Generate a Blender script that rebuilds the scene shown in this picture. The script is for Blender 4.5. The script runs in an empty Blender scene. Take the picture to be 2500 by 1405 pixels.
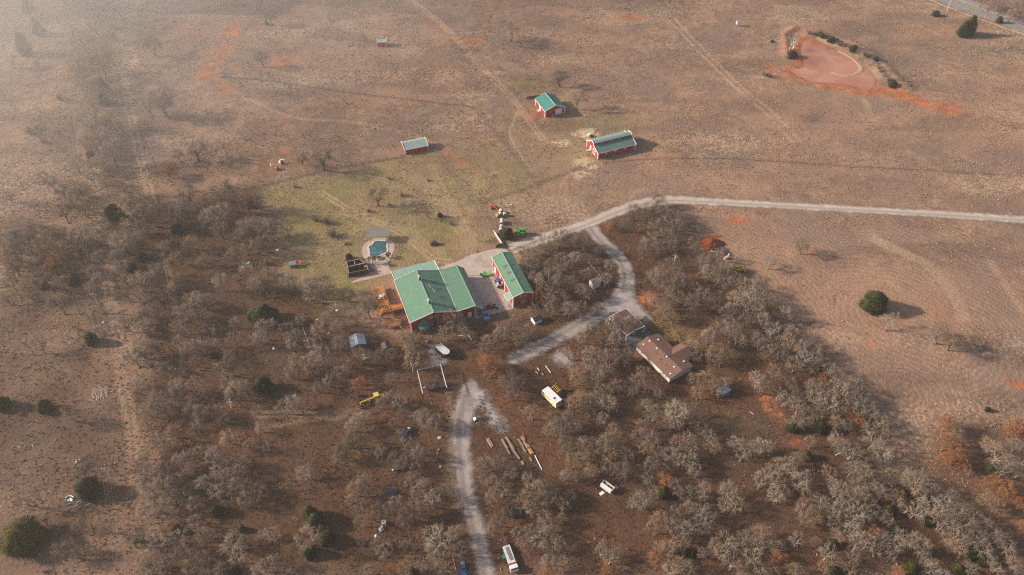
import bpy, math, random
import numpy as np
R = math.radians
scene = bpy.context.scene
col = scene.collection

# ------------------------------------------------------------------ camera, sky, sun, exposure
CAM_H, FOC, PITCH = 185.0, 1944.0, R(44.0)
cam_data = bpy.data.cameras.new("drone_camera")
cam_data.sensor_width = 36.0
cam_data.lens = 36.0 * FOC / 2500.0
cam_data.clip_start = 1.0
cam_data.clip_end = 6000.0
cam = bpy.data.objects.new("drone_camera", cam_data)
cam.location = (0, 0, CAM_H)
cam.rotation_euler = (R(90) - PITCH, 0, 0)
col.objects.link(cam)
scene.camera = cam

SUN_EL, SUN_AZ = R(24.0), R(-86.0)          # azimuth from +Y (away from the camera), clockwise: the sun stands on the left
world = bpy.data.worlds.new("World")
scene.world = world
world.use_nodes = True
wn = world.node_tree
bg = wn.nodes["Background"]
sky = wn.nodes.new("ShaderNodeTexSky")
sky.sky_type = 'NISHITA'
sky.sun_disc = False
sky.sun_elevation = SUN_EL
sky.sun_rotation = SUN_AZ
sky.altitude = 300
sky.air_density = 1.0
sky.dust_density = 2.5
sky.ozone_density = 1.0
wn.links.new(sky.outputs[0], bg.inputs[0])
bg.inputs[1].default_value = 0.085
sl = bpy.data.lights.new("sun", 'SUN')
sl.energy = 4.9
sl.angle = R(2.6)
sl.color = (1.0, 0.855, 0.69)
sun = bpy.data.objects.new("sun", sl)
sun.rotation_euler = (R(90) - SUN_EL, 0, -SUN_AZ + R(180))
col.objects.link(sun)
scene.view_settings.view_transform = 'Standard'
scene.view_settings.look = 'None'
scene.view_settings.exposure = 0.80
scene.view_settings.gamma = 1.0
scene.view_settings.use_curve_mapping = False
scene.cycles.max_bounces = 4
scene.cycles.diffuse_bounces = 2
scene.cycles.glossy_bounces = 2
scene.cycles.transmission_bounces = 2
scene.cycles.volume_bounces = 1
scene.cycles.sample_clamp_direct = 0.0
scene.cycles.sample_clamp_indirect = 0.6
scene.cycles.transparent_max_bounces = 8
scene.cycles.use_light_tree = False
scene.cycles.use_denoising = False
scene.cycles.use_adaptive_sampling = False
scene.cycles.pixel_filter_type = "BLACKMAN_HARRIS"
scene.cycles.filter_width = 1.25

# ------------------------------------------------------------------ surveying: photo pixel -> metres on the ground
def G(x, y, z=0.0):
    a = (x - 1250.0) / FOC; b = (y - 702.5) / FOC
    dy = math.cos(PITCH) - b * math.sin(PITCH)
    dz = -math.sin(PITCH) - b * math.cos(PITCH)
    t = (z - CAM_H) / dz
    return (a * t, dy * t)
def GV(pts):
    return np.array([G(*p) for p in pts])
def pxm(y):                                   # pixels of the photo per metre, on the ground, at row y
    X, Y = G(1250, y)
    return FOC / (Y * math.cos(PITCH) + CAM_H * math.sin(PITCH))

HAZE_D, HAZE_G = 0.00024, 0.45                # haze density per metre and forward scattering
rng = np.random.default_rng(11)

def smooth(e0, e1, x):
    t = np.clip((x - e0) / (e1 - e0), 0, 1)
    return t * t * (3 - 2 * t)
def resample(P, step):
    P = np.asarray(P, float)
    # Catmull-Rom through the points, then even steps
    n = len(P); out = []
    for i in range(n - 1):
        p0 = P[max(i - 1, 0)]; p1 = P[i]; p2 = P[i + 1]; p3 = P[min(i + 2, n - 1)]
        for t in np.linspace(0, 1, 12, endpoint=False):
            out.append(0.5 * ((2 * p1) + (-p0 + p2) * t + (2 * p0 - 5 * p1 + 4 * p2 - p3) * t * t + (-p0 + 3 * p1 - 3 * p2 + p3) * t ** 3))
    out.append(P[-1]); out = np.array(out)
    d = np.r_[0, np.cumsum(np.hypot(*np.diff(out[:, :2], axis=0).T))]
    s = np.linspace(0, d[-1], max(2, int(d[-1] / step) + 1))
    return np.stack([np.interp(s, d, out[:, k]) for k in range(out.shape[1])], 1)
def seg_dist(X, Y, P):
    """distance from points to a polyline, and arc length there"""
    best = np.full(X.shape, 1e9); arc = np.zeros(X.shape); side = np.zeros(X.shape); acc = 0.0
    for a, b in zip(P[:-1], P[1:]):
        d = b - a; L2 = d @ d
        if L2 < 1e-9: continue
        t = np.clip(((X - a[0]) * d[0] + (Y - a[1]) * d[1]) / L2, 0, 1)
        ex = X - a[0] - t * d[0]; ey = Y - a[1] - t * d[1]
        e = np.hypot(ex, ey); m = e < best
        best = np.where(m, e, best); arc = np.where(m, acc + t * math.sqrt(L2), arc)
        side = np.where(m, np.sign(d[0] * ey - d[1] * ex), side)
        acc += math.sqrt(L2)
    return best, arc, side
def in_poly(X, Y, P):
    c = np.zeros(X.shape, bool); n = len(P)
    for i in range(n):
        x1, y1 = P[i]; x2, y2 = P[(i + 1) % n]
        if y1 == y2: continue
        c ^= ((y1 > Y) != (y2 > Y)) & (X < (x2 - x1) * (Y - y1) / (y2 - y1) + x1)
    return c
def poly_mask(X, Y, P, soft):
    P = np.asarray(P)
    bb = (X > P[:, 0].min() - soft * 2) & (X < P[:, 0].max() + soft * 2) & (Y > P[:, 1].min() - soft * 2) & (Y < P[:, 1].max() + soft * 2)
    out = np.zeros(X.shape); xs = X[bb]; ys = Y[bb]
    if xs.size == 0: return out
    d, _, _ = seg_dist(xs, ys, np.vstack([P, P[:1]]))
    sd = np.where(in_poly(xs, ys, P), d, -d)
    out[bb] = smooth(-soft, soft, sd)
    return out
def line_mask(X, Y, P, w, soft):
    P = np.asarray(P); r = w + soft
    bb = (X > P[:, 0].min() - r) & (X < P[:, 0].max() + r) & (Y > P[:, 1].min() - r) & (Y < P[:, 1].max() + r)
    out = np.zeros(X.shape)
    if not bb.any(): return out
    d, _, _ = seg_dist(X[bb], Y[bb], P)
    out[bb] = 1 - smooth(w - soft * .5, w + soft, d)
    return out
def ell_mask(X, Y, x, y, rx, ry, soft=.35):
    cx, cy = G(x, y); k = pxm(y)
    a = rx / k; b = max(ry / k / math.sin(math.atan2(CAM_H, cy)), .3)
    q = np.hypot((X - cx) / a, (Y - cy) / b)
    return 1 - smooth(1 - soft, 1 + soft, q)
def vnoise(X, Y, s, seed):
    """cheap smooth value noise, 0..1"""
    g = np.random.default_rng(seed).random((256, 256))
    x = X * s; y = Y * s; xi = np.floor(x).astype(int); yi = np.floor(y).astype(int)
    fx = x - xi; fy = y - yi; fx = fx * fx * (3 - 2 * fx); fy = fy * fy * (3 - 2 * fy)
    a = g[xi % 256, yi % 256]; b = g[(xi + 1) % 256, yi % 256]; c = g[xi % 256, (yi + 1) % 256]; d = g[(xi + 1) % 256, (yi + 1) % 256]
    return (a * (1 - fx) + b * fx) * (1 - fy) + (c * (1 - fx) + d * fx) * fy

# ------------------------------------------------------------------ terrain height (flat ranch land, a pond basin with its dam)
POND = GV([(1966, 98), (1993, 97), (2013, 107), (2040, 121), (2068, 135), (2091, 152), (2108, 166), (2125, 177), (2135, 191), (2134, 205), (2123, 218), (2106, 220), (2097, 211), (2068, 205), (2024, 201), (1979, 197), (1945, 181), (1931, 171), (1955, 167), (1967, 163), (1964, 147), (1957, 124), (1961, 105)])
DAM = resample(GV([(1985, 86), (2030, 95), (2080, 112), (2120, 135), (2155, 165), (2185, 195), (2205, 212)]), 3)
BANK = resample(GV([(1940, 70), (1918, 85), (1917, 110), (1922, 128)]), 3)
MOUND = G(1738, 597)
BERM2 = resample(GV([(1310, 208), (1340, 196), (1370, 190), (1392, 196), (1390, 206)]), 3)
def hgt(X, Y):
    X = np.asarray(X, float); Y = np.asarray(Y, float)
    shp = X.shape; x = X.ravel(); y = Y.ravel()
    z = np.zeros(x.shape)
    bb = (x > 90) & (x < 300) & (y > 270) & (y < 440)
    if bb.any():
        xs, ys = x[bb], y[bb]
        d, _, _ = seg_dist(xs, ys, np.vstack([POND, POND[:1]]))
        ins = in_poly(xs, ys, POND)
        h = np.where(ins, -0.35 - 0.9 * smooth(0, 7, d), -0.35 * (1 - smooth(0, 3, d)))
        dd, _, _ = seg_dist(xs, ys, DAM)
        h += np.where(ins, 0, 1.5 * np.exp(-(dd / 4.2) ** 2) * smooth(0, 3, d))
        dd, _, _ = seg_dist(xs, ys, BANK)
        h += np.where(ins, 0, 0.9 * np.exp(-(dd / 2.2) ** 2) * smooth(0, 3, d))
        z[bb] += h
    bb = (x > 5) & (x < 60) & (y > 330) & (y < 400)
    if bb.any():
        dd, _, _ = seg_dist(x[bb], y[bb], BERM2)
        z[bb] += 0.7 * np.exp(-(dd / 1.3) ** 2)
    return z.reshape(shp)
def hz(x, y):
    return float(hgt(np.array([x]), np.array([y]))[0])

# ------------------------------------------------------------------ materials
MATS = {}
def new_mat(name):
    m = bpy.data.materials.new(name); m.use_nodes = True
    nt = m.node_tree
    return m, nt, nt.nodes["Principled BSDF"]
def mat(name, rgb, rough=.7, metal=0.0, var=.25, scale=3.0, bump=0.0, bscale=None, rnd=0.0, spec=.3, stain=None, rgb2=None):
    """base colour with two octaves of procedural wear; var = depth of the variation, rnd = per-object variation"""
    if name in MATS: return MATS[name]
    m, nt, p = new_mat(name); N = nt.nodes; L = nt.links
    tc = N.new("ShaderNodeTexCoord")
    n1 = N.new("ShaderNodeTexNoise"); n1.inputs["Scale"].default_value = scale; n1.inputs["Detail"].default_value = 6; n1.inputs["Roughness"].default_value = .65
    L.new(tc.outputs["Object"], n1.inputs["Vector"])
    mr = N.new("ShaderNodeMapRange"); mr.inputs["From Min"].default_value = .3; mr.inputs["From Max"].default_value = .7
    mr.inputs["To Min"].default_value = 1 - var; mr.inputs["To Max"].default_value = 1 + var * .6
    L.new(n1.outputs[0], mr.inputs["Value"])
    val = mr.outputs[0]
    if rnd:
        oi = N.new("ShaderNodeObjectInfo"); m2 = N.new("ShaderNodeMapRange")
        m2.inputs["To Min"].default_value = 1 - rnd; m2.inputs["To Max"].default_value = 1 + rnd
        L.new(oi.outputs["Random"], m2.inputs["Value"])
        mu = N.new("ShaderNodeMath"); mu.operation = 'MULTIPLY'; L.new(val, mu.inputs[0]); L.new(m2.outputs[0], mu.inputs[1]); val = mu.outputs[0]
    vm = N.new("ShaderNodeVectorMath"); vm.operation = 'SCALE'; vm.inputs[0].default_value = rgb[:3]
    L.new(val, vm.inputs["Scale"])
    if rgb2:                                   # a second tint, mixed by the object's own random number
        oi2 = N.new("ShaderNodeObjectInfo"); fr = N.new("ShaderNodeMath"); fr.operation = 'FRACT'; ml = N.new("ShaderNodeMath"); ml.operation = 'MULTIPLY'; ml.inputs[1].default_value = 7.31
        L.new(oi2.outputs["Random"], ml.inputs[0]); L.new(ml.outputs[0], fr.inputs[0])
        mt = N.new("ShaderNodeMix"); mt.data_type = 'RGBA'; L.new(fr.outputs[0], mt.inputs["Factor"]); mt.inputs["A"].default_value = (*rgb[:3], 1); mt.inputs["B"].default_value = (*rgb2, 1)
        L.new(mt.outputs["Result"], vm.inputs[0])
    c = vm.outputs[0]
    if stain:                                  # (colour, noise scale, amount): rust, dirt, lichen in patches of their own
        n2 = N.new("ShaderNodeTexNoise"); n2.inputs["Scale"].default_value = stain[1]; n2.inputs["Detail"].default_value = 5
        L.new(tc.outputs["Object"], n2.inputs["Vector"])
        r2 = N.new("ShaderNodeMapRange"); r2.inputs["From Min"].default_value = .5; r2.inputs["From Max"].default_value = .72; r2.inputs["To Max"].default_value = stain[2]
        L.new(n2.outputs[0], r2.inputs["Value"])
        mx = N.new("ShaderNodeMix"); mx.data_type = 'RGBA'; L.new(r2.outputs[0], mx.inputs["Factor"]); L.new(c, mx.inputs["A"]); mx.inputs["B"].default_value = (*stain[0], 1)
        c = mx.outputs["Result"]
    L.new(c, p.inputs["Base Color"])
    p.inputs["Roughness"].default_value = rough; p.inputs["Metallic"].default_value = metal
    p.inputs["Specular IOR Level"].default_value = spec
    if bump:
        nb = N.new("ShaderNodeTexNoise"); nb.inputs["Scale"].default_value = bscale or scale * 3; nb.inputs["Detail"].default_value = 3
        L.new(tc.outputs["Object"], nb.inputs["Vector"])
        b = N.new("ShaderNodeBump"); b.inputs["Strength"].default_value = 1; b.inputs["Distance"].default_value = bump
        L.new(nb.outputs[0], b.inputs["Height"]); L.new(b.outputs[0], p.inputs["Normal"])
    MATS[name] = m
    return m

def node_noise(nt, vec, scale, detail=4, rough=.6, dist=0.0):
    n = nt.nodes.new("ShaderNodeTexNoise")
    n.inputs["Scale"].default_value = scale; n.inputs["Detail"].default_value = detail
    n.inputs["Roughness"].default_value = rough; n.inputs["Distortion"].default_value = dist
    nt.links.new(vec, n.inputs["Vector"])
    return n.outputs[0]
def node_range(nt, v, a, b, c=0.0, d=1.0, smoothstep=False):
    n = nt.nodes.new("ShaderNodeMapRange")
    if smoothstep: n.interpolation_type = 'SMOOTHSTEP'
    n.inputs["From Min"].default_value = a; n.inputs["From Max"].default_value = b
    n.inputs["To Min"].default_value = c; n.inputs["To Max"].default_value = d
    nt.links.new(v, n.inputs["Value"])
    return n.outputs[0]
def node_math(nt, op, a, b=None, clamp=False):
    n = nt.nodes.new("ShaderNodeMath"); n.operation = op; n.use_clamp = clamp
    for i, v in enumerate((a, b)):
        if v is None: continue
        if isinstance(v, (int, float)): n.inputs[i].default_value = v
        else: nt.links.new(v, n.inputs[i])
    return n.outputs[0]
def node_mix(nt, f, a, b):
    n = nt.nodes.new("ShaderNodeMix"); n.data_type = 'RGBA'
    for k, v in (("Factor", f), ("A", a), ("B", b)):
        if isinstance(v, (int, float)): n.inputs[k].default_value = v
        elif isinstance(v, tuple): n.inputs[k].default_value = (*v, 1)
        else: nt.links.new(v, n.inputs[k])
    return n.outputs["Result"]

# ------------------------------------------------------------------ object helpers
def tag(o, label=None, cat=None, group=None, kind=None):
    if label: o["label"] = label
    if cat: o["category"] = cat
    if group: o["group"] = group
    if kind: o["kind"] = kind
    return o
def link(name, me, parent=None):
    o = bpy.data.objects.new(name, me); col.objects.link(o)
    if parent: o.parent = parent
    return o
def thing(name, loc, rz, label, cat, group=None):
    o = link(name, None)
    o.empty_display_size = .5
    o.location = (loc[0], loc[1], loc[2] if len(loc) > 2 else hz(loc[0], loc[1]))
    o.rotation_euler = (0, 0, rz)
    return tag(o, label, cat, group)
def mesh_np(name, V, Fc, m, smooth_shade=False):
    """mesh from numpy arrays; Fc an (n,3) or (n,4) array"""
    me = bpy.data.meshes.new(name)
    V = np.asarray(V, np.float32); Fc = np.asarray(Fc, np.int32)
    me.vertices.add(len(V)); me.vertices.foreach_set("co", V.ravel())
    k = Fc.shape[1]
    me.loops.add(Fc.size); me.loops.foreach_set("vertex_index", Fc.ravel())
    me.polygons.add(len(Fc)); me.polygons.foreach_set("loop_start", np.arange(0, Fc.size, k, dtype=np.int32))
    me.polygons.foreach_set("loop_total", np.full(len(Fc), k, np.int32))
    if smooth_shade: me.polygons.foreach_set("use_smooth", np.ones(len(Fc), bool))
    me.update(calc_edges=True); me.validate()
    if m: me.materials.append(m)
    return me

class MB:
    """collects boxes, bars, tubes and plates; build() links them as one mesh object"""
    def __init__(s): s.v = []; s.f = []
    def add(s, V, Fs):
        n = len(s.v); s.v += [tuple(map(float, p)) for p in V]; s.f += [tuple(i + n for i in q) for q in Fs]; return s
    def box(s, c, d, rz=0.0, ry=0.0, rx=0.0, taper=1.0):
        x, y, z = d[0] / 2, d[1] / 2, d[2] / 2
        P = np.array([(-x, -y, -z), (x, -y, -z), (x, y, -z), (-x, y, -z), (-x * taper, -y * taper, z), (x * taper, -y * taper, z), (x * taper, y * taper, z), (-x * taper, y * taper, z)])
        for ang, (i, j) in ((rx, (1, 2)), (ry, (2, 0)), (rz, (0, 1))):
            if ang:
                ca, sa = math.cos(ang), math.sin(ang); a = P[:, i] * ca - P[:, j] * sa; b = P[:, i] * sa + P[:, j] * ca; P[:, i] = a; P[:, j] = b
        return s.add(P + np.array(c), [(0, 3, 2, 1), (4, 5, 6, 7), (0, 1, 5, 4), (1, 2, 6, 5), (2, 3, 7, 6), (3, 0, 4, 7)])
    def b2(s, a, b):                           # box from two corners
        return s.box([(p + q) / 2 for p, q in zip(a, b)], [abs(q - p) for p, q in zip(a, b)])
    def tube(s, a, b, r, r2=None, n=8, cap=True):
        a = np.array(a, float); b = np.array(b, float); r2 = r if r2 is None else r2
        d = b - a; d /= np.linalg.norm(d) + 1e-9
        u = np.cross(d, (0, 0, 1) if abs(d[2]) < .9 else (1, 0, 0)); u /= np.linalg.norm(u); w = np.cross(d, u)
        V = []
        for c, q in ((a, r), (b, r2)):
            for k in range(n):
                t = 2 * math.pi * k / n; V.append(c + q * (math.cos(t) * u + math.sin(t) * w))
        Fs = [(k, (k + 1) % n, n + (k + 1) % n, n + k) for k in range(n)]
        if cap: Fs += [tuple(range(n - 1, -1, -1)), tuple(range(n, 2 * n))]
        return s.add(V, Fs)
    def path(s, pts, r, n=6):
        for a, b in zip(pts[:-1], pts[1:]): s.tube(a, b, r, n=n)
        return s
    def prism(s, prof, y0, y1, axis='y'):      # profile in (x,z), drawn from y0 to y1  (axis 'x': profile in (y,z))
        n = len(prof)
        f = (lambda p, t: (p[0], t, p[1])) if axis == 'y' else (lambda p, t: (t, p[0], p[1]))
        V = [f(p, y0) for p in prof] + [f(p, y1) for p in prof]
        Fs = [(k, (k + 1) % n, n + (k + 1) % n, n + k) for k in range(n)] + [tuple(range(n - 1, -1, -1)), tuple(range(n, 2 * n))]
        return s.add(V, Fs)
    def slab(s, p, t=.06):                     # plate with four corner points, thickness downwards
        p = np.array(p, float); q = p - np.array([0, 0, t])
        n = len(p)
        return s.add(list(p) + list(q), [tuple(range(n)), tuple(range(2 * n - 1, n - 1, -1))] + [(k, n + k, n + (k + 1) % n, (k + 1) % n) for k in range(n)])
    def bar(s, a, b, w, h, up=(0, 0, 1)):      # rectangular bar between two points
        a = np.array(a, float); b = np.array(b, float); d = b - a; d /= np.linalg.norm(d) + 1e-9
        u = np.cross(d, up); u /= np.linalg.norm(u) + 1e-9; v = np.cross(u, d)
        V = []
        for c in (a, b):
            for i, j in ((-1, -1), (1, -1), (1, 1), (-1, 1)): V.append(c + u * i * w / 2 + v * j * h / 2)
        return s.add(V, [(0, 1, 2, 3), (7, 6, 5, 4), (0, 4, 5, 1), (1, 5, 6, 2), (2, 6, 7, 3), (3, 7, 4, 0)])
    def ball(s, c, r, n=10, squash=1.0):
        V = []; Fs = []; m = n // 2
        for i in range(m + 1):
            th = math.pi * i / m
            for k in range(n):
                ph = 2 * math.pi * k / n
                V.append((c[0] + r * math.sin(th) * math.cos(ph), c[1] + r * math.sin(th) * math.sin(ph), c[2] + r * squash * math.cos(th)))
        for i in range(m):
            for k in range(n):
                Fs.append((i * n + k, (i + 1) * n + k, (i + 1) * n + (k + 1) % n, i * n + (k + 1) % n))
        return s.add(V, Fs)
    def mesh(s, name, m, smooth_shade=False):
        me = bpy.data.meshes.new(name); me.from_pydata(s.v, [], s.f); me.update()
        me.validate()
        if smooth_shade: me.polygons.foreach_set("use_smooth", np.ones(len(me.polygons), bool))
        me.materials.append(m)
        return me
    def build(s, name, m, parent=None, smooth_shade=False):
        return link(name, s.mesh(name, m, smooth_shade), parent)
def copy_tree(o, parent=None):
    c = o.copy(); col.objects.link(c)
    if parent: c.parent = parent
    for ch in o.children: copy_tree(ch, c)
    return c

# ================================================================== THE SETTING: ground, roads, water
xs = np.r_[np.array([-1500, -1100, -800, -600, -480, -400, -350, -320, -305]), np.arange(-297, 297.1, .62), np.array([305, 320, 350, 400, 480, 600, 800, 1100, 1500])]
ys_ = [-300, -150, -50, 10, 40, 58, 68]; yv = 74.0; st = .50
while yv < 440: ys_.append(yv); yv += st; st = .5 + .35 * max(0, (yv - 120)) / 320
ys_ += [445, 455, 470, 500, 550, 650, 800, 1100, 1500]
ysv = np.array(ys_)
GX, GY = np.meshgrid(xs, ysv)
GZ = hgt(GX, GY)
n_lo = vnoise(GX, GY, .02, 1); n_md = vnoise(GX, GY, .09, 2); n_hi = vnoise(GX, GY, .45, 3); n_vh = vnoise(GX, GY, 1.1, 4)
wx = GX + 3.0 * (n_md - .5) + 1.6 * (n_hi - .5); wy = GY + 3.0 * (vnoise(GX, GY, .09, 7) - .5) + 1.6 * (vnoise(GX, GY, .45, 8) - .5)
rag = .5 + .5 * n_md + .6 * (n_hi - .5) + .5 * (n_vh - .5)          # ragged multiplier for patch edges

WOODS = GV([(300, 480), (430, 470), (625, 468), (660, 560), (700, 640), (740, 700), (840, 720), (940, 800), (1010, 830), (1160, 790), (1255, 752), (1300, 735), (1262, 640), (1290, 610), (1370, 572), (1440, 552), (1530, 508), (1600, 494), (1650, 500), (1690, 560), (1720, 610), (1800, 665), (1890, 710), (1930, 790), (2020, 880), (2110, 960), (2170, 1050), (2200, 1150), (2290, 1180), (2400, 1260), (2520, 1330), (2520, 1420), (300, 1420), (320, 1300), (345, 1100), (330, 900), (300, 700), (275, 560)])
LAWN = GV([(640, 456), (780, 428), (900, 402), (985, 386), (1052, 374), (1110, 440), (1175, 505), (1213, 590), (1222, 604), (1146, 622), (1105, 641), (1068, 652), (960, 665), (945, 690), (905, 725), (870, 760), (790, 720), (730, 680), (690, 620), (670, 550), (650, 500)])
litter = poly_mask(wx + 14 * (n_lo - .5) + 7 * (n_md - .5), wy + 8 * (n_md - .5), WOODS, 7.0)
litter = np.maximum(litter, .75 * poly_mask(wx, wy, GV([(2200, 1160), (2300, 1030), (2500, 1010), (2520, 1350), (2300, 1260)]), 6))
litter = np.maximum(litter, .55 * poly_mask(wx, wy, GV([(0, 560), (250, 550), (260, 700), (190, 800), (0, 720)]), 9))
bl_falloff = poly_mask(GX + 30 * (n_lo - .5) + 10 * (n_md - .5), GY + 25 * (vnoise(GX, GY, .02, 9) - .5), GV([(-900, 690), (120, 760), (230, 640), (300, 560), (340, 900), (360, 1420), (-900, 1420)]), 16)  # bottom-left brightness falloff, painted into the ground as darker litter colour
litter = np.maximum(litter, bl_falloff * (.38 + .5 * n_md))
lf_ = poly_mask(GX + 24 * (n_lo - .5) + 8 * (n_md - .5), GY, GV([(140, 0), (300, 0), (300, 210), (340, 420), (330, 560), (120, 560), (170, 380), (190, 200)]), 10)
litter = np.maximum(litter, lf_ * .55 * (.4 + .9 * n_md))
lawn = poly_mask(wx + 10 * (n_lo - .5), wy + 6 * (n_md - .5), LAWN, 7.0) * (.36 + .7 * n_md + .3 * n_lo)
litter *= (1 - np.clip(poly_mask(wx, wy, LAWN, 3.0), 0, 1))
green = lawn.copy()
for x, y, rx, ry, a in ((1275, 207, 45, 18, 1.3), (1235, 300, 50, 30, .35), (1440, 305, 120, 26, .65), (1180, 440, 130, 80, .7), (1390, 370, 90, 40, .5), (1350, 260, 70, 50, .45), (1250, 380, 90, 60, .35), (1650, 800, 70, 36, .6), (1790, 1040, 70, 30, .45), (1600, 985, 70, 18, .45), (1700, 905, 40, 20, .4), (900, 720, 50, 40, .6), (1430, 480, 120, 14, .25), (985, 400, 60, 16, .3), (1040, 370, 40, 10, .4), (870, 1100, 60, 20, .3), (700, 505, 50, 25, .5), (1110, 415, 40, 30, .4), (1160, 560, 40, 40, .4), (1400, 800, 40, 18, .35), (830, 740, 60, 40, .5), (760, 380, 200, 30, .16)):
    green = np.maximum(green, a * ell_mask(wx, wy, x, y, rx, ry, .6) * (.55 + .6 * n_md))
red = np.zeros(GX.shape)
def redline(pts, w, a=1.0, soft=2.0):
    global red
    red = np.maximum(red, a * line_mask(wx, wy, resample(GV(pts), 2), w, soft) * np.clip(rag, 0, 1.15))
def redspot(x, y, rx, ry, a=1.0, soft=.5):
    global red
    red = np.maximum(red, a * ell_mask(wx, wy, x, y, rx, ry, soft) * np.clip(rag, 0, 1.15))
redline([(575, 62), (562, 95), (535, 135), (512, 165), (508, 185)], 4.0, 1.0, 3)
redline([(512, 150), (505, 185), (530, 203), (560, 222)], 3.2, 1.0, 3)
redspot(577, 168, 13, 15, 1.0); redspot(705, 145, 44, 14, .95); redspot(680, 162, 30, 10, .8); redspot(735, 135, 20, 12, .8)
redline([(1000, 0), (1035, 30), (1065, 55), (1090, 82), (1112, 97)], .9, .8, .9); redline([(1108, 92), (1140, 97), (1175, 101)], 1.8, 1.0, 1.5)
redline([(1112, 97), (1160, 150), (1215, 210)], .35, .4, .5)
redspot(1545, 43, 42, 9, .9); redspot(1178, 189, 8, 4, .9); redspot(1475, 38, 25, 6, .4); redspot(705, 276, 18, 12, .5); redspot(700, 370, 12, 7, .8); redspot(690, 300, 80, 30, .16)
redspot(690, 410, 55, 24, .55); redspot(660, 400, 20, 10, .5); redspot(380, 48, 12, 5, .7); redspot(400, 95, 14, 6, .6); redspot(440, 95, 20, 10, .5); redspot(330, 112, 26, 12, .4); redspot(490, 80, 90, 20, .3)
redspot(1325, 285, 40, 12, .8); redspot(1300, 270, 22, 22, .6); redspot(1370, 208, 40, 8, .6); redspot(1455, 388, 26, 10, .55); redspot(1500, 390, 60, 6, .3); redspot(1635, 378, 45, 7, .55); redspot(1740, 235, 40, 14, .25); redspot(1668, 293, 8, 4, .7); redspot(1730, 290, 40, 10, .3)  # the spot at the long barn's corner paints a reddish shadow as soil
redline([(1050, 352), (1090, 370), (1140, 400), (1170, 425)], 1.5, .65, 1.6)
redline([(1320, 285), (1290, 320), (1320, 360)], .5, .3, .6)
redspot(1800, 537, 40, 7, 1.1, .35); redspot(1738, 592, 36, 22, 1.15, .3); redline([(1738, 600), (1760, 615), (1772, 625)], 1.8, 1.0, 1.2)
redspot(1590, 738, 26, 22, 1.1, .6); redspot(1572, 765, 30, 24, .45); redspot(1485, 556, 10, 18, .75); redspot(1640, 700, 60, 20, .15)
redspot(1955, 615, 40, 12, .6); redspot(1880, 608, 18, 8, .5); redspot(2000, 640, 30, 10, .3); redspot(1925, 695, 25, 12, .5); redspot(2290, 765, 30, 40, .6); redspot(2210, 775, 14, 10, .7); redspot(2140, 800, 30, 40, .3); redspot(2490, 942, 30, 14, .9); redspot(2130, 840, 10, 30, .6); redspot(2330, 860, 40, 20, .3); redspot(2410, 830, 15, 8, .6); redspot(2470, 700, 40, 50, .25)
redline([(1880, 985), (1895, 1030), (1925, 1075), (1935, 1100)], 2.6, .85, 2.2); redspot(1850, 955, 40, 40, .4); redspot(1800, 990, 60, 30, .3); redspot(1690, 1020, 60, 14, .25)
for x, y, rx, ry, a in ((900, 1010, 50, 22, .32), (880, 930, 40, 26, .45), (1010, 940, 60, 30, .2), (1240, 980, 50, 60, .32), (1290, 1030, 60, 50, .34), (1190, 870, 50, 20, .25), (1160, 990, 22, 8, .6), (1280, 1290, 60, 60, .3), (960, 1280, 60, 50, .3), (1350, 1100, 40, 60, .3), (1640, 790, 110, 40, .3), (1530, 1330, 120, 60, .2), (570, 1080, 60, 20, .3), (590, 690, 40, 14, .25), (575, 755, 14, 8, .4), (540, 1010, 50, 30, .25), (440, 820, 40, 30, .2), (460, 920, 30, 30, .3), (1590, 1050, 20, 8, .5), (1720, 945, 40, 30, .25), (640, 1080, 100, 50, .15), (1050, 1010, 100, 60, .12), (2330, 1090, 40, 70, .3), (2440, 1200, 60, 60, .3), (2380, 1400, 60, 30, .3), (120, 1120, 12, 6, .5), (1640, 1280, 60, 40, .18), (1980, 1360, 60, 40, .2), (1400, 870, 80, 80, .22), (1250, 720, 16, 20, .5), (1240, 705, 16, 14, .3), (960, 760, 12, 40, .25), (1000, 800, 10, 30, .3)):
    redspot(x, y, rx, ry, a, .7)
# pond shores and the washed-out spillway
redline([(1967, 95), (1958, 125), (1965, 165), (1930, 172), (1945, 185), (1985, 200), (2030, 206), (2070, 210), (2100, 222), (2128, 222)], 3.6, 1.25, 2.6)
redline([(1945, 68), (1925, 78), (1919, 100), (1925, 120)], 2.2, .9, 2); redspot(1950, 72, 18, 7, 1.0)
redspot(1890, 168, 26, 14, .8); redspot(1940, 158, 24, 8, .9); redline([(1875, 175), (1910, 188), (1960, 202)], 2.4, .9, 2)
redline([(2120, 215), (2170, 225), (2215, 238), (2260, 250), (2310, 265), (2330, 272)], 4.2, 1.25, 2.8); redline([(2275, 230), (2300, 240), (2345, 252)], 1.6, .9, 1.5); redline([(2330, 272), (2420, 290), (2500, 305)], 1.4, .35, 2)
redline([(1970, 205), (1966, 235), (1968, 270), (1975, 320), (1965, 350), (1940, 372)], .45, .6, .6)
pale = np.zeros(GX.shape)
def paleline(pts, w, a=1.0, soft=2.0):
    global pale
    pale = np.maximum(pale, a * line_mask(wx, wy, resample(GV(pts), 2), w, soft))
def palespot(x, y, rx, ry, a=1.0, soft=.5):
    global pale
    pale = np.maximum(pale, a * ell_mask(wx, wy, x, y, rx, ry, soft))
paleline([(318, 0), (308, 80), (300, 150), (296, 205)], 5.5, .75, 4); paleline([(300, 215), (322, 290), (340, 370), (352, 420)], 3.0, .55, 3); paleline([(225, 420), (245, 460), (262, 520), (258, 560)], 3.5, .7, 3); palespot(230, 545, 50, 14, .6)
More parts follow.
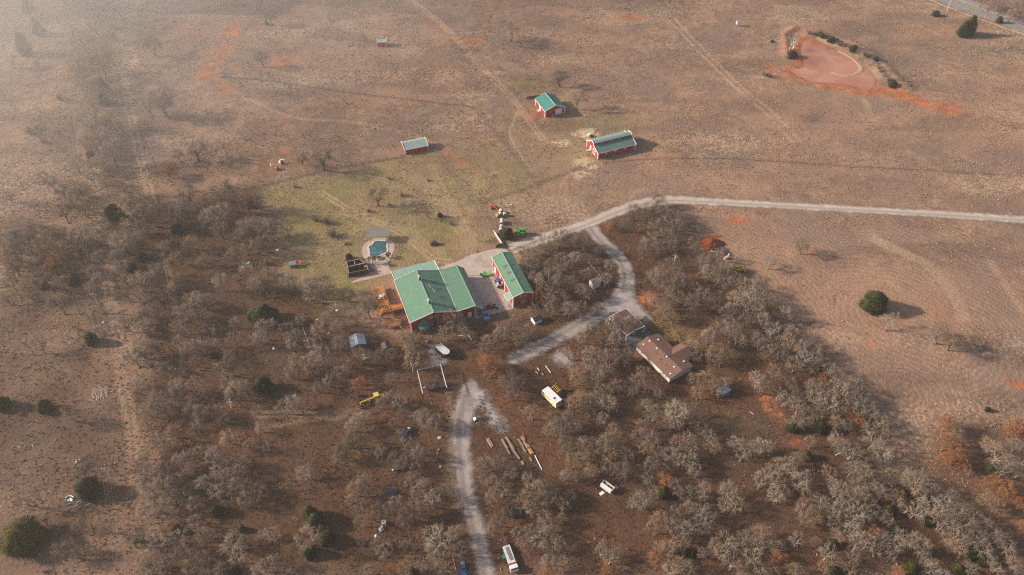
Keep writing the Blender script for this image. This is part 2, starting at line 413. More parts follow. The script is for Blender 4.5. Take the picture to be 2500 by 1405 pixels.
palespot(1376, 352, 24, 11, 1.1); palespot(1425, 325, 28, 10, 1.1); palespot(1445, 333, 20, 10, .8); palespot(1435, 398, 40, 18, 1.0); palespot(1415, 430, 30, 10, .7); palespot(1400, 345, 60, 20, .35)
palespot(690, 205, 90, 14, .55, .7); palespot(860, 195, 150, 18, .45, .7); palespot(800, 80, 110, 30, .3, .7); palespot(960, 130, 80, 12, .35, .7); palespot(1200, 480, 40, 10, .5)
palespot(100, 450, 140, 90, .4, .8); palespot(150, 240, 120, 60, .3, .8); palespot(420, 160, 110, 50, .3, .8)
palespot(2300, 150, 160, 60, .25, .8); palespot(2250, 240, 150, 50, .2, .8); palespot(2300, 560, 200, 30, .25, .8); palespot(2380, 900, 120, 60, .25, .8)
dark = np.zeros(GX.shape)
furrow0 = poly_mask(GX, GY, GV([(1320, 465), (1450, 412), (1620, 398), (2000, 410), (2520, 440), (2520, 530), (2000, 500), (1640, 480), (1540, 495), (1400, 540)]), 4)
for x, y, rx, ry, a in ((720, 230, 60, 16, .6), (780, 265, 90, 20, .4), (850, 310, 130, 24, .5), (760, 330, 60, 20, .4), (1040, 185, 40, 20, .6), (960, 160, 90, 16, .4), (1000, 280, 80, 20, .3), (660, 320, 50, 30, .4), (1040, 20, 160, 20, .25), (1300, 60, 120, 18, .4), (1345, 120, 90, 10, .6), (1650, 130, 120, 40, .25), (1860, 100, 80, 20, .2), (1930, 240, 60, 30, .35), (2200, 160, 30, 40, .4), (2290, 100, 40, 14, .3), (2450, 172, 34, 8, .6), (2470, 222, 40, 10, .5), (2280, 90, 40, 10, .4), (1700, 400, 100, 14, .25), (2050, 450, 200, 20, .3), (1850, 570, 60, 16, .35), (2280, 545, 70, 22, .45), (2450, 610, 60, 60, .4), (1790, 560, 80, 25, .3), (1960, 700, 60, 40, .2), (60, 830, 80, 60, .35), (60, 950, 90, 70, .35), (100, 1180, 90, 50, .35), (120, 1330, 120, 70, .35), (260, 1230, 60, 60, .3), (30, 760, 40, 20, .4), (250, 630, 50, 60, .3), (720, 1090, 90, 50, .35), (1180, 510, 20, 30, .6), (1230, 590, 30, 20, .5), (1200, 540, 30, 30, .4)):
    dark = np.maximum(dark, a * ell_mask(wx, wy, x, y, rx, ry, .7))
strk = vnoise(GX * .45 + 40, GY * 1.3, .045, 41) * .6 + vnoise(GX * .5, GY * 1.2, .11, 42) * .4
dark = np.maximum(dark, .62 * smooth(.54, .72, strk) * (1 - .6 * furrow0) * (1 - .75 * np.clip(lawn * 1.4, 0, 1)))
pale = np.maximum(pale, .42 * smooth(.58, .78, vnoise(GX * .5 + 9, GY * 1.2, .06, 43)))
# fence-line weed strips
FENCES = {
 'lawn_top': [(600, 466), (660, 450), (730, 432), (800, 415), (880, 400), (940, 391), (983, 384)],
 'lawn_side': [(1054, 362), (1090, 405), (1130, 458), (1157, 495), (1185, 535), (1208, 572)],
 'pasture': [(548, 190), (640, 197), (720, 208), (800, 220), (900, 233), (1000, 244), (1080, 254), (1146, 260), (1168, 277), (1200, 312), (1240, 358), (1282, 410), (1306, 444)],
 'paddock': [(1172, 494), (1220, 480), (1275, 464), (1320, 446), (1380, 423), (1450, 402), (1520, 393), (1620, 388), (1760, 388), (1900, 395), (2050, 405), (2250, 416), (2400, 425), (2500, 431)],
 'lane': [(543, 190), (570, 130), (600, 75), (642, 0)],
}
for k, w in (('lawn_top', .9), ('lawn_side', .3), ('pasture', .45), ('paddock', .4), ('lane', .35)):
    dark = np.maximum(dark, (1.0 if k == 'lawn_top' else .75) * line_mask(GX + .8 * (n_hi - .5), GY, resample(GV(FENCES[k]), 3), w, 1.2))
dark = np.maximum(dark, .6 * line_mask(wx, wy, resample(GV([(2330, 275), (2400, 292), (2500, 312)]), 3), 2.2, 1.5))
dark = np.maximum(dark, .5 * line_mask(wx, wy, resample(GV([(0, 545), (60, 530), (110, 500), (135, 485)]), 3), 1.4, 1.2))
track = np.zeros(GX.shape)
def tracks(pts, offs, w=.26, a=.8, soft=.4):
    global track
    P = resample(GV(pts), 1.5); T = np.gradient(P, axis=0); T /= np.linalg.norm(T, axis=1)[:, None] + 1e-9; Nn = np.stack([-T[:, 1], T[:, 0]], 1)
    wob = .35 * np.sin(np.arange(len(P)) * .11 + len(offs))[:, None]
    for o in offs: track = np.maximum(track, a * line_mask(GX, GY, P + Nn * (o + wob * (o != 0)), w, soft) * (.5 + .7 * n_md))
tracks([(780, 466), (800, 482), (842, 506), (910, 536), (975, 566), (1025, 606), (1062, 634), (1100, 641)], (-.9, .9), .3)
tracks([(830, 520), (910, 545), (985, 560), (1030, 590), (1075, 625)], (0, 1.6), .25, .5)
tracks([(985, 420), (1030, 445), (1065, 480), (1105, 530), (1130, 570), (1142, 600), (1140, 620)], (-2.2, -.9, .2, 1.4, 2.6), .22, .6)
tracks([(1050, 400), (1075, 450), (1110, 510), (1140, 560), (1143, 610)], (-1.0, 0, 1.1), .2, .5)
tracks([(1000, 500), (1010, 560), (1030, 600), (1060, 640)], (-.8, .8), .2, .5)
tracks([(880, 430), (930, 440), (980, 455), (1010, 490)], (-.9, .9), .25, .4)
tracks([(870, 560), (930, 545), (985, 540)], (-.9, .9), .2, .35); tracks([(830, 600), (870, 560), (920, 540)], (-.9, .9), .25, .4)
tracks([(1640, 50), (1690, 100), (1740, 150), (1800, 212), (1870, 270), (1945, 345)], (-1.6, 1.6), .45, .75, .8)
tracks([(1800, 215), (1850, 245), (1900, 285), (1960, 350)], (0,), .5, .5, .8)
tracks([(1440, 180), (1330, 290), (1300, 345), (1310, 440)], (0,), .3, .35)
tracks([(990, -10), (1090, 70), (1170, 160), (1260, 250), (1330, 350)], (-.9, .9), .4, .7, .8)
tracks([(1220, 200), (1265, 260), (1245, 330), (1300, 420)], (0,), .4, .6)
tracks([(2130, 585), (2200, 615), (2270, 650), (2330, 720), (2350, 780)], (-1.2, 0, 1.2), .5, .55, 1.2)
tracks([(2420, 640), (2470, 720), (2500, 760)], (0,), 1.0, .4, 1)
tracks([(285, 590), (268, 650), (265, 700), (280, 760), (290, 840), (297, 930), (312, 1000), (322, 1060), (330, 1130), (335, 1200)], (-1.1, .9), .35, .5, 1.2)
tracks([(305, 215), (325, 300), (345, 400), (362, 470), (372, 500)], (-1.0, 1.0), .4, .6, .6)
tracks([(200, 300), (197, 350), (205, 390)], (-1, 0, 1), .3, .5)
tracks([(625, 1015), (720, 1012), (800, 1015), (880, 1000)], (-.8, .8), .35, .35, .8); tracks([(640, 1050), (720, 1030), (830, 1022)], (0,), .6, .3, .8)
tracks([(395, 600), (430, 760), (445, 850), (440, 930)], (0,), .7, .4, 1)
tracks([(600, 75), (575, 130), (555, 180)], (-.8, .8), .35, .4); tracks([(560, 222), (640, 260), (720, 290), (850, 300), (920, 312), (1000, 330), (1050, 350)], (0, 1.2), .35, .4)
tracks([(1100, 960), (1115, 1040), (1112, 1150), (1130, 1230)], (-1.5,), .9, .3, 1.2)
# mowing rows in the hay fields: rows keep their distance from the field edge
EDGE = resample(GV([(1650, 500), (1700, 590), (1810, 660), (1900, 720), (1935, 790), (2020, 880), (2110, 960), (2175, 1060), (2215, 1150)]), 4)
ROADR = resample(GV([(2500, 545), (2200, 525), (2000, 514), (1800, 503), (1650, 497)]), 6)
ISLE = GV([(2140, 775), (2180, 800), (2300, 850)])
ISLE2 = GV([(2210, 960), (2215, 962)])
fy = seg_dist(GX, GY, ROADR)[0]
f1 = seg_dist(GX, GY, EDGE)[0]; f2 = seg_dist(GX, GY, ISLE)[0] + 2; f3 = seg_dist(GX, GY, ISLE2)[0] + 1
phase = np.minimum(np.minimum(f1, f2), f3)
FIELD = GV([(1700, 530), (2520, 560), (2520, 1020), (2300, 1040), (2230, 1130), (2190, 1060), (2115, 960), (2025, 880), (1940, 790), (1905, 720), (1815, 660)])
furrow = poly_mask(GX, GY, FIELD, 6)
FIELD2 = GV([(1320, 465), (1450, 412), (1620, 398), (2000, 410), (2520, 440), (2520, 530), (2000, 500), (1640, 480), (1540, 495), (1400, 540)])
m2 = poly_mask(GX, GY, FIELD2, 4)
phase = np.where(m2 > furrow, fy, phase); furrow = np.maximum(furrow, m2 * .6)
phase = phase + 3.4 * (n_md - .5) + 1.1 * (n_hi - .5) + 5 * (n_lo - .5)

V = np.stack([GX.ravel(), GY.ravel(), GZ.ravel()], 1)
nx, ny = len(xs), len(ysv)
ii = (np.arange(ny - 1)[:, None] * nx + np.arange(nx - 1)[None, :]).ravel()
Fq = np.stack([ii, ii + 1, ii + nx + 1, ii + nx], 1)

gm, nt, pb = new_mat("pasture_ground")
N, L = nt.nodes, nt.links
geo = N.new("ShaderNodeNewGeometry"); pos = geo.outputs["Position"]
def attr(name):
    a = N.new("ShaderNodeAttribute"); a.attribute_name = name
    s = N.new("ShaderNodeSeparateColor"); L.new(a.outputs["Color"], s.inputs[0])
    return s.outputs[0], s.outputs[1], s.outputs[2], a.outputs["Alpha"]
a_red, a_green, a_lit, a_pale = attr("cover_a")
a_dark, a_track, a_phase, a_fur = attr("cover_b")
nA = node_noise(nt, pos, .035, 3, .55); nB = node_noise(nt, pos, .22, 5, .62, .4); nC = node_noise(nt, pos, 1.25, 4, .68, .3); nD = node_noise(nt, pos, 4.5, 3, .7)
vor = N.new("ShaderNodeTexVoronoi"); vor.inputs["Scale"].default_value = .95; vor.inputs["Randomness"].default_value = 1.0; L.new(pos, vor.inputs["Vector"])
tuft = node_range(nt, vor.outputs["Distance"], .05, .62, 1.0, 0.0)
mixn = node_math(nt, 'ADD', node_math(nt, 'MULTIPLY', nB, .45), node_math(nt, 'MULTIPLY', nC, .55))
dry = node_mix(nt, node_range(nt, mixn, .36, .64), (.132, .082, .057), (.405, .256, .172))
dry = node_mix(nt, node_range(nt, nA, .42, .58, 0, .72), dry, (.190, .128, .102))
nE = node_noise(nt, pos, .016, 4, .62, .8)
dry = node_mix(nt, node_range(nt, nE, .46, .60, 0, .55), dry, (.335, .195, .130))
nF = node_noise(nt, pos, .055, 5, .65, .6)
dry = node_mix(nt, node_range(nt, nF, .54, .66, 0, .55), dry, (.155, .108, .086))
dry = node_mix(nt, node_range(nt, nF, .30, .42, .45, 0), dry, (.430, .300, .190))
dry = node_mix(nt, node_math(nt, 'MULTIPLY', a_pale, node_range(nt, node_math(nt, 'ADD', node_math(nt, 'ADD', tuft, nC), a_pale), .95, 1.75)), dry, (.66, .50, .34))
# mown rows
row = N.new("ShaderNodeMath"); row.operation = 'SINE'; L.new(node_math(nt, 'MULTIPLY', a_phase, 2 * math.pi / 1.9), row.inputs[0])
rowv = node_math(nt, 'MULTIPLY', a_fur, node_range(nt, node_math(nt, 'ADD', row.outputs[0], node_math(nt, 'MULTIPLY', nC, 3.0)), .4, 3.0))
dry = node_mix(nt, node_math(nt, 'MULTIPLY', rowv, .28), dry, (.42, .270, .185))
dry = node_mix(nt, node_math(nt, 'MULTIPLY', a_fur, node_range(nt, node_math(nt, 'SUBTRACT', nC, node_math(nt, 'MULTIPLY', row.outputs[0], .08)), .52, .66, 0, .35)), dry, (.145, .090, .068))
# leaf litter under the trees, and the painted bottom-left falloff
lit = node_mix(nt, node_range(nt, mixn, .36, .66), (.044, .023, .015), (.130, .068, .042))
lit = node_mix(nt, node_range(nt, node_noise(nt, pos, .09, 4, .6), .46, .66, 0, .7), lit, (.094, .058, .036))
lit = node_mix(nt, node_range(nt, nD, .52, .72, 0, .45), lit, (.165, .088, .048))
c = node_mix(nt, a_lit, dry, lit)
grs = node_mix(nt, node_range(nt, mixn, .35, .65), (.105, .094, .032), (.300, .235, .096))
c = node_mix(nt, node_math(nt, 'MULTIPLY', a_green, node_range(nt, nB, .3, .62, .35, 1.0), True), c, grs)
c = node_mix(nt, node_math(nt, 'MULTIPLY', a_dark, node_range(nt, mixn, .3, .65, .85, .35), True), c, (.078, .052, .042))
c = node_mix(nt, node_math(nt, 'MULTIPLY', a_track, node_range(nt, nC, .3, .6, .5, 1.0), True), c, (.47, .325, .215))
soil = node_mix(nt, node_range(nt, nB, .35, .68), (.250, .080, .040), (.450, .165, .080))
soil = node_mix(nt, node_range(nt, nC, .5, .72, 0, .6), soil, (.48, .22, .125))
rf = node_range(nt, node_math(nt, 'ADD', a_red, node_math(nt, 'MULTIPLY', node_math(nt, 'SUBTRACT', mixn, .5), 1.6)), .22, 1.0, 0, 1, True)
rf2 = node_math(nt, 'MAXIMUM', node_math(nt, 'MULTIPLY', rf, node_range(nt, a_red, .1, .7)), node_math(nt, 'MULTIPLY', a_red, .42))
c = node_mix(nt, rf2, c, soil)
fine = node_range(nt, nD, .28, .72, .80, 1.2)
vs = N.new("ShaderNodeVectorMath"); vs.operation = 'SCALE'; L.new(c, vs.inputs[0]); L.new(fine, vs.inputs["Scale"])
L.new(vs.outputs[0], pb.inputs["Base Color"])
pb.inputs["Roughness"].default_value = .95; pb.inputs["Specular IOR Level"].default_value = .05
bsum = node_math(nt, 'ADD', node_math(nt, 'MULTIPLY', nC, .7), node_math(nt, 'ADD', node_math(nt, 'MULTIPLY', tuft, .16), node_math(nt, 'MULTIPLY', node_math(nt, 'MULTIPLY', a_fur, row.outputs[0]), .022)))
bsum = node_math(nt, 'ADD', bsum, node_math(nt, 'MULTIPLY', nB, .9))
bmp = N.new("ShaderNodeBump"); bmp.inputs["Strength"].default_value = .75; bmp.inputs["Distance"].default_value = .42
L.new(bsum, bmp.inputs["Height"]); L.new(bmp.outputs[0], pb.inputs["Normal"])

gme = mesh_np("ground", V, Fq, gm, True)
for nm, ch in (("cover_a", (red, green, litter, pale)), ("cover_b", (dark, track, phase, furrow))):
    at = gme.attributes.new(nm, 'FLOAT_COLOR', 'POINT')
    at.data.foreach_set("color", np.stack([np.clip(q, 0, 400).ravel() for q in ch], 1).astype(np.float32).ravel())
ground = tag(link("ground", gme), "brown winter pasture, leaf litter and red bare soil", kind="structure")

# ------------------------------------------------------------------ gravel drives: strips with ragged, thinning edges
def edge_material(name, lo, hi, accent, rut=0.0, sharp=.35, rough=.9, scale=1.0):
    m, nt, p = new_mat(name); N, L = nt.nodes, nt.links
    g = N.new("ShaderNodeNewGeometry"); pos = g.outputs["Position"]
    a = N.new("ShaderNodeAttribute"); a.attribute_name = "edge"
    s = N.new("ShaderNodeSeparateColor"); L.new(a.outputs["Color"], s.inputs[0])
    e, ac = s.outputs[0], s.outputs[1]
    n1 = node_noise(nt, pos, .35 * scale, 5, .65, .3); n2 = node_noise(nt, pos, 2.2 * scale, 4, .7); n3 = node_noise(nt, pos, .07, 3, .5)
    c = node_mix(nt, node_range(nt, node_math(nt, 'ADD', node_math(nt, 'MULTIPLY', n1, .5), node_math(nt, 'MULTIPLY', n2, .5)), .36, .64), lo, hi)
    c = node_mix(nt, node_range(nt, n3, .45, .65, 0, .6), c, accent)
    if rut:
        w = N.new("ShaderNodeMath"); w.operation = 'COSINE'; L.new(node_math(nt, 'MULTIPLY', ac, 2 * math.pi * 1.75), w.inputs[0])
        rr = node_range(nt, node_math(nt, 'ADD', w.outputs[0], node_math(nt, 'MULTIPLY', n1, 1.4)), .9, 1.7, 0, rut)
        c = node_mix(nt, rr, c, tuple(q * .55 for q in lo))
    L.new(c, p.inputs["Base Color"]); p.inputs["Roughness"].default_value = rough; p.inputs["Specular IOR Level"].default_value = .1
    b = N.new("ShaderNodeBump"); b.inputs["Distance"].default_value = .08; L.new(n2, b.inputs["Height"]); L.new(b.outputs[0], p.inputs["Normal"])
    f = node_range(nt, node_math(nt, 'ADD', e, node_math(nt, 'MULTIPLY', node_math(nt, 'SUBTRACT', node_math(nt, 'ADD', node_math(nt, 'MULTIPLY', n1, .6), node_math(nt, 'MULTIPLY', n2, .4)), .5), 1.5)), .5 - sharp, .5 + sharp, 0, 1, True)
    t = N.new("ShaderNodeBsdfTransparent"); mx = N.new("ShaderNodeMixShader")
    L.new(f, mx.inputs[0]); L.new(t.outputs[0], mx.inputs[1]); L.new(p.outputs[0], mx.inputs[2])
    L.new(mx.outputs[0], N["Material Output"].inputs["Surface"])
    return m
def strip(name, pts, width, m, z, kind="structure", label=None, ends=6.0, verge=1.2):
    P = resample(GV([q[:2] for q in pts]), 1.2)
    wd = np.interp(np.linspace(0, 1, len(P)), np.linspace(0, 1, len(pts)), [q[2] if len(q) > 2 else width for q in pts])
    T = np.gradient(P, axis=0); T /= np.linalg.norm(T, axis=1)[:, None]; Nn = np.stack([-T[:, 1], T[:, 0]], 1)
    k = 13; ts = np.linspace(-1, 1, k)
    arc = np.r_[0, np.cumsum(np.hypot(*np.diff(P, axis=0).T))]
    endf = np.minimum(smooth(0, ends, arc), smooth(0, ends, arc[-1] - arc)) if ends else np.ones(len(P))
    Vv = []; E = []
    for t in ts:
        off = t * (wd / 2 + verge)
        q = P + Nn * off[:, None]
        Vv.append(np.c_[q, hgt(q[:, 0], q[:, 1]) + z])
        d = (wd / 2 + verge - np.abs(off)) / (2 * verge)
        E.append(np.stack([np.clip(d, 0, 1) * endf - .6 * (1 - endf), t * .5 + .5 + 0 * wd, 0 * wd, 1 + 0 * wd], 1))
    Vv = np.stack(Vv, 1).reshape(-1, 3); E = np.stack(E, 1).reshape(-1, 4)
    ii = (np.arange(len(P) - 1)[:, None] * k + np.arange(k - 1)[None]).ravel()
    me = mesh_np(name, Vv, np.stack([ii + 1, ii, ii + k, ii + k + 1], 1), m)
    at = me.attributes.new("edge", 'FLOAT_COLOR', 'POINT'); at.data.foreach_set("color", E.astype(np.float32).ravel())
    return tag(link(name, me), label, kind=kind)
def sheet(name, pts, m, z, soft=1.5, step=.7, label=None, kind="structure", px=True):
    P = GV(pts) if px else np.asarray(pts)
    x0, y0 = P.min(0) - soft; x1, y1 = P.max(0) + soft
    X, Y = np.meshgrid(np.arange(x0, x1 + step, step), np.arange(y0, y1 + step, step))
    d, _, _ = seg_dist(X, Y, np.vstack([P, P[:1]])); sd = np.where(in_poly(X, Y, P), d, -d)
    e = np.clip(.5 + sd / (2 * soft), 0, 1)
    nx = X.shape[1]; ii = (np.arange(X.shape[0] - 1)[:, None] * nx + np.arange(nx - 1)[None]).ravel()
    Fq = np.stack([ii, ii + 1, ii + nx + 1, ii + nx], 1)
    keep = (e.ravel()[Fq] > 0).any(1); Fq = Fq[keep]
    us, inv = np.unique(Fq, return_inverse=True)
    Vv = np.c_[X.ravel(), Y.ravel(), hgt(X, Y).ravel() + z][us]; Fq = inv.reshape(-1, 4)
    me = mesh_np(name, Vv, Fq, m)
    at = me.attributes.new("edge", 'FLOAT_COLOR', 'POINT')
    at.data.foreach_set("color", np.c_[e.ravel()[us], .5 + 0 * us, 0 * us, 1 + 0 * us].astype(np.float32).ravel())
    return tag(link(name, me), label, kind=kind)
gravel = edge_material("gravel", (.215, .178, .165), (.420, .360, .335), (.300, .240, .205), rut=.5)
gravel_pale = edge_material("gravel_pale", (.320, .262, .225), (.560, .480, .420), (.420, .330, .270), rut=.45)
gravel2 = edge_material("gravel_yard", (.215, .182, .175), (.430, .375, .360), (.310, .250, .225), rut=0)
strip("gravel_drive", [(1216, 1520, 3.6), (1192, 1420, 3.6), (1180, 1365, 3.6), (1165, 1300, 3.6), (1147, 1235, 3.6), (1134, 1170, 4.0), (1127, 1110, 4.6), (1126, 1050, 4.8), (1134, 1000, 5.4), (1146, 960, 6.2), (1156, 930, 6.0), (1158, 900, 5.0)], 4, gravel, .020, label="grey gravel drive through the bare woods", ends=9, verge=1.7)
strip("gravel_lane", [(1220, 890, 3.6), (1258, 876, 4.6), (1310, 852, 5.0), (1360, 826, 5.0), (1410, 798, 5.0), (1450, 775, 5.2), (1490, 748, 6.0), (1512, 725, 6)], 5, gravel, .024, label="grey gravel lane running to the brown mobile home", ends=4, verge=1.7)
strip("gravel_track", [(1500, 745, 6), (1520, 715, 5.4), (1529, 685, 5.2), (1527, 660, 5.0), (1515, 636, 4.8), (1492, 610, 4.8), (1467, 586, 4.6), (1447, 562, 4.8), (1440, 545, 6.0)], 5, gravel, .028, label="gravel track curving round the oak grove", ends=3)
strip("gravel_road", [(2530, 539, 4.2), (2350, 527, 4.2), (2200, 518, 4.0), (2000, 507, 3.8), (1800, 496, 3.8), (1700, 491, 3.8), (1630, 489, 3.8), (1560, 499, 4.0), (1500, 519, 4.4), (1450, 540, 5.6), (1400, 558, 4.6), (1330, 581, 4.4), (1275, 599, 5.2), (1235, 615, 6.0)], 4, gravel_pale, .032, label="pale gravel entry road across the hay fields", ends=3)
sheet("gravel_yard", [(1498, 722), (1542, 700), (1552, 735), (1572, 758), (1590, 778), (1575, 790), (1545, 770), (1510, 768), (1470, 782), (1440, 798), (1470, 760)], gravel2, .036, 2.2, label="wide gravel turning yard beside the carport")
sheet("gravel_patch", [(1152, 930), (1180, 958), (1202, 995), (1222, 1020), (1240, 1042), (1222, 1052), (1200, 1040), (1188, 1010), (1168, 985), (1145, 1000), (1140, 960)], gravel2, .040, 2.4, label="worn gravel fork beside the drive")
sheet("parking_pad", [(1044, 838), (1075, 842), (1092, 872), (1090, 892), (1062, 896), (1050, 880)], edge_material("grey_pad", (.14, .125, .130), (.255, .235, .240), (.17, .15, .15), sharp=.3), .020, 1.2, label="grey crushed stone pad under the white trailer")
sheet("gravel_spill", [(1358, 858), (1392, 865), (1398, 885), (1370, 892), (1350, 880)], gravel2, .044, 3.0, label="thin gravel spill beside the lane")
concrete = edge_material("concrete_yard", (.330, .272, .232), (.500, .425, .368), (.410, .325, .268), sharp=.06)
cb = concrete.node_tree
def stain_concrete():
    nt = cb; N, L = nt.nodes, nt.links; p = N["Principled BSDF"]
    src = p.inputs["Base Color"].links[0].from_socket
    g = N.new("ShaderNodeNewGeometry")
    n = node_noise(nt, g.outputs["Position"], .16, 5, .65, .5)
    c = node_mix(nt, node_range(nt, n, .54, .70, 0, .65), src, (.13, .105, .095))
    n2 = node_noise(nt, g.outputs["Position"], .11, 4, .6, .2)
    c = node_mix(nt, node_range(nt, n2, .56, .72, 0, .55), c, (.34, .19, .125))
    L.new(c, p.inputs["Base Color"])
stain_concrete()
sheet("concrete_yard", [(1058, 660), (1080, 650), (1109, 642), (1128, 633), (1146, 623.5), (1190, 612), (1228, 604.5), (1243, 617), (1262, 650), (1304, 737), (1253, 754), (1190, 772), (1162, 780), (1100, 690)], concrete, .05, .25, .4, label="stained concrete yard between the two red buildings")
sheet("asphalt_road", [(2255, -25), (2305, -25), (2370, 0), (2430, 22), (2540, 70), (2540, 95), (2480, 72), (2400, 45), (2330, 20), (2265, -8)], edge_material("asphalt", (.190, .172, .165), (.290, .268, .258), (.235, .212, .202), sharp=.1), .03, .5, 1.0, label="grey asphalt county road behind the pasture")
for nm, pts in (("verge_strip", [(2300, -12), (2365, 9), (2440, 37), (2540, 74)]), ("verge_strip", [(2250, -8), (2320, 20), (2400, 50), (2520, 92)])):
    strip(nm, pts, 1.0, edge_material("verge_sand", (.42, .31, .23), (.58, .45, .34), (.5, .36, .26), sharp=.3), .045, label="pale sandy shoulder of the county road", ends=0, verge=.7)
# ------------------------------------------------------------------ muddy pond
wm, nt, pw = new_mat("muddy_water")
g = nt.nodes.new("ShaderNodeNewGeometry"); q = node_noise(nt, g.outputs["Position"], .05, 4, .55, 1.0); q2 = node_noise(nt, g.outputs["Position"], .4, 3, .5)
cc = node_mix(nt, node_range(nt, q, .38, .62), (.300, .112, .062), (.440, .205, .130))
cc = node_mix(nt, node_range(nt, q2, .55, .75, 0, .3), cc, (.45, .16, .07))
nt.links.new(cc, pw.inputs["Base Color"]); pw.inputs["Roughness"].default_value = .16; pw.inputs["Specular IOR Level"].default_value = .5
b = nt.nodes.new("ShaderNodeBump"); b.inputs["Distance"].default_value = .02; nt.links.new(node_noise(nt, g.outputs["Position"], 1.2, 3), b.inputs["Height"]); nt.links.new(b.outputs[0], pw.inputs["Normal"])
Pw = POND; c0 = Pw.mean(0)
Pw2 = c0 + (Pw - c0) * 1.02
pond = MB().add([(x, y, -.28) for x, y in Pw2], [tuple(range(len(Pw2)))]).build("pond_water", wm)
tag(pond, "muddy red brown water of the farm pond", kind="structure")
# the grassy spit curving into the pond
spit = resample(GV([(2048, 124), (2072, 136), (2094, 152), (2104, 166), (2098, 176), (2080, 183), (2055, 183), (2028, 175)]), 1.0)
T = np.gradient(spit, axis=0); T /= np.linalg.norm(T, axis=1)[:, None]; Nn = np.stack([-T[:, 1], T[:, 0]], 1)
Vs = []; k = 5
for i, (p, n_) in enumerate(zip(spit, Nn)):
    w = 1.5 * math.sin(math.pi * min(1, .12 + .88 * i / len(spit))) * (.8 + .4 * random.Random(i).random()) + .25
    for t, z in ((-1, -.45), (-.5, -.12), (0, -.02), (.5, -.12), (1, -.45)): Vs.append((p[0] + n_[0] * t * w, p[1] + n_[1] * t * w, z))
ii = (np.arange(len(spit) - 1)[:, None] * k + np.arange(k - 1)[None]).ravel()
tag(link("pond_spit", mesh_np("pond_spit", Vs, np.stack([ii, ii + 1, ii + k + 1, ii + k], 1), mat("spit_grass", (.40, .25, .17), .95, var=.4, scale=2.0, bump=.1), True)), "narrow grassy spit curving into the muddy pond", kind="structure")
# ------------------------------------------------------------------ dry grass tufts, too many to count
def tufts(name, n, m, want, hmin, hmax, seed, label, wmul=1.0):
    r = np.random.default_rng(seed)
    X = r.uniform(-290, 290, n * 6); Y = 85 + (r.random(n * 6) ** 1.1) * 340
    keep = (np.abs(X) < 60 + .66 * Y) 
    ix = np.clip(np.searchsorted(xs, X), 0, nx - 1); iy = np.clip(np.searchsorted(ysv, Y), 0, ny - 1)
    w = want(ix, iy)
    keep &= r.random(n * 6) < w
    X, Y, ix, iy = X[keep][:n], Y[keep][:n], ix[keep][:n], iy[keep][:n]
    Z = hgt(X, Y); n = len(X)
    h = r.uniform(hmin, hmax, n); s = r.uniform(.10, .24, n) * wmul
    Vt = []; 
    for k in range(4):
        a = r.uniform(0, 2 * math.pi, n); d = s * r.uniform(.5, 1.6, n); w_ = s * r.uniform(.5, 1.0, n)
        bx, by = X + d * np.cos(a) * .6, Y + d * np.sin(a) * .6
        px_, py_ = -np.sin(a), np.cos(a)
        lean = r.uniform(.1, .9, n) * h
        Vt += [np.stack([bx - px_ * w_, by - py_ * w_, Z - .02], 1), np.stack([bx + px_ * w_, by + py_ * w_, Z - .02], 1), np.stack([bx + np.cos(a) * lean, by + np.sin(a) * lean, Z + h * r.uniform(.6, 1.1, n)], 1)]
    Vt = np.stack(Vt, 1).reshape(-1, 3)
    return tag(link(name, mesh_np(name, Vt, np.arange(len(Vt)).reshape(-1, 3), m)), label, "grass", kind="stuff")
cover_no = np.clip(litter + red * 1.2, 0, 1)
road_no = np.zeros(GX.shape)
for pts, w in (([(2500, 538), (2200, 518), (2000, 507), (1800, 496), (1630, 489), (1560, 499), (1500, 519), (1450, 540), (1330, 581), (1235, 615)], 3.2), ([(1192, 1420), (1165, 1300), (1134, 1170), (1127, 1110), (1126, 1050), (1146, 960), (1158, 905)], 3.2), ([(1232, 886), (1310, 852), (1410, 798), (1512, 725), (1529, 685), (1515, 636), (1467, 586), (1440, 545)], 3.4)):
    road_no = np.maximum(road_no, line_mask(GX, GY, resample(GV(pts), 3), w, .5))
for pts in ([(1058, 660), (1109, 642), (1146, 623), (1228, 604), (1304, 737), (1253, 754), (1162, 780)], [(1498, 722), (1542, 700), (1590, 778), (1440, 798)]): road_no = np.maximum(road_no, poly_mask(GX, GY, GV(pts), .5))
in_pond = np.maximum(poly_mask(GX, GY, POND, .6), poly_mask(GX, GY, GV([(880, 580), (965, 580), (965, 700), (860, 700)]), .5))
clump = smooth(.42, .68, vnoise(GX, GY, .12, 21)) * .8 + smooth(.45, .8, vnoise(GX, GY, .5, 22)) * .5
def want_dry(ix, iy):
    v = (clump * (.35 + .9 * pale + .2 * (1 - furrow)) * (1 - .9 * cover_no) * (1 - .75 * np.clip(green, 0, 1)) * (1 - .7 * furrow) * (1 - road_no) * (1 - in_pond))
    return np.clip(v[iy, ix] * 1.3, 0, 1)
tufts("dry_grass", 62000, mat("dry_grass_blades", (.40, .275, .185), .95, var=.45, scale=.12, spec=.05), want_dry, .18, .50, 31, "tussocks of pale dry winter grass over the pastures")
def want_lit(ix, iy):
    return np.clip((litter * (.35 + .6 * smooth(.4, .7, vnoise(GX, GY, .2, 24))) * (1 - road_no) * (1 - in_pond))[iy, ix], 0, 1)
tufts("undergrowth", 36000, mat("undergrowth_blades", (.135, .082, .052), .95, var=.5, scale=.15, spec=.05), want_lit, .12, .40, 32, "low brown undergrowth and fallen twigs beneath the bare trees", 1.1)

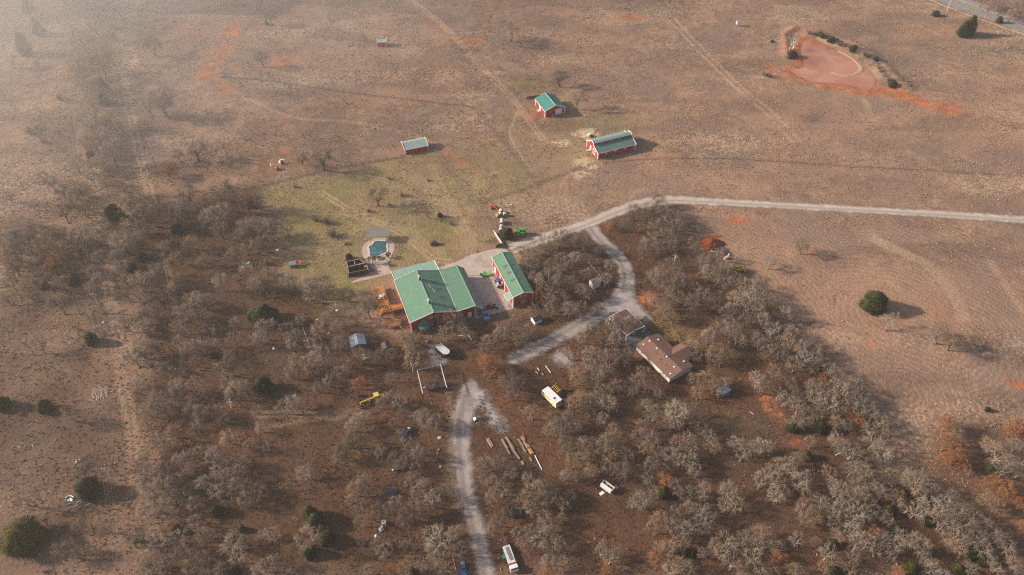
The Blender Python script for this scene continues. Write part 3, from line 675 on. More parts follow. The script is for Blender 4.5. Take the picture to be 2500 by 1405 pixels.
# ================================================================== BUILDINGS
red_wall = mat("red_metal_siding", (.300, .026, .026), .5, 0, .12, 1.2, spec=.3)
def ribbed(m, scale, dist, axis=0):
    nt = m.node_tree; N, L = nt.nodes, nt.links
    tc = N.new("ShaderNodeTexCoord"); w = N.new("ShaderNodeTexWave"); w.bands_direction = 'XYZ'[axis]; w.inputs["Scale"].default_value = scale
    L.new(tc.outputs["Object"], w.inputs["Vector"])
    b = N.new("ShaderNodeBump"); b.inputs["Distance"].default_value = dist; L.new(w.outputs[0], b.inputs["Height"]); L.new(b.outputs[0], N["Principled BSDF"].inputs["Normal"])
green_roof = mat("green_metal_roof", (.118, .238, .158), .50, 0, .10, .8, spec=.4, stain=((.160, .255, .185), .5, .45))
teal_roof = mat("teal_metal_roof", (.050, .215, .185), .50, 0, .10, .8, spec=.4)
faded_roof = mat("faded_green_roof", (.205, .335, .270), .50, 0, .14, .6, spec=.4, stain=((.28, .36, .32), .8, .5))
white_trim = mat("white_trim", (.78, .75, .72), .55, 0, .08, 2.0)
cap_green = mat("ridge_cap_green", (.26, .42, .30), .5, 0, .08, 2.0)
glass = mat("dark_glass", (.030, .035, .042), .12, 0, .1, 1.0, spec=.6)
sky_panel = mat("grey_skylight", (.115, .120, .110), .3, 0, .15, 3.0, spec=.5)
white_paint = mat("white_paint", (.78, .76, .73), .5, 0, .10, 2.0)
wood_new = mat("stained_cedar_wood", (.400, .165, .050), .7, 0, .25, 2.5)
wood_old = mat("weathered_wood", (.200, .165, .140), .85, 0, .3, 4.0)
wood_brown = mat("brown_wood", (.245, .120, .070), .8, 0, .3, 4.0)
black = mat("black_rubber", (.018, .018, .018), .8, 0, .2, 6.0)
char = mat("charred_timber", (.030, .024, .024), .9, 0, .4, 3.0)
steel = mat("galvanised_steel", (.42, .43, .45), .42, .6, .2, 3.0)
slate_roof = mat("grey_metal_roof", (.285, .320, .365), .45, .2, .2, 1.5, stain=((.42, .43, .44), 1.2, .6))
brown_shingle = mat("brown_shingles", (.165, .090, .066), .9, 0, .22, 2.2, bump=.02, bscale=9, stain=((.215, .125, .092), .6, .6))
plum_roof = mat("plum_brown_metal_roof", (.120, .068, .062), .55, 0, .12, 1.5)
cream_siding = mat("cream_siding", (.66, .60, .54), .65, 0, .10, 2.0)
grey_siding = mat("grey_white_siding", (.50, .48, .48), .65, 0, .10, 2.0)
dark_pipe = mat("dark_iron", (.040, .042, .046), .6, .4, .3, 5.0)
soil_m = mat("planter_soil", (.07, .05, .035), .95, 0, .3, 6)
plant_green = mat("dark_plant_leaf", (.030, .055, .020), .8, 0, .4, 8, rnd=.2)
stone_tan = mat("tan_coping_stone", (.440, .250, .180), .85, 0, .25, 4)

def roof_plane(mb, a, b, c, d, rib=.6, t=.08):
    """a-b along the eave, d-c along the ridge; ribs run up the slope"""
    a, b, c, d = (np.array(p, float) for p in (a, b, c, d))
    mb.slab([a, b, c, d], t)
    n = max(2, int(np.linalg.norm(b - a) / rib))
    for i in range(n + 1):
        f = i / n; mb.bar(a + (b - a) * f + (0, 0, .01), d + (c - d) * f + (0, 0, .01), .08, .05)
def window_unit(parent, c, w, h, face, name="window", split=False):
    """frame with a pane set back; face = outward direction: 'f' -y, 'l' -x, 'r' +x"""
    fr = MB(); pn = MB(); t = .09
    def P(u, z, o):
        if face == 'f': return (c[0] + u, c[1] - o, c[2] + z)
        if face == 'l': return (c[0] - o, c[1] + u, c[2] + z)
        return (c[0] + o, c[1] + u, c[2] + z)
    def bx(mb, u0, u1, z0, z1, o0, o1): 
        a = P(u0, z0, o0); b = P(u1, z1, o1); mb.b2([min(p, q) for p, q in zip(a, b)], [max(p, q) for p, q in zip(a, b)])
    bx(fr, -w / 2, w / 2, h / 2 - t, h / 2, 0, .07); bx(fr, -w / 2, w / 2, -h / 2, -h / 2 + t, 0, .07)
    bx(fr, -w / 2, -w / 2 + t, -h / 2 + t, h / 2 - t, 0, .07); bx(fr, w / 2 - t, w / 2, -h / 2 + t, h / 2 - t, 0, .07)
    bx(fr, -w / 2 + t, w / 2 - t, -.03, .03, .01, .06)
    if split: bx(fr, -.04, .04, -h / 2 + t, h / 2 - t, .012, .062)
    o = fr.build(name, white_trim, parent)
    bx(pn, -w / 2 + t, w / 2 - t, -h / 2 + t, h / 2 - t, .0, .02)
    pn.build("pane", glass, o)
    return o
def door_unit(parent, c, w, h, face, m=None, name="door"):
    d = MB(); k = MB()
    s = {'f': (0, -1), 'l': (-1, 0), 'r': (1, 0)}[face]
    dim = (w, .08, h) if face == 'f' else (.08, w, h)
    d.box((c[0] + s[0] * .03, c[1] + s[1] * .03, c[2] + h / 2), dim)
    o = d.build(name, m or white_paint, parent)
    kp = (c[0] + s[0] * .1 + (w * .38 if face == 'f' else 0), c[1] + s[1] * .1 + (w * .38 if face != 'f' else 0), c[2] + h * .48)
    k.box(kp, (.08, .08, .12)).build("handle", dark_pipe, o)
    return o
YAW = R(20)
# ------------------------------------------------------------------ main barn house
h0 = G(1006, 811)
house = thing("barn_house", h0, YAW, "large red barn style house with green metal roofs, cupolas and cedar decks", "house")
zE, zR, zV, zR2, zE2 = 4.75, 6.70, 4.35, 4.90, 2.75
D = 19.9
w = MB()
prof = [(0, 0), (15.0, 0), (15.0, zV - .12), (7.4, zR - .15), (0, zE - .15)]
w.prism(prof, 0, D)
w.prism([(15.004, 0), (21.0, 0), (21.0, zR2 - .15), (15.004, zV - .15)], .004, D - .3)
w.prism([(21.004, 2.9), (23.4, 2.62), (21.004, 4.7)], .02, .12)
w.b2((.25, D, 0), (.40, D + 6.2, 3.1)); w.b2((14.6, D, 0), (14.75, D + 6.2, 3.1)); w.b2((.4, D + 6.05, 0), (14.6, D + 6.2, 3.0))
w.build("wall", red_wall, house)
def roofpart(parent, m, *planes, name="roof", rib=.6):
    mb = MB()
    for p in planes: roof_plane(mb, *p, rib=rib)
    return mb.build(name, m, parent)
o_ = .45
r1 = roofpart(house, green_roof, ((-.35, -o_, zE - .08), (-.35, D + .1, zE - .08), (7.4, D + .1, zR), (7.4, -o_, zR)))
r2 = roofpart(house, green_roof, ((15.1, D + .1, zV), (15.1, -o_, zV), (7.4, -o_, zR), (7.4, D + .1, zR)))
r3 = roofpart(house, green_roof, ((15.12, -o_, zV + .02), (15.12, D - .1, zV + .02), (21.0, D - .1, zR2), (21.0, -o_, zR2)))
r4 = roofpart(house, green_roof, ((23.55, D - .1, zE2), (23.55, -o_, zE2), (21.0, -o_, zR2), (21.0, D - .1, zR2)))
r5 = roofpart(house, faded_roof, ((.0, D + 6.7, 3.15), (15.05, D + 6.7, 3.15), (15.05, D + .12, 4.30), (.0, D + .12, 4.30)), rib=.55)
tr = MB()
def rake(pts, y, hh=.26):
    for (x0, z0), (x1, z1) in zip(pts[:-1], pts[1:]): tr.bar((x0, y, z0 + .0), (x1, y, z1 + .0), .10, hh)
rake([(-.38, zE - .08), (7.4, zR + .04), (15.1, zV + .03), (21.0, zR2 + .04), (23.6, zE2)], -o_ - .03)
rake([(-.38, zE - .08), (7.4, zR + .04), (15.1, zV + .03)], D + .12); rake([(15.12, zV + .05), (21.0, zR2 + .05), (23.6, zE2)], D - .08)
tr.bar((-.40, -o_, zE - .07), (-.40, D + .1, zE - .07), .12, .22)
tr.bar((23.62, -o_, zE2), (23.62, D - .1, zE2), .07, .14)
tr.bar((-.02, D + .1, 4.33), (-.02, D + 6.75, 3.18), .13, .22); tr.bar((15.08, D + .1, 4.33), (15.08, D + 6.75, 3.18), .13, .22); tr.bar((0, D + 6.74, 3.16), (15.05, D + 6.74, 3.16), .06, .12)
tr.box((-.03, -.03, 2.2), (.22, .22, 4.5)); tr.box((21.0, -.08, 2.35), (.22, .18, 4.7)); tr.box((-.03, D, 2.2), (.2, .2, 4.4))
tr.bar((15.11, -o_, zV + .06), (15.11, D, zV + .06), .10, .05)
tr.build("white_trim", white_trim, house)
cp = MB(); cp.bar((7.4, -o_, zR + .06), (7.4, D + .1, zR + .06), .34, .06); cp.bar((21.0, -o_, zR2 + .06), (21.0, D - .1, zR2 + .06), .26, .05)
cp.build("ridge_cap", cap_green, house)
for v in (4.1, 15.6):
    cu = MB().box((7.4, v, zR + .45), (.95, .95, 1.1)).build("cupola", mat("cupola_red", (.13, .03, .03), .7), house)
    tt = MB()
    for i in (-1, 1):
        for j in (-1, 1): tt.box((7.4 + i * .48, v + j * .48, zR + .45), (.13, .13, 1.1))
    tt.box((7.4, v, zR + .96), (1.2, 1.2, .12)); tt.build("corner_trim", white_trim, cu)
    rf = MB().add([(7.4 - .66, v - .66, zR + 1.02), (7.4 + .66, v - .66, zR + 1.02), (7.4 + .66, v + .66, zR + 1.02), (7.4 - .66, v + .66, zR + 1.02), (7.4, v, zR + 1.62)], [(0, 1, 4), (1, 2, 4), (2, 3, 4), (3, 0, 4), (3, 2, 1, 0)])
    rf.build("cupola_roof", mat("cupola_roof_green", (.10, .16, .12), .5), cu)
    hb = MB()
    for i in (-1, 1):
        for j in (-1, 1): hb.bar((7.4 + i * .66, v + j * .66, zR + 1.06), (7.4, v, zR + 1.66), .10, .08)
    hb.build("hip_trim", white_trim, cu)
def on2(u): return zR + (zV - zR) * (u - 7.4) / 7.7
for v in (14.2, 10.4, 6.6):
    for k, (u0, u1) in enumerate(((11.0, 12.5),)):
        mb = MB(); mb.slab([(u0, v - .42, on2(u0) + .10), (u1, v - .42, on2(u1) + .10), (u1, v + .42, on2(u1) + .10), (u0, v + .42, on2(u0) + .10)], .08); mb.build("skylight", sky_panel, house)
for u, v in ((9.5, 12.2), (9.7, 11.3), (10.2, 10.2), (10.4, 9.3)):
    MB().tube((u, v, on2(u)), (u, v, on2(u) + .45), .10).build("vent_pipe", white_paint, house)
MB().tube((7.55, -.62, .0), (7.55, -.62, 7.6), .14, n=10).build("flue_pipe", dark_pipe, house)
MB().tube((7.55, -.62, 7.55), (7.55, -.62, 7.75), .24, n=10).build("flue_cap", steel, house)
for u, z in ((6.55, 4.35), (8.45, 4.35)): window_unit(house, (u, 0, z), 1.15, 1.25, 'f', split=True)
for u, z in ((6.35, 1.55), (8.9, 1.55)): window_unit(house, (u, 0, z), 1.15, 1.5, 'f')
door_unit(house, (19.2, .0, .05), 1.25, 2.15, 'f')
pg = MB(); pg.box((7.6, -.55, 3.05), (4.6, .14, .28)); pg.box((5.35, -.55, 1.5), (.16, .16, 3.0)); pg.box((9.85, -.55, 1.5), (.16, .16, 3.0)); pg.box((5.35, -.28, 3.05), (.14, .5, .2)); pg.box((9.85, -.28, 3.05), (.14, .5, .2)); pg.box((7.6, -.3, 3.12), (4.4, .36, .08))
pg.build("timber_frame", wood_brown, house)
# entrance porch
pc = MB(); pc.b2((2.3, -2.0, 0), (4.9, -.02, .95)); pc.b2((2.3, -2.0, .95), (2.42, -.02, 2.35)); pc.b2((2.42, -2.0, 2.1), (4.9, -1.88, 2.35)); pc.b2((2.42, -2.0, .95), (2.6, -1.88, 2.1)); pc.b2((3.55, -2.0, .95), (3.75, -1.88, 2.1))
por = pc.build("porch", red_wall, house)
roofpart(house, teal_roof, ((5.15, -2.35, 2.45), (2.05, -2.35, 2.45), (2.05, -.02, 3.25), (5.15, -.02, 3.25)), name="porch_roof")
window_unit(house, (3.07, -2.0, 1.45), .95, 1.2, 'f')
MB().b2((3.95, -2.06, .05), (4.05, -1.98, 2.2)).b2((4.65, -2.06, .05), (4.75, -1.98, 2.2)).b2((4.05, -2.06, 2.08), (4.65, -1.98, 2.2)).b2((4.05, -2.06, .05), (4.65, -1.98, .2)).build("screen_door", white_trim, house)
MB().b2((4.05, -2.02, .2), (4.65, -1.99, 2.08)).build("pane", glass, house)
pt = MB()
for i, v in enumerate((.0, 4.9, 9.8, 14.7, 19.4)): pt.box((23.4, v, 1.35), (.16, .16, 2.7))
for v in (0.0, 4.9, 9.8, 14.7, 19.4): pass
for v in (.0, 4.9, 9.8, 14.7, 19.4): MB().box((23.4, v, 1.33), (.16, .16, 2.66)).build("post", white_trim, house)
MB().box((-.55, 10.6, .55), (.75, .95, 1.1)).build("air_conditioner", mat("white_cabinet", (.72, .72, .70), .5), house)
for v in (3.0, 6.2, 16.5): window_unit(house, (0, v, 2.2), 1.1, 1.3, 'l')
# house lettering on the gable (three white capitals)
tx = bpy.data.curves.new("sign_lettering", 'FONT'); tx.body = "LMF"; tx.size = .62; tx.extrude = .02; tx.align_x = 'CENTER'
to = bpy.data.objects.new("sign_lettering", tx); col.objects.link(to); tx.materials.append(white_paint)
bpy.context.view_layer.update()
tme = bpy.data.meshes.new_from_object(to.evaluated_get(bpy.context.evaluated_depsgraph_get())); bpy.data.objects.remove(to); bpy.data.curves.remove(tx)
to = link("sign_lettering", tme, house); to.location = (3.85, -.04, 3.45); to.rotation_euler = (R(90), 0, 0)
# ------------------------------------------------------------------ workshop
w0 = G(1253.5, 751)
shop = thing("workshop", w0, YAW, "long narrow red workshop with pale green gable roof beside the concrete yard", "workshop")
W, D2, e, r = 6.55, 20.0, 5.0, 6.0
MB().prism([(0, 0), (W, 0), (W, e - .12), (W / 2, r - .15), (0, e - .12)], 0, D2).build("wall", red_wall, shop)
roofpart(shop, green_roof, ((-.3, -.4, e - .08), (-.3, D2 + .4, e - .08), (W / 2, D2 + .4, r), (W / 2, -.4, r)))
roofpart(shop, green_roof, ((W + .3, D2 + .4, e - .08), (W + .3, -.4, e - .08), (W / 2, -.4, r), (W / 2, D2 + .4, r)))
tr = MB(); rake([(-.34, e - .08), (W / 2, r + .04), (W + .34, e - .08)], -.43); rake([(-.34, e - .08), (W / 2, r + .04), (W + .34, e - .08)], D2 + .43)
tr.bar((-.36, -.4, e - .07), (-.36, D2 + .4, e - .07), .12, .2); tr.box((-.04, -.04, 2.4), (.42, .3, 4.8)); tr.box((-.04, D2 + .02, 2.4), (.24, .24, 4.8)); tr.box((W + .02, -.03, 2.4), (.18, .18, 4.8))
tr.build("white_trim", white_trim, shop)
MB().bar((W / 2, -.4, r + .06), (W / 2, D2 + .4, r + .06), .34, .06).build("ridge_cap", cap_green, shop)
for v in (13.9, 10.3, 6.7):
    for s in (-1, 1):
        u0, u1 = W / 2 + s * .45, W / 2 + s * 1.75
        zf = lambda u: r - (r - e) * abs(u - W / 2) / (W / 2) + .09
        P = [(u0, v - .4, zf(u0)), (u1, v - .4, zf(u1)), (u1, v + .4, zf(u1)), (u0, v + .4, zf(u0))]
        if s > 0: P = P[::-1]
        MB().slab(P[::-1], .06).build("skylight", sky_panel, shop)
for u in (2.55, 4.0): window_unit(shop, (u, 0, 4.05), .85, 1.25, 'f', split=False)
window_unit(shop, (3.4, 0, 1.65), 1.55, .95, 'f', split=True)
MB().box((-.06, 12.7, 1.9), (.14, .5, 3.8)).build("downpipe", white_trim, shop); MB().box((-.06, 8.2, 1.9), (.14, .35, 3.8)).build("downpipe", white_trim, shop)
door_unit(shop, (0, 18.0, .05), 1.1, 2.2, 'l')
roofpart(shop, faded_roof, ((-1.75, .9, 2.45), (-1.75, 4.3, 2.45), (-.03, 4.3, 3.15), (-.03, .9, 3.15)), name="awning")
aw = MB(); aw.bar((-1.78, .85, 2.45), (-1.78, 4.35, 2.45), .1, .16); aw.bar((-1.78, .86, 2.46), (-.03, .86, 3.16), .1, .16); aw.bar((-1.78, 4.34, 2.46), (-.03, 4.34, 3.16), .1, .16); aw.build("awning_trim", white_trim, shop)
for v in (1.0, 4.2): MB().box((-1.68, v, 1.2), (.12, .12, 2.4)).build("post", white_trim, shop)
fp = MB()
for x, y in ((W + .1, 4.0), (W + 2.6, 4.2), (W + 2.7, 7.6)): fp.box((x, y, .7), (.12, .12, 1.4))
fp.bar((W + .1, 4.0, 1.3), (W + 2.6, 4.2, 1.3), .06, .14); fp.bar((W + 2.6, 4.2, 1.3), (W + 2.7, 7.6, 1.3), .06, .14); fp.bar((W + .1, 4.0, .7), (W + 2.6, 4.2, .7), .06, .14); fp.bar((W + 2.6, 4.2, .7), (W + 2.7, 7.6, .7), .06, .14)
q = G(1253.5, 751)
pen = fp.build("animal_pen", wood_old); pen.location = (w0[0], w0[1], 0); pen.rotation_euler = (0, 0, YAW); tag(pen, "small weathered rail pen against the workshop back wall", "pen")
# ------------------------------------------------------------------ garage barn up the slope
a0 = G(1331, 286.5)
ba = thing("garage_barn", a0, R(22), "small red barn with teal gable roof and white garage door", "barn")
W, D2, e, r = 9.0, 10.2, 3.1, 5.0
MB().prism([(0, 0), (W, 0), (W, e - .1), (W / 2, r - .12), (0, e - .1)], 0, D2).build("wall", mat("red_barn_siding", (.34, .024, .026), .5, 0, .1, 1.2), ba)
roofpart(ba, teal_roof, ((-.35, -.4, e - .1), (-.35, D2 + .4, e - .1), (W / 2, D2 + .4, r), (W / 2, -.4, r)))
roofpart(ba, teal_roof, ((W + .35, D2 + .4, e - .1), (W + .35, -.4, e - .1), (W / 2, -.4, r), (W / 2, D2 + .4, r)))
tr = MB(); rake([(-.38, e - .08), (W / 2, r + .05), (W + .38, e - .08)], -.44, .32); rake([(-.38, e - .08), (W / 2, r + .05), (W + .38, e - .08)], D2 + .44, .32); tr.bar((-.4, -.4, e - .08), (-.4, D2 + .4, e - .08), .14, .26)
tr.box((-.05, -.05, 1.5), (.34, .34, 3.0)); tr.box((W + .05, -.05, 1.5), (.34, .34, 3.0)); tr.box((-.05, D2, 1.5), (.3, .3, 3.0)); tr.bar((W / 2, -.4, r + .08), (W / 2, D2 + .4, r + .08), .16, .06); tr.build("white_trim", white_trim, ba)
gd = MB()
for k in range(4): gd.box((6.3, -.06, .42 + k * .68), (3.1, .1, .66))
gd.build("garage_door", white_paint, ba)
door_unit(ba, (0, 5.6, .1), 1.4, 2.2, 'l'); MB().box((-.6, 5.6, .12), (1.1, 1.8, .2)).build("door_step", mat("pale_concrete", (.5, .44, .38), .8), ba)
tk = MB().tube((3.3, -1.1, 0), (3.3, -1.1, .6), .75, n=16); tank = tk.build("stock_tank", steel); tank.location = (a0[0], a0[1], 0); tank.rotation_euler = (0, 0, R(22)); tag(tank, "round galvanised stock tank by the white garage door", "tank")
fb = MB(); 
for k in range(7): fb.box((-2.2 - .1 * k, 9.0 + k * .55, .75), (.1, .5, 1.5), rz=R(20))
fbo = fb.build("board_fence", mat("dark_red_boards", (.13, .035, .03), .8, var=.3)); fbo.location = (a0[0], a0[1], 0); fbo.rotation_euler = (0, 0, R(22) + R(-50)); 
bpy.data.objects.remove(fbo)
bf = thing("board_fence", G(1288, 243), R(14), "short dark red board fence behind the small teal roofed barn", "fence")
for k in range(9): MB().box((k * .72, 0, .7), (.66, .08, 1.4)).build("plank", mat("dark_red_boards", (.13, .035, .03), .8, var=.3), bf)
for k in range(4): MB().box((k * 1.95, .1, .8), (.14, .14, 1.6)).build("post", wood_old, bf)
# ------------------------------------------------------------------ long barn with the raised monitor ridge
b0 = G(1459.5, 388.5)
bb_ = thing("monitor_barn", b0, R(22.5), "red barn with raised louvred ridge and greenish roof near the hay patches", "barn")
W, D2 = 16.7, 9.6
e, zl, zm, zt = 2.9, 4.2, 5.0, 5.35
prof = [(0, 0), (D2, 0), (D2, e), (6.9, zl), (6.9, zl + .35), (5.2, zt - .1), (4.0, zm), (3.9, zl), (0, e)]
MB().prism(prof, 0, W, axis='x').build("wall", mat("red_barn_siding", (.34, .024, .026), .5), bb_)
fade2 = mat("sage_metal_roof", (.150, .285, .235), .5, 0, .16, .5, stain=((.19, .31, .26), .7, .5))
roofpart(bb_, mat("slate_green_roof", (.105, .190, .172), .5, 0, .16, .5), ((W + .3, -.45, e - .1), (-.3, -.45, e - .1), (-.3, 3.85, zl + .05), (W + .3, 3.85, zl + .05))[::1], rib=.8)
roofpart(bb_, fade2, ((-.3, D2 + .4, e - .05), (W + .3, D2 + .4, e - .05), (W + .3, 6.85, zl + .1), (-.3, 6.85, zl + .1)), rib=.8)
roofpart(bb_, fade2, ((-.3, 7.1, zl + .5), (W + .3, 7.1, zl + .5), (W + .3, 5.0, zt), (-.3, 5.0, zt)), rib=.8)
roofpart(bb_, mat("slate_green_roof", (.105, .190, .172), .5), ((W + .3, 3.6, zm - .05), (-.3, 3.6, zm - .05), (-.3, 5.0, zt), (W + .3, 5.0, zt)), rib=.8)
for k in range(22):
    x = .5 + k * .74
    MB().slab([(x, 3.68, zm + .10), (x + .42, 3.68, zm + .10), (x + .42, 4.7, zt + .06), (x, 4.7, zt + .06)][::-1], .05).build("ridge_panel", mat("pale_ridge_panel", (.46, .52, .54), .3, .3), bb_)
tr = MB()
for x in (-.33, W + .33):
    tr.bar((x, -.5, e - .1), (x, 3.9, zl + .1), .14, .32); tr.bar((x, 3.6, zm), (x, 5.0, zt + .05), .14, .34); tr.bar((x, 5.0, zt + .05), (x, 7.1, zl + .55), .14, .3); tr.bar((x, 6.8, zl + .15), (x, D2 + .4, e), .14, .32); tr.bar((x, 3.75, zl + .05), (x, 3.75, zm), .12, .2, up=(0, 1, 0))
for x in (-.03, W + .03):
    for y in (-.04, D2 + .04): tr.box((x, y, 1.45), (.34, .34, 2.9))
tr.bar((-.3, -.47, e - .1), (W + .3, -.47, e - .1), .06, .14); tr.build("white_trim", white_trim, bb_)
for x in (3.6, 7.7, 12.0): MB().box((x, -.05, 2.15), (.95, .1, 1.25)).build("shutter", mat("pale_shutter", (.60, .52, .48), .6), bb_)
for x in (3.2, 7.4, 11.4): MB().box((x, 3.80, zl + .35), (.85, .1, .5)).build("ridge_hatch", mat("pale_shutter", (.60, .52, .48), .6), bb_)
door_unit(bb_, (0, 6.6, .1), 1.1, 2.2, 'l')
sd = MB()
for a_, b_ in (((2.3, .2), (2.3, 2.4)), ((4.5, .2), (4.5, 2.4)), ((2.3, 2.4), (4.5, 2.4)), ((2.3, .2), (4.5, .2)), ((2.3, .2), (4.5, 2.4)), ((2.3, 2.4), (4.5, .2))):
    sd.bar((-.05, a_[0], a_[1]), (-.05, b_[0], b_[1]), .14, .16, up=(1, 0, 0))
sd.build("crossed_barn_door", white_trim, bb_)
MB().box((-1.2, 6.5, .15), (1.8, .9, .25)).build("door_ramp", mat("pale_concrete", (.5, .44, .38), .8), bb_)
# ------------------------------------------------------------------ sheds
def small_shed(name, px, yaw, label, w, d, e, r, wallm, roofm, gable_front=True, trim=True, doorw=None, cat="shed", off=(0, 0), rib=.6, mono=None):
    s = thing(name, G(*px), yaw, label, cat)
    if mono:
        MB().prism([(0, 0), (d, 0), (d, mono[1]), (0, mono[0])], 0, w, axis='x').build("wall", wallm, s)
        roofpart(s, roofm, ((w + .25, -.25, mono[0] + .02), (-.25, -.25, mono[0] + .02), (-.25, d + .25, mono[1] + .02), (w + .25, d + .25, mono[1] + .02)), rib=rib)
    elif gable_front:
        MB().prism([(0, 0), (w, 0), (w, e - .05), (w / 2, r - .08), (0, e - .05)], 0, d).build("wall", wallm, s)
        roofpart(s, roofm, ((-.2, -.2, e - .06), (-.2, d + .2, e - .06), (w / 2, d + .2, r), (w / 2, -.2, r)), rib=rib)
        roofpart(s, roofm, ((w + .2, d + .2, e - .06), (w + .2, -.2, e - .06), (w / 2, -.2, r), (w / 2, d + .2, r)), rib=rib)
    else:
        MB().prism([(0, 0), (d, 0), (d, e - .05), (d / 2, r - .08), (0, e - .05)], 0, w, axis='x').build("wall", wallm, s)
        roofpart(s, roofm, ((w + .2, -.2, e - .06), (-.2, -.2, e - .06), (-.2, d / 2, r), (w + .2, d / 2, r)), rib=rib)
        roofpart(s, roofm, ((-.2, d + .2, e - .06), (w + .2, d + .2, e - .06), (w + .2, d / 2, r), (-.2, d / 2, r)), rib=rib)
    return s
sc = thing("loafing_shed", G(990.5, 377.5), R(20), "red livestock shed with pale curved green roof at the pasture fence", "shed")
MB().prism([(0, 0), (5.2, 0), (5.2, 2.6), (3.4, 3.25), (0, 2.2)], 0, 9.2, axis='x').build("wall", mat("red_barn_siding", (.34, .024, .026), .5), sc)
pale_rf = mat("pale_sage_roof", (.33, .42, .37), .5, 0, .14, .8)
roofpart(sc, pale_rf, ((9.5, -.3, 2.2), (-.3, -.3, 2.2), (-.3, 3.4, 3.4), (9.5, 3.4, 3.4)), rib=.5)
roofpart(sc, pale_rf, ((-.3, 5.5, 2.65), (9.5, 5.5, 2.65), (9.5, 3.4, 3.42), (-.3, 3.4, 3.42)), rib=.5)
tr = MB()
for x in (-.33, 9.53): tr.bar((x, -.34, 2.2), (x, 3.4, 3.46), .14, .28); tr.bar((x, 3.4, 3.46), (x, 5.55, 2.7), .14, .28)
for x in (-.02, 9.22): tr.box((x, -.04, 1.1), (.26, .26, 2.2))
tr.bar((-.3, -.33, 2.2), (9.5, -.33, 2.2), .08, .16); tr.build("white_trim", white_trim, sc)
sd_ = small_shed("hay_shed", (921.5, 115), R(3), "tiny red shed standing alone far out in the pasture", 4.3, 3.2, 0, 0, mat("red_barn_siding", (.34, .024, .026), .5), pale_rf, mono=(2.4, 3.2))
tr = MB(); tr.box((-.02, -.04, 1.2), (.24, .24, 2.4)); tr.box((4.32, -.04, 1.2), (.24, .24, 2.4)); tr.bar((-.28, -.3, 2.44), (-.28, 3.5, 3.26), .12, .24); tr.bar((4.58, -.3, 2.44), (4.58, 3.5, 3.26), .12, .24); tr.bar((-.3, -.28, 2.42), (4.6, -.28, 2.42), .06, .12); tr.build("white_trim", white_trim, sd_)
ws = small_shed("garden_shed", (1447.5, 707), R(28), "white garden shed with brown roof inside the drive loop", 2.9, 2.5, 2.3, 2.9, cream_siding, mat("faded_brown_roof", (.215, .140, .120), .7), False)
door_unit(ws, (0, 1.25, .1), .9, 1.9, 'l', grey_siding); window_unit(ws, (0, .5, 1.4), .5, .6, 'l')
ms = small_shed("metal_shed", (1762, 972), R(28), "small square galvanised shed southeast of the mobile home", 2.7, 2.7, 2.1, 2.5, mat("grey_metal_wall", (.30, .32, .35), .5, .3, .25, 2), slate_roof, False)
MB().box((-.5, 1.0, .6), (.8, 1.2, 1.2)).build("side_box", wood_old, ms)
# open grey canopy among the oaks
cy = thing("grey_canopy", G(861, 861), R(18), "open canopy with a grey metal gable roof among oaks below the house", "canopy")
roofpart(cy, slate_roof, ((-.2, -.2, 2.6), (-.2, 4.4, 2.6), (2.2, 4.4, 3.3), (2.2, -.2, 3.3)))
roofpart(cy, slate_roof, ((4.6, 4.4, 2.5), (4.6, -.2, 2.5), (2.2, -.2, 3.3), (2.2, 4.4, 3.3)))
for x in (0, 4.3):
    for y in (0, 4.2): MB().box((x, y, 1.25), (.16, .16, 2.5)).build("post", wood_old, cy)
for (x, y, dx, dy, dz) in ((1.0, 1.2, 1.2, 1.6, .9), (2.7, 1.0, 1.0, 1.0, 1.2), (2.2, 2.8, 1.8, 1.0, .8)): MB().box((x, y, dz / 2), (dx, dy, dz), rz=.3).build("stored_crate", mat("crate_dark", (.10, .085, .075), .8, var=.4), cy)
bs = small_shed("timber_shed", (937, 863), R(20), "little brown timber shed near the pale round tanks", 2.3, 2.3, 1.9, 2.5, wood_brown, mat("old_dark_roof", (.080, .070, .066), .8))
window_unit(bs, (1.35, 0, 1.1), .9, .9, 'f')
pm = small_shed("play_hut", (1296, 783), R(-58), "small dark hut with a white end wall below the workshop", 2.4, 2.6, 1.6, 2.3, white_paint, mat("old_dark_roof", (.080, .070, .066), .8))
# chicken coop: green roof and red run lid
co = thing("chicken_coop", G(709, 657), R(17), "chicken coop with grey green roof and bright red lid", "coop")
MB().box((1.0, .9, .75), (1.9, 1.4, 1.3)).build("hutch", wood_old, co)
MB().slab([(-.2, .05, 1.45), (2.3, .05, 1.45), (2.3, 1.9, 1.75), (-.2, 1.9, 1.75)], .06).build("roof", mat("grey_green_sheet", (.17, .25, .22), .6), co)
MB().slab([(2.38, .75, 1.2), (4.0, .75, 1.2), (4.0, 2.0, 1.45), (2.38, 2.0, 1.45)], .06).build("run_lid", mat("bright_red_sheet", (.62, .085, .055), .5), co)
rn = MB()
for x in (2.45, 3.93):
    for y in (.85, 1.9): rn.box((x, y, .58), (.08, .08, 1.16))
rn.bar((2.45, .85, .6), (3.93, .85, .6), .05, .06); rn.bar((2.45, 1.9, .6), (3.93, 1.9, .6), .05, .06); rn.bar((2.45, .85, .6), (2.45, 1.9, .6), .05, .06); rn.build("run_frame", wood_brown, co)
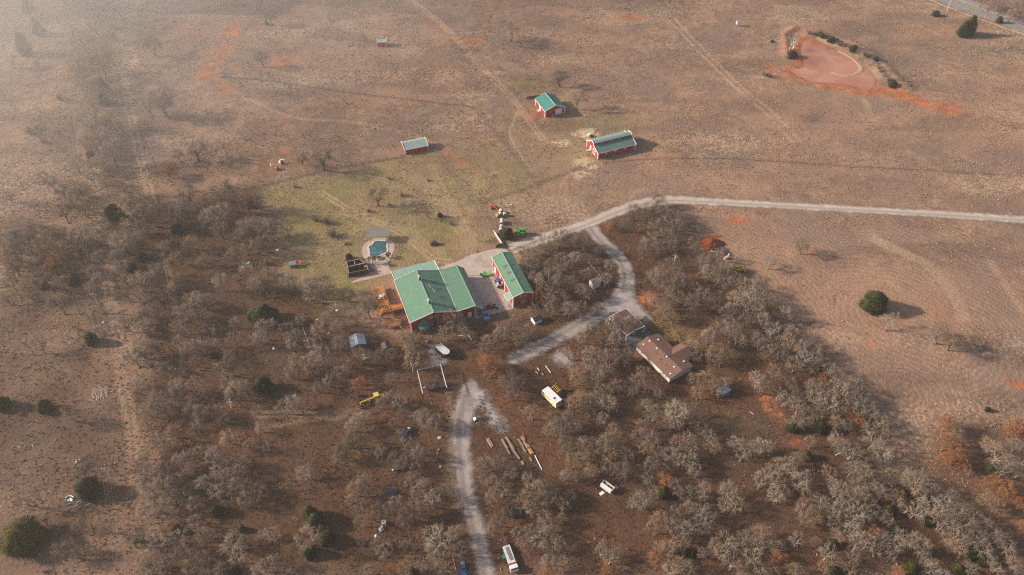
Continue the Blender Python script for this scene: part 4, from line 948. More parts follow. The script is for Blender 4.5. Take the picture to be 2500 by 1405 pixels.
# ------------------------------------------------------------------ mobile home and its carport
m0 = G(1633, 938); MYAW = R(33)
mh = thing("mobile_home", m0, MYAW, "long cream sided mobile home with brown shingle roof in the woods", "house")
W, D2, e, r = 8.5, 15.3, 2.75, 3.95
wl = MB(); wl.prism([(0, .7), (W, .7), (W, e), (W / 2, r - .15), (0, e)], 0, .12)
wl.build("wall", grey_siding, mh)
MB().b2((0, .12, .7), (.12, D2, e)).build("wall", cream_siding, mh); MB().b2((W - .12, .12, .7), (W, D2, e)).build("wall", grey_siding, mh)
MB().prism([(.12, .7), (W - .12, .7), (W - .12, e), (W / 2, r - .15), (.12, e)], D2 - .12, D2).build("wall", grey_siding, mh)
MB().b2((.1, .1, 0), (W - .1, D2 - .1, .68)).build("skirting", mat("dark_skirting", (.055, .05, .055), .8, var=.3), mh)
rf = MB(); rf.slab([(-.4, -.35, e), (W / 2, -.35, r), (W / 2, D2 + .35, r), (-.4, D2 + .35, e)], .12); rf.slab([(W / 2, -.35, r), (W + .4, -.35, e), (W + .4, D2 + .35, e), (W / 2, D2 + .35, r)], .12)
rfo = rf.build("roof", brown_shingle, mh)
wg = MB(); wg.b2((W, 3.6, 0), (11.6, 8.4, e)); wg.build("wing_wall", grey_siding, mh)
wr = MB(); wr.slab([(5.4, 6.0, r - .02), (8.9, 3.2, e), (12.0, 3.2, e), (12.0, 6.0, r - .02)], .1); wr.slab([(5.4, 6.0, r - .02), (12.0, 6.0, r - .02), (12.0, 8.8, e), (8.9, 8.8, e)], .1); wr.build("wing_roof", brown_shingle, mh)
for u, v in ((1.6, 14.2), (3.7, 13.9), (6.6, 13.2), (3.6, 10.4), (3.9, 6.2), (3.2, 2.0), (.9, 1.0), (7.4, 2.4)):
    z = r - (r - e) * abs(u - W / 2) / (W / 2 + .4)
    MB().box((u, v, z + .12), (.42, .42, .22)).build("roof_vent", white_paint, rfo)
for u, v in ((2.4, 8.9), (2.1, 6.6), (1.8, 4.2)): MB().box((u, v, r - (r - e) * abs(u - W / 2) / (W / 2 + .4) + .08), (.2, .2, .2)).build("roof_pipe", black, rfo)
MB().tube((3.4, 7.0, r - .2), (3.4, 7.0, r + .8), .13).build("stove_pipe", steel, mh)
for v, ww in ((12.9, .9), (9.6, 1.4), (8.6, .5), (3.0, .7), (1.6, .8)): window_unit(mh, (0, v, 1.85), ww, 1.0, 'l')
dk = MB(); dk.b2((-2.3, 11.5, .35), (-.03, 15.3, .5)); 
for k in range(5): dk.box((-2.2, 11.6 + k * .9, .9), (.1, .1, 1.0))
dk.bar((-2.2, 11.6, 1.35), (-2.2, 15.2, 1.35), .08, .1)
dk.build("side_deck", wood_brown, mh)
pd = MB(); pd.b2((11.7, 3.0, .2), (13.2, 4.6, .32)); pd.b2((13.2, 1.6, .1), (14.4, 2.2, .2)); pd.build("back_step", wood_old, mh)
def mloc(u, v): return (m0[0] + u * math.cos(MYAW) - v * math.sin(MYAW), m0[1] + u * math.sin(MYAW) + v * math.cos(MYAW))
cpt = thing("carport", mloc(0, 20.2), MYAW, "open carport with dark brown gable roof behind the mobile home", "carport")
cw, cd = 7.1, 9.0
rf = MB(); rf.slab([(0, 0, 2.9), (cw / 2, 0, 3.25), (cw / 2, cd, 3.25), (0, cd, 2.9)], .08); rf.slab([(cw / 2, 0, 3.25), (cw, 0, 2.9), (cw, cd, 2.9), (cw / 2, cd, 3.25)], .08); rf.build("roof", plum_roof, cpt)
tr = MB()
for y in (-.05, cd + .05): tr.bar((-.05, y, 2.9), (cw / 2, y, 3.27), .12, .18); tr.bar((cw / 2, y, 3.27), (cw + .05, y, 2.9), .12, .18)
tr.bar((-.06, -.05, 2.9), (-.06, cd + .05, 2.9), .08, .1); tr.bar((cw + .06, -.05, 2.9), (cw + .06, cd + .05, 2.9), .05, .06); tr.build("white_trim", white_trim, cpt)
for x in (.1, cw - .1):
    for y in (.2, cd / 2, cd - .2): MB().box((x, y, 1.42), (.12, .12, 2.84)).build("post", white_trim, cpt)
tag(sheet("carport_slab", [mloc(-.6, 15.6), mloc(8.6, 15.6), mloc(9.2, 24.5), mloc(7.4, 29.0), mloc(-.4, 29.2)], edge_material("dark_slab", (.070, .072, .080), (.130, .130, .140), (.095, .095, .105), sharp=.1), .06, .3, .5, px=False), "dark grey slab under the carport", kind="structure")
for k, (u, v, dx, dy, rz) in enumerate(((8.3, 22.3, 1.1, 3.4, .2), (4.9, 16.9, 2.4, 1.2, .1), (-.8, 18.9, 1.8, 1.3, .4))):
    p = mloc(u, v); o = thing("wooden_pallet", (p[0], p[1], .06), MYAW + rz, ("long tan wooden step lying against the carport edge", "square tan wooden platform between carport and mobile home", "broken brown pallet on the carport's woods side")[k], "pallet", "timber lying round the carport")
    for j in range(5): MB().box((-dx / 2 + (j + .5) * dx / 5, 0, .26), (dx / 5 - .04, dy, .06)).build("plank", mat("tan_plank", (.34, .20, .13), .85, var=.3, rnd=.15), o)
    for s in (-1, 1): MB().box((0, s * dy * .4, .12), (dx, .12, .22)).build("bearer", wood_old, o)

# ================================================================== POOL, DECKS AND YARD
pz = lambda x, y: (840 + x / 6.106, 550 + y / 6.106)
patio = edge_material("pool_patio", (.360, .270, .215), (.520, .415, .345), (.44, .31, .24), sharp=.06)
sheet("pool_patio", [pz(*p) for p in ((385, 228), (450, 205), (520, 195), (600, 190), (660, 195), (715, 225), (745, 270), (752, 330), (735, 400), (705, 480), (655, 560), (680, 630), (707, 725), (470, 785), (300, 825), (120, 868), (110, 848), (230, 790), (370, 720), (420, 650), (400, 600), (330, 540), (290, 470), (267, 390), (272, 330), (310, 275))], patio, .05, .2, .35, label="tan concrete patio round the swimming pool")
POOL = GV([pz(*p) for p in ((455, 252), (485, 240), (520, 238), (560, 243), (600, 242), (628, 255), (637, 282), (630, 320), (638, 350), (640, 380), (622, 408), (590, 425), (560, 438), (520, 460), (490, 482), (460, 490), (420, 482), (392, 462), (380, 438), (388, 405), (378, 370), (370, 340), (382, 312), (412, 298), (435, 282), (442, 265))])
Pp = resample(np.vstack([POOL, POOL[:1]]), .5)[:-1]; pc_ = Pp.mean(0)
pool = thing("swimming_pool", (pc_[0], pc_[1], 0), 0, "free form swimming pool with dark blue green water behind the house", "pool")
wt, nt, pw = new_mat("pool_water")
g = nt.nodes.new("ShaderNodeTexCoord"); q = node_noise(nt, g.outputs["Object"], .45, 4, .6, 1.2); q2 = node_noise(nt, g.outputs["Object"], 1.6, 4, .6, 1.5)
cc = node_mix(nt, node_range(nt, q, .35, .65), (.022, .075, .092), (.075, .175, .205))
cc = node_mix(nt, node_range(nt, q2, .56, .72, 0, .55), cc, (.16, .28, .30))
nt.links.new(cc, pw.inputs["Base Color"]); pw.inputs["Roughness"].default_value = .18; pw.inputs["Specular IOR Level"].default_value = .5
rel = Pp - pc_; n = len(rel)
MB().add([(x, y, .075) for x, y in rel], [tuple(range(n))]).build("water", wt, pool)
T = np.gradient(np.vstack([rel[-1:], rel, rel[:1]]), axis=0)[1:-1]; T /= np.linalg.norm(T, axis=1)[:, None]; Nn = np.stack([T[:, 1], -T[:, 0]], 1)
sgn = np.sign(np.sum(Nn * rel, 1).mean()); Nn *= sgn
Vc = [(*(rel[i] - Nn[i] * .05), .06) for i in range(n)] + [(*(rel[i] - Nn[i] * .05), .16) for i in range(n)] + [(*(rel[i] + Nn[i] * .55), .16) for i in range(n)] + [(*(rel[i] + Nn[i] * .55), .05) for i in range(n)]
Fs = []
for a in range(3):
    for i in range(n): Fs.append((a * n + i, a * n + (i + 1) % n, (a + 1) * n + (i + 1) % n, (a + 1) * n + i))
MB().add(Vc, Fs).build("coping", mat("pale_coping", (.60, .50, .43), .8, var=.25, scale=3), pool)
tub = thing("stone_planter", (*G(*pz(525, 498)), .05), 0, "round tan stone planter at the foot of the pool", "planter")
MB().tube((0, 0, 0), (0, 0, .55), 1.15, 1.05, n=20).build("rim", stone_tan, tub); MB().tube((0, 0, .5), (0, 0, .57), .72, .72, n=18).build("soil", soil_m, tub)
lv = MB(); rr = random.Random(4)
for k in range(40):
    a = rr.uniform(0, 6.28); d = rr.uniform(0, .6); b = rr.uniform(0, 6.28); x, y = d * math.cos(a), d * math.sin(a)
    lv.add([(x, y, .55), (x + .1 * math.cos(b), y + .1 * math.sin(b), .75), (x + .35 * math.cos(b + .3), y + .35 * math.sin(b + .3), .95)], [(0, 1, 2)])
lv.build("leaves", plant_green, tub)
# slatted shade roof on two posts at the head of the pool
pq = G(*pz(385, 262))
sh = thing("pool_pergola", (pq[0], pq[1] + .9, .05), R(2), "grey slatted shade canopy at the far side of the pool", "pergola")
for k in range(13): MB().box((3.0, -.3 + k * .30 - .6, 2.75 + .04 * k), (7.6, .24, .05)).build("slat", mat("grey_slat", (.235, .215, .220), .8, var=.25, rnd=.12), sh)
for x in (0, 6.0):
    MB().box((x, 0, 1.35), (.16, .16, 2.7)).build("post", wood_brown, sh); MB().box((x, 2.6, 1.4), (.16, .16, 2.8)).build("post", wood_brown, sh); MB().bar((x, -1.0, 2.62), (x, 3.2, 3.12), .1, .16).build("rafter", wood_brown, sh)
# pool garden wall on the right
gw = thing("pool_fence", (*G(*pz(752, 225)), .0), 0, "thin curved rail fence along the right of the pool patio", "fence")
pts = [np.array(G(*pz(*p))) - np.array(G(*pz(752, 225))) for p in ((752, 225), (768, 280), (768, 340), (750, 420), (715, 490))]
for p in pts: MB().box((p[0], p[1], .55), (.09, .09, 1.1)).build("post", wood_old, gw)
rl = MB()
for a, b in zip(pts[:-1], pts[1:]): rl.bar((*a, 1.05), (*b, 1.05), .06, .08); rl.bar((*a, .6), (*b, .6), .05, .06)
rl.build("rail", wood_old, gw)
# withered banana palms on the patio
dryleaf = mat("withered_palm_leaf", (.110, .078, .050), .9, 0, .4, 4, rnd=.2)
def palm(px, h, label, seed):
    t = thing("withered_palm", (*G(*px), .05), 0, label, "palm", "withered palms by the pool")
    MB().tube((0, 0, 0), (.1, .05, h), .14, .09, n=7).build("trunk", mat("palm_trunk", (.14, .10, .075), .9), t)
    lv = MB(); rr = random.Random(seed)
    for k in range(13):
        a = rr.uniform(0, 6.28); L_ = rr.uniform(.8, 1.5); up = rr.uniform(-.5, .6); w_ = .16
        c, s = math.cos(a), math.sin(a)
        lv.add([(.1 - s * .04, .05 + c * .04, h), (.1 + c * L_ * .5 - s * w_, .05 + s * L_ * .5 + c * w_, h + up * .6), (.1 + c * L_, .05 + s * L_, h + up * .6 - .45), (.1 + c * L_ * .5 + s * w_, .05 + s * L_ * .5 - c * w_, h + up * .6)], [(0, 1, 2), (0, 2, 3)])
    lv.build("fronds", dryleaf, t)
for px, h, lb, sd in ((pz(372, 575), 2.6, "withered palm left of the stone planter, beside the pool", 1), (pz(430, 590), 3.2, "tall withered palm nearest the burnt bar at the pool", 2), (pz(462, 560), 2.0, "short withered palm just left of the stone planter", 3), (pz(665, 495), 1.8, "low withered palm right of the stone planter", 5), (pz(650, 480), 1.5, "smallest withered palm at the pool's right edge", 6)): palm(px, h, lb, sd)
# roofless dark pool house
ph = thing("pool_bar", G(*pz(80, 775)), R(15), "roofless blackened pool house with white edged walls left of the pool", "pool house")
for a, b, z in (((0, 0), (6.6, 0), 1.9), ((0, 0), (0, 6.0), 1.9), ((0, 6.0), (4.6, 6.0), 1.9), ((4.6, 6.0), (5.8, 3.6), 1.9), ((0, 3.2), (5.8, 3.4), 1.9), ((2.6, 3.3), (2.6, 6.0), 1.7), ((6.6, 0), (6.4, 2.6), 1.5)):
    wl = MB().bar((*a, z / 2), (*b, z / 2), .16, z).build("wall", char, ph)
    MB().bar((*a, z + .03), (*b, z + .03), .17, .06).build("wall_cap", mat("sooty_cap", (.42, .36, .34), .8, var=.5, scale=1.2) if a != (0, 0) or b != (6.6, 0) else wood_old, wl)
MB().b2((.1, .1, .03), (6.4, 5.8, .08)).build("floor", mat("sooty_floor", (.055, .045, .045), .8, var=.5, scale=1.5), ph)
MB().box((6.1, 2.4, 1.0), (1.3, .7, .9)).build("counter", mat("salmon_counter", (.44, .20, .14), .7, var=.3), ph)
MB().box((4.2, 3.9, 1.0), (1.4, .8, .7)).build("counter", mat("pale_counter", (.55, .47, .42), .7, var=.3), ph)
for k in range(5): MB().box((7.0 + .05 * k, 3.2 + k * .42, 1.6), (1.5, .1, .1), ry=.1).build("slat", mat("grey_slat", (.235, .215, .220), .8), ph)
rb = thing("rubble_heap", G(*pz(70, 770)), 0, "heap of pale rubble at the left wall of the pool house", "rubble")
rr = random.Random(9)
for k in range(14): MB().box((rr.uniform(-.8, .6), rr.uniform(-.6, 1.6), rr.uniform(.1, .35)), (rr.uniform(.2, .5), rr.uniform(.2, .5), rr.uniform(.15, .4)), rz=rr.uniform(0, 3), rx=rr.uniform(0, .6)).build("stone", mat("rubble_stone", (.34, .29, .26), .9, var=.3, rnd=.3), rb)
dc = thing("dark_shrub_pot", (*G(*pz(430, 690)), .05), 0, "dark potted shrub on the patio beside the pool house", "plant pot")
MB().tube((0, 0, 0), (0, 0, .6), .35, .45, n=12).build("pot", mat("dark_pot", (.05, .05, .055), .7), dc)
lv = MB()
for k in range(80):
    a = rr.uniform(0, 6.28); d = rr.uniform(0, .55); z = rr.uniform(.6, 1.3); b = rr.uniform(0, 6.28); x, y = d * math.cos(a), d * math.sin(a)
    lv.add([(x, y, z), (x + .15 * math.cos(b), y + .15 * math.sin(b), z + .12), (x + .2 * math.cos(b + .9), y + .2 * math.sin(b + .9), z - .05)], [(0, 1, 2)])
lv.build("leaves", plant_green, dc)
# ------------------------------------------------------------------ cedar decks (house frame: u right, v back)
def hl(u, v): return (h0[0] + u * math.cos(YAW) - v * math.sin(YAW), h0[1] + u * math.sin(YAW) + v * math.cos(YAW))
d1 = thing("cedar_deck", (*hl(-7.6, 9.6), 0), YAW, "raised orange cedar deck with stairs and railings left of the house", "deck")
Z = 1.25
pl = mat("cedar_plank", (.440, .185, .055), .7, 0, .22, 2.0, rnd=.08)
for k in range(15): MB().box((1.75, 3.6 + k * .62 + .3, Z), (3.5, .58, .07)).build("plank", pl, d1)
for k in range(7): MB().box((3.5 - .01 + 1.95, .35 + k * .45, Z), (3.9, .42, .07)).build("plank", pl, d1)
for k in range(6): MB().box((2.6, .4 + k * .55, Z + .004), (1.8, .5, .07)).build("plank", pl, d1)
def rail(parent, a, b, z, hgt_=1.0, m=wood_new, step=.9):
    a = np.array(a, float); b = np.array(b, float); n = max(1, int(np.linalg.norm(b - a) / step)); rr_ = MB()
    for i in range(n + 1):
        p = a + (b - a) * i / n; MB().box((p[0], p[1], z + hgt_ / 2), (.1, .1, hgt_)).build("post", m, parent)
    rr_.bar((*a, z + hgt_), (*b, z + hgt_), .14, .08); rr_.bar((*a, z + hgt_ * .55), (*b, z + hgt_ * .55), .06, .12); rr_.bar((*a, z + .15), (*b, z + .15), .06, .12)
    rr_.build("rail", m, parent)
rail(d1, (.0, 3.7), (.0, 12.8), Z); rail(d1, (0.0, 3.6), (1.7, 3.6), Z); rail(d1, (1.75, 3.5), (1.75, .2), Z); rail(d1, (1.75, .2), (7.3, .2), Z); rail(d1, (3.6, 12.8), (3.6, 3.6), Z, .5); rail(d1, (3.7, 3.5), (7.2, 3.5), Z, .9, wood_old)
for x, y in ((.2, 4.0), (.2, 8.0), (.2, 12.6), (3.3, 12.6), (3.3, 8), (2.0, .4), (6.8, .4), (4.5, .4)): MB().box((x, y, Z / 2), (.18, .18, Z)).build("leg", wood_brown, d1)
MB().bar((0, 3.62, Z - .18), (0, 12.9, Z - .18), .1, .26).build("fascia", wood_new, d1); MB().bar((1.75, .16, Z - .18), (7.35, .16, Z - .18), .1, .26).build("fascia", wood_new, d1)
for k in range(6):
    f = k / 6; MB().box((1.3 - 1.9 * f, 2.5 - 1.6 * f, Z - .12 - f * 1.05), (.42, 1.3, .07), rz=R(40)).build("stair_tread", pl, d1)
for s in (-.65, .65):
    c_, s_ = math.cos(R(130)), math.sin(R(130)); ox, oy = s * math.cos(R(130)), s * math.sin(R(130))
    MB().bar((1.6 + ox, 2.8 + oy, Z + .9), (-.7 + ox, .85 + oy, .95), .08, .12).build("stair_rail", wood_new, d1); MB().bar((1.6 + ox, 2.8 + oy, Z - .1), (-.7 + ox, .85 + oy, .1), .08, .26).build("stringer", wood_new, d1)
gs = thing("patio_set", (*hl(-5.9, 17.2), Z + .04), YAW, "pale covered table with chairs crowded on the cedar deck", "patio table")
MB().tube((0, 0, .68), (0, 0, .74), .65, n=14).build("table_top", mat("pale_fabric", (.66, .60, .58), .8, var=.35, scale=4), gs); MB().tube((0, 0, 0), (0, 0, .68), .07).build("leg", dark_pipe, gs)
rr = random.Random(3)
for k in range(5):
    a = k * 1.257 + .3; x, y = 1.0 * math.cos(a), .95 * math.sin(a)
    ch = thing("patio_chair", (*hl(-5.9 + x, 17.2 + y), Z + .04), YAW + a - R(90), ("pale patio chair at the table on the cedar deck"), "chair", "chairs round the deck table")
    MB().box((0, 0, .42), (.5, .5, .07)).build("seat", mat("pale_fabric", (.66, .60, .58), .8), ch); MB().box((0, .25, .72), (.5, .06, .55), rx=.15).build("backrest", mat("pale_fabric", (.66, .60, .58), .8), ch)
    for i in (-1, 1):
        for j in (-1, 1): MB().box((i * .21, j * .21, .2), (.05, .05, .4)).build("leg", dark_pipe, ch)
d2 = thing("octagonal_deck", (*hl(-4.55, 5.2), 0), YAW, "small octagonal orange deck with dark rails beside the house", "deck")
Z2 = .75
oc = [(-1.5, -1.9), (1.6, -1.9), (2.3, -.9), (2.3, 1.0), (.6, 2.1), (-1.2, 2.0), (-2.1, 1.0), (-2.1, -1.0)]
for k in range(11):
    y0 = -1.9 + k * .365; y1 = y0 + .335; ym = (y0 + y1) / 2; X = []
    for (ax, ay), (bx, by) in zip(oc, oc[1:] + oc[:1]):
        if (ay - ym) * (by - ym) < 0: X.append(ax + (bx - ax) * (ym - ay) / (by - ay))
    if len(X) >= 2: MB().b2((min(X), y0, Z2 - .07), (max(X), y1, Z2)).build("plank", pl, d2)
MB().slab([(x * .98, y * .98, Z2 - .075) for x, y in oc], .2).build("frame", wood_new, d2)
for (a, b) in zip(oc, oc[1:] + oc[:1]):
    if a[1] > 1.5 and b[1] > 1.5: continue
    rail(d2, a, b, Z2, .85, wood_brown, 1.2)
for x, y in ((-1.4, -1.7), (1.5, -1.7), (2.0, .9), (-1.9, .9)): MB().box((x, y, Z2 / 2 - .1), (.16, .16, Z2 - .2)).build("leg", wood_brown, d2)
# white lawn ornaments left of the porch
for k, (x, y) in enumerate(((976, 790), (978, 795), (979, 802))):
    o = thing("garden_trellis", G(x, y), R(20) + k, ("topmost white trellis frame left of the house", "middle white trellis frame left of the house", "lowest white trellis frame left of the house")[k], "trellis", "white trellis frames left of the house")
    MB().box((-.3, 0, .45), (.07, .07, .9)).box((.3, 0, .45), (.07, .07, .9)).build("upright", white_paint, o); MB().box((0, 0, .88), (.66, .07, .07)).box((0, 0, .5), (.6, .05, .06)).build("crossbar", white_paint, o)

# ================================================================== MACHINES, VEHICLES AND FARM CLUTTER
def wheel(parent, c, r, w, rimm, axis='y', name="wheel"):
    a = np.array(c, float); d = np.array((0, w / 2, 0) if axis == 'y' else (w / 2, 0, 0))
    t = MB().tube(a - d, a + d, r, n=16).build(name, black, parent, False)
    MB().tube(a - d * 1.08, a + d * 1.08, r * .52, n=10).build("rim", rimm, t)
    return t
def paint(nm, rgb, rough=.35): return mat(nm, rgb, rough, 0, .1, 2.0, spec=.5)
yellow = paint("yellow_paint", (.50, .30, .03)); rim_white = paint("white_rim", (.62, .60, .57)); rim_yellow = paint("yellow_rim", (.60, .42, .03))
def tractor(px, yaw, label, body, rims, cab=True, s=1.0, fender=None, z=0.0):
    """faces +x"""
    t = thing("tractor", (*G(*px), z), yaw, label, "tractor"); t.scale = (s, s, s)
    MB().prism([(.25, .75), (2.15, .75), (2.2, 1.35), (2.0, 1.5), (.3, 1.58)], -.42, .42).build("hood", body, t)
    MB().box((.9, 0, .72), (2.6, .5, .34)).build("chassis", dark_pipe, t)
    for sy in (-1, 1):
        wheel(t, (-.75, sy * .85, .85), .85, .5, rims, name="rear_wheel"); wheel(t, (1.65, sy * .75, .52), .52, .34, rims, name="front_wheel")
        MB().prism([(-1.55, 1.3), (-1.3, 1.75), (-.3, 1.75), (.05, 1.25), (-.2, 1.55), (-1.2, 1.58)], sy * .85 - .3, sy * .85 + .3).build("fender", fender or body, t)
    if cab:
        for x, y in ((-1.25, .6), (-1.25, -.6), (.2, .6), (.2, -.6)): MB().bar((x, y, 1.5), (x * .95, y * .95, 2.55), .08, .08).build("pillar", black, t)
        MB().box((-.5, 0, 2.0), (1.36, 1.1, .95), taper=.95).build("cab_glass", glass, t); MB().box((-.52, 0, 2.6), (1.7, 1.4, .14)).build("cab_roof", body, t)
    else:
        MB().box((-.75, 0, 1.35), (.55, .55, .12)).box((-1.0, 0, 1.65), (.1, .55, .5)).build("seat", black, t); MB().bar((-1.2, -.55, 1.5), (-1.2, -.55, 2.5), .08, .08).bar((-1.2, .55, 1.5), (-1.2, .55, 2.5), .08, .08).bar((-1.2, -.55, 2.5), (-1.2, .55, 2.5), .08, .08).build("roll_bar", black, t)
    MB().tube((1.2, .25, 1.5), (1.2, .25, 2.3), .05).build("exhaust", dark_pipe, t)
    return t
jd = paint("tractor_green", (.055, .30, .055)); jb = paint("tractor_blue", (.035, .11, .30))
tractor((1271, 573), R(172), "green tractor with yellow wheel hubs parked beside the gravel road", jd, rim_yellow, True, 1.05)
tractor((1219, 697), R(112), "blue tractor with white fenders parked against the workshop wall", jb, rim_white, False, 1.05, rim_white, .055)
# rotary cutter and rake on the concrete
mw = thing("rotary_mower", (*G(1184, 673), .055), R(12), "green folding wing mower standing on the concrete yard", "mower")
MB().box((0, 0, .38), (1.3, 1.5, .22)).build("deck", jd, mw)
for s in (-1, 1):
    MB().box((s * 1.15, 0, .52), (1.15, 1.4, .14), ry=-s * .35).build("wing", jd, mw); MB().bar((s * .45, .2, .5), (s * .45, .2, 1.35), .09, .09).build("wing_strut", jd, mw); wheel(mw, (s * .5, -.85, .26), .26, .16, dark_pipe, 'x')
MB().bar((0, .7, .45), (0, 1.6, .5), .14, .14).bar((-.35, .55, .6), (0, 1.2, .95), .08, .08).bar((.35, .55, .6), (0, 1.2, .95), .08, .08).build("hitch", dark_pipe, mw)
hr = thing("disc_harrow", (*G(1198.5, 752), .055), R(18), "dark red disc harrow on the front edge of the concrete", "harrow")
rust = mat("rusty_red_iron", (.165, .035, .030), .7, .2, .35, 3); rust2 = mat("rust_brown_iron", (.13, .06, .035), .8, .2, .4, 3)
for y in (-.55, .55): MB().bar((-1.6, y, .72), (1.6, y, .72), .14, .14).build("beam", rust, hr)
for k in range(9):
    for y in (-.55, .55):
        MB().tube((-1.55 + k * .38, y - .03, .34), (-1.5 + k * .38, y + .03, .34), .33, n=12).build("disc", rust, hr)
MB().bar((0, -.6, .78), (0, 1.5, .8), .14, .12).bar((-1.0, .5, .78), (0, 1.4, .8), .1, .1).bar((1.0, .5, .78), (0, 1.4, .8), .1, .1).build("drawbar", rust, hr); MB().box((.2, 0, .95), (.5, .3, .14)).build("weight", rim_white, hr)
fd = thing("yard_light", (*G(1243, 754), .0), 0, "short black lantern post at the workshop corner", "lamp post"); MB().tube((0, 0, 0), (0, 0, 1.5), .05).build("post", dark_pipe, fd); MB().box((0, 0, 1.65), (.3, .3, .35), taper=.7).build("lantern", dark_pipe, fd)
bq = thing("smoker_grill", (*G(1214, 757), .055), .4, "small black smoker grill on the concrete edge", "grill"); MB().tube((-.35, 0, .8), (.35, 0, .8), .3, n=10).build("drum", black, bq); MB().tube((.3, 0, 1.0), (.3, 0, 1.6), .06).build("chimney", black, bq)
for x in (-.25, .25): MB().box((x, .15, .3), (.06, .06, .6)).box((x, -.15, .3), (.06, .06, .6)).build("leg", dark_pipe, bq)
# blue pickup half under the roof overhang
def car_body(t, L, W, body, hood_z=.95, roof_z=1.75, cab=(-.2, 1.35), bed=True):
    MB().prism([(-L / 2, .45), (L / 2, .45), (L / 2, .85), (L / 2 - .15, hood_z), (cab[1], hood_z + .05), (cab[0] - .1, hood_z + .05), (-L / 2, hood_z + .02)], -W / 2, W / 2).build("body", body, t)
    MB().prism([(cab[0], hood_z + .05), (cab[1] + .1, hood_z + .05), (cab[1] - .45, roof_z), (cab[0] + .15, roof_z)], -W / 2 + .12, W / 2 - .12).build("window_glass", glass, t)
    MB().b2((cab[0] + .12, -W / 2 + .13, roof_z), (cab[1] - .42, W / 2 - .13, roof_z + .06)).build("roof", body, t)
pk = thing("pickup_truck", (*G(1183.5, 772), .0), R(-70) + YAW - R(18), "blue pickup truck nosing out from under the house eave", "pickup")
car_body(pk, 5.1, 1.95, paint("faded_blue_paint", (.055, .19, .25)), .98, 1.75, (-.5, 1.2))
MB().b2((1.35, -.85, .985), (2.45, .85, 1.03)).build("hood", paint("pale_blue_paint", (.17, .28, .36)), pk)
MB().b2((-2.45, -.8, 1.0), (-.7, .8, 1.02)).build("bed_floor", mat("dark_bed", (.05, .05, .055), .8), pk)
for x in (-1.6, 1.65):
    for s in (-1, 1): wheel(pk, (x, s * .88, .38), .38, .24, rim_white)
for s in (-1, 1): MB().box((2.55, s * .7, .75), (.06, .35, .2)).build("headlight", rim_white, pk)
MB().box((2.58, 0, .5), (.12, 1.9, .2)).build("bumper", steel, pk)
# utility buggy on the lawn
at_ = thing("utility_buggy", G(1060, 598), R(195), "dark brown utility buggy parked alone on the lawn", "buggy")
dkb = paint("dark_brown_paint", (.055, .032, .030))
MB().box((0, 0, .65), (2.6, 1.3, .35)).build("chassis", dkb, at_); MB().prism([(.7, .8), (1.35, .8), (1.3, 1.0), (.75, 1.1)], -.6, .6).build("hood", dkb, at_); MB().box((0, 0, .95), (.6, 1.2, .3)).build("seat", black, at_); MB().box((-.85, 0, .95), (.9, 1.2, .25)).build("cargo_bed", dkb, at_)
MB().path([(.6, -.6, .9), (.35, -.6, 1.8), (-.35, -.6, 1.8), (-.4, -.6, .9)], .04).path([(.6, .6, .9), (.35, .6, 1.8), (-.35, .6, 1.8), (-.4, .6, .9)], .04).build("roll_cage", black, at_)
for x in (-.9, .95):
    for s in (-1, 1): wheel(at_, (x, s * .65, .34), .34, .26, dark_pipe)
# hay bales: two rows, axes along the row
bw = mat("net_wrapped_hay", (.46, .44, .40), .9, 0, .2, 3, rnd=.08); be = mat("hay_end", (.36, .24, .14), .95, 0, .3, 8)
BALES = (((475, 400), 100, "round hay bale farthest back in the upper heap, by the orange hay rake"), ((445, 480), 115, "round hay bale in the middle of the upper heap"), ((388, 520), 118, "brown rotting hay bale at the left of the upper heap"), ((568, 490), 100, "round hay bale standing apart on the right of the upper heap"), ((492, 655), 86, "far bale of the upper pair in the straight row"), ((497, 712), 86, "near bale of the upper pair in the straight row"), ((484, 820), 86, "far bale of the pair nearest the green shrub"), ((470, 900), 86, "white topped hay bale nearest the cattle gate"))
for (bx, by), ang, lb in BALES:
    px = (1180 + bx / 10.81, 480 + (by + 26) / 10.81)
    t = thing("hay_bale", G(*px), R(ang), lb, "hay bale", "round hay bales by the lawn fence")
    rotten = 'rotting' in lb
    MB().tube((-.62, 0, .74), (.62, 0, .74), .78, n=20, cap=False).build("wrap", mat("rotten_hay", (.35, .20, .12), .95) if rotten else bw, t, True)
    for s in (-1, 1): MB().tube((s * .60, 0, .74), (s * .63, 0, .74), .775, .73, n=20).build("end", be, t)
ok_ = paint("orange_paint", (.60, .085, .030), .5)
hm = thing("hay_rake", G(1206, 511), R(12), "orange red hay machine with a long slanting chute behind the bales", "hay machine")
MB().box((-.3, 0, .95), (2.0, .2, .2)).box((-.3, .9, .95), (2.0, .2, .2)).box((-1.25, .45, .95), (.2, 1.0, .3)).box((.6, .45, .95), (.2, 1.0, .3)).build("frame", ok_, hm); MB().box((-.3, .45, .62), (1.7, .8, .5)).build("housing", mat("dark_red_paint", (.12, .03, .022), .6), hm)
MB().bar((-.1, .8, 1.4), (1.25, -1.6, .55), .22, .25).build("chute", ok_, hm)
for x in (-.8, .9):
    for y in (-.1, 1.0): wheel(hm, (x, y, .35), .35, .2, dark_pipe)
for k, (x, y) in enumerate(((409, 150), (437, 170), (527, 245), (560, 265))):
    o = thing("pale_trough", G(1180 + x / 10.81, 480 + (y + 30) / 10.81), R(100), ("first", "second", "third", "last")[k] + " from the orange rake of four tall pale uprights", "upright", "pale uprights behind the bales")
    MB().box((0, 0, .85), (.16, .34, 1.7), ry=.12).build("panel", mat("pale_cream", (.68, .58, .45), .7), o); MB().box((.1, 0, .05), (.4, .4, .1)).build("foot", wood_old, o)
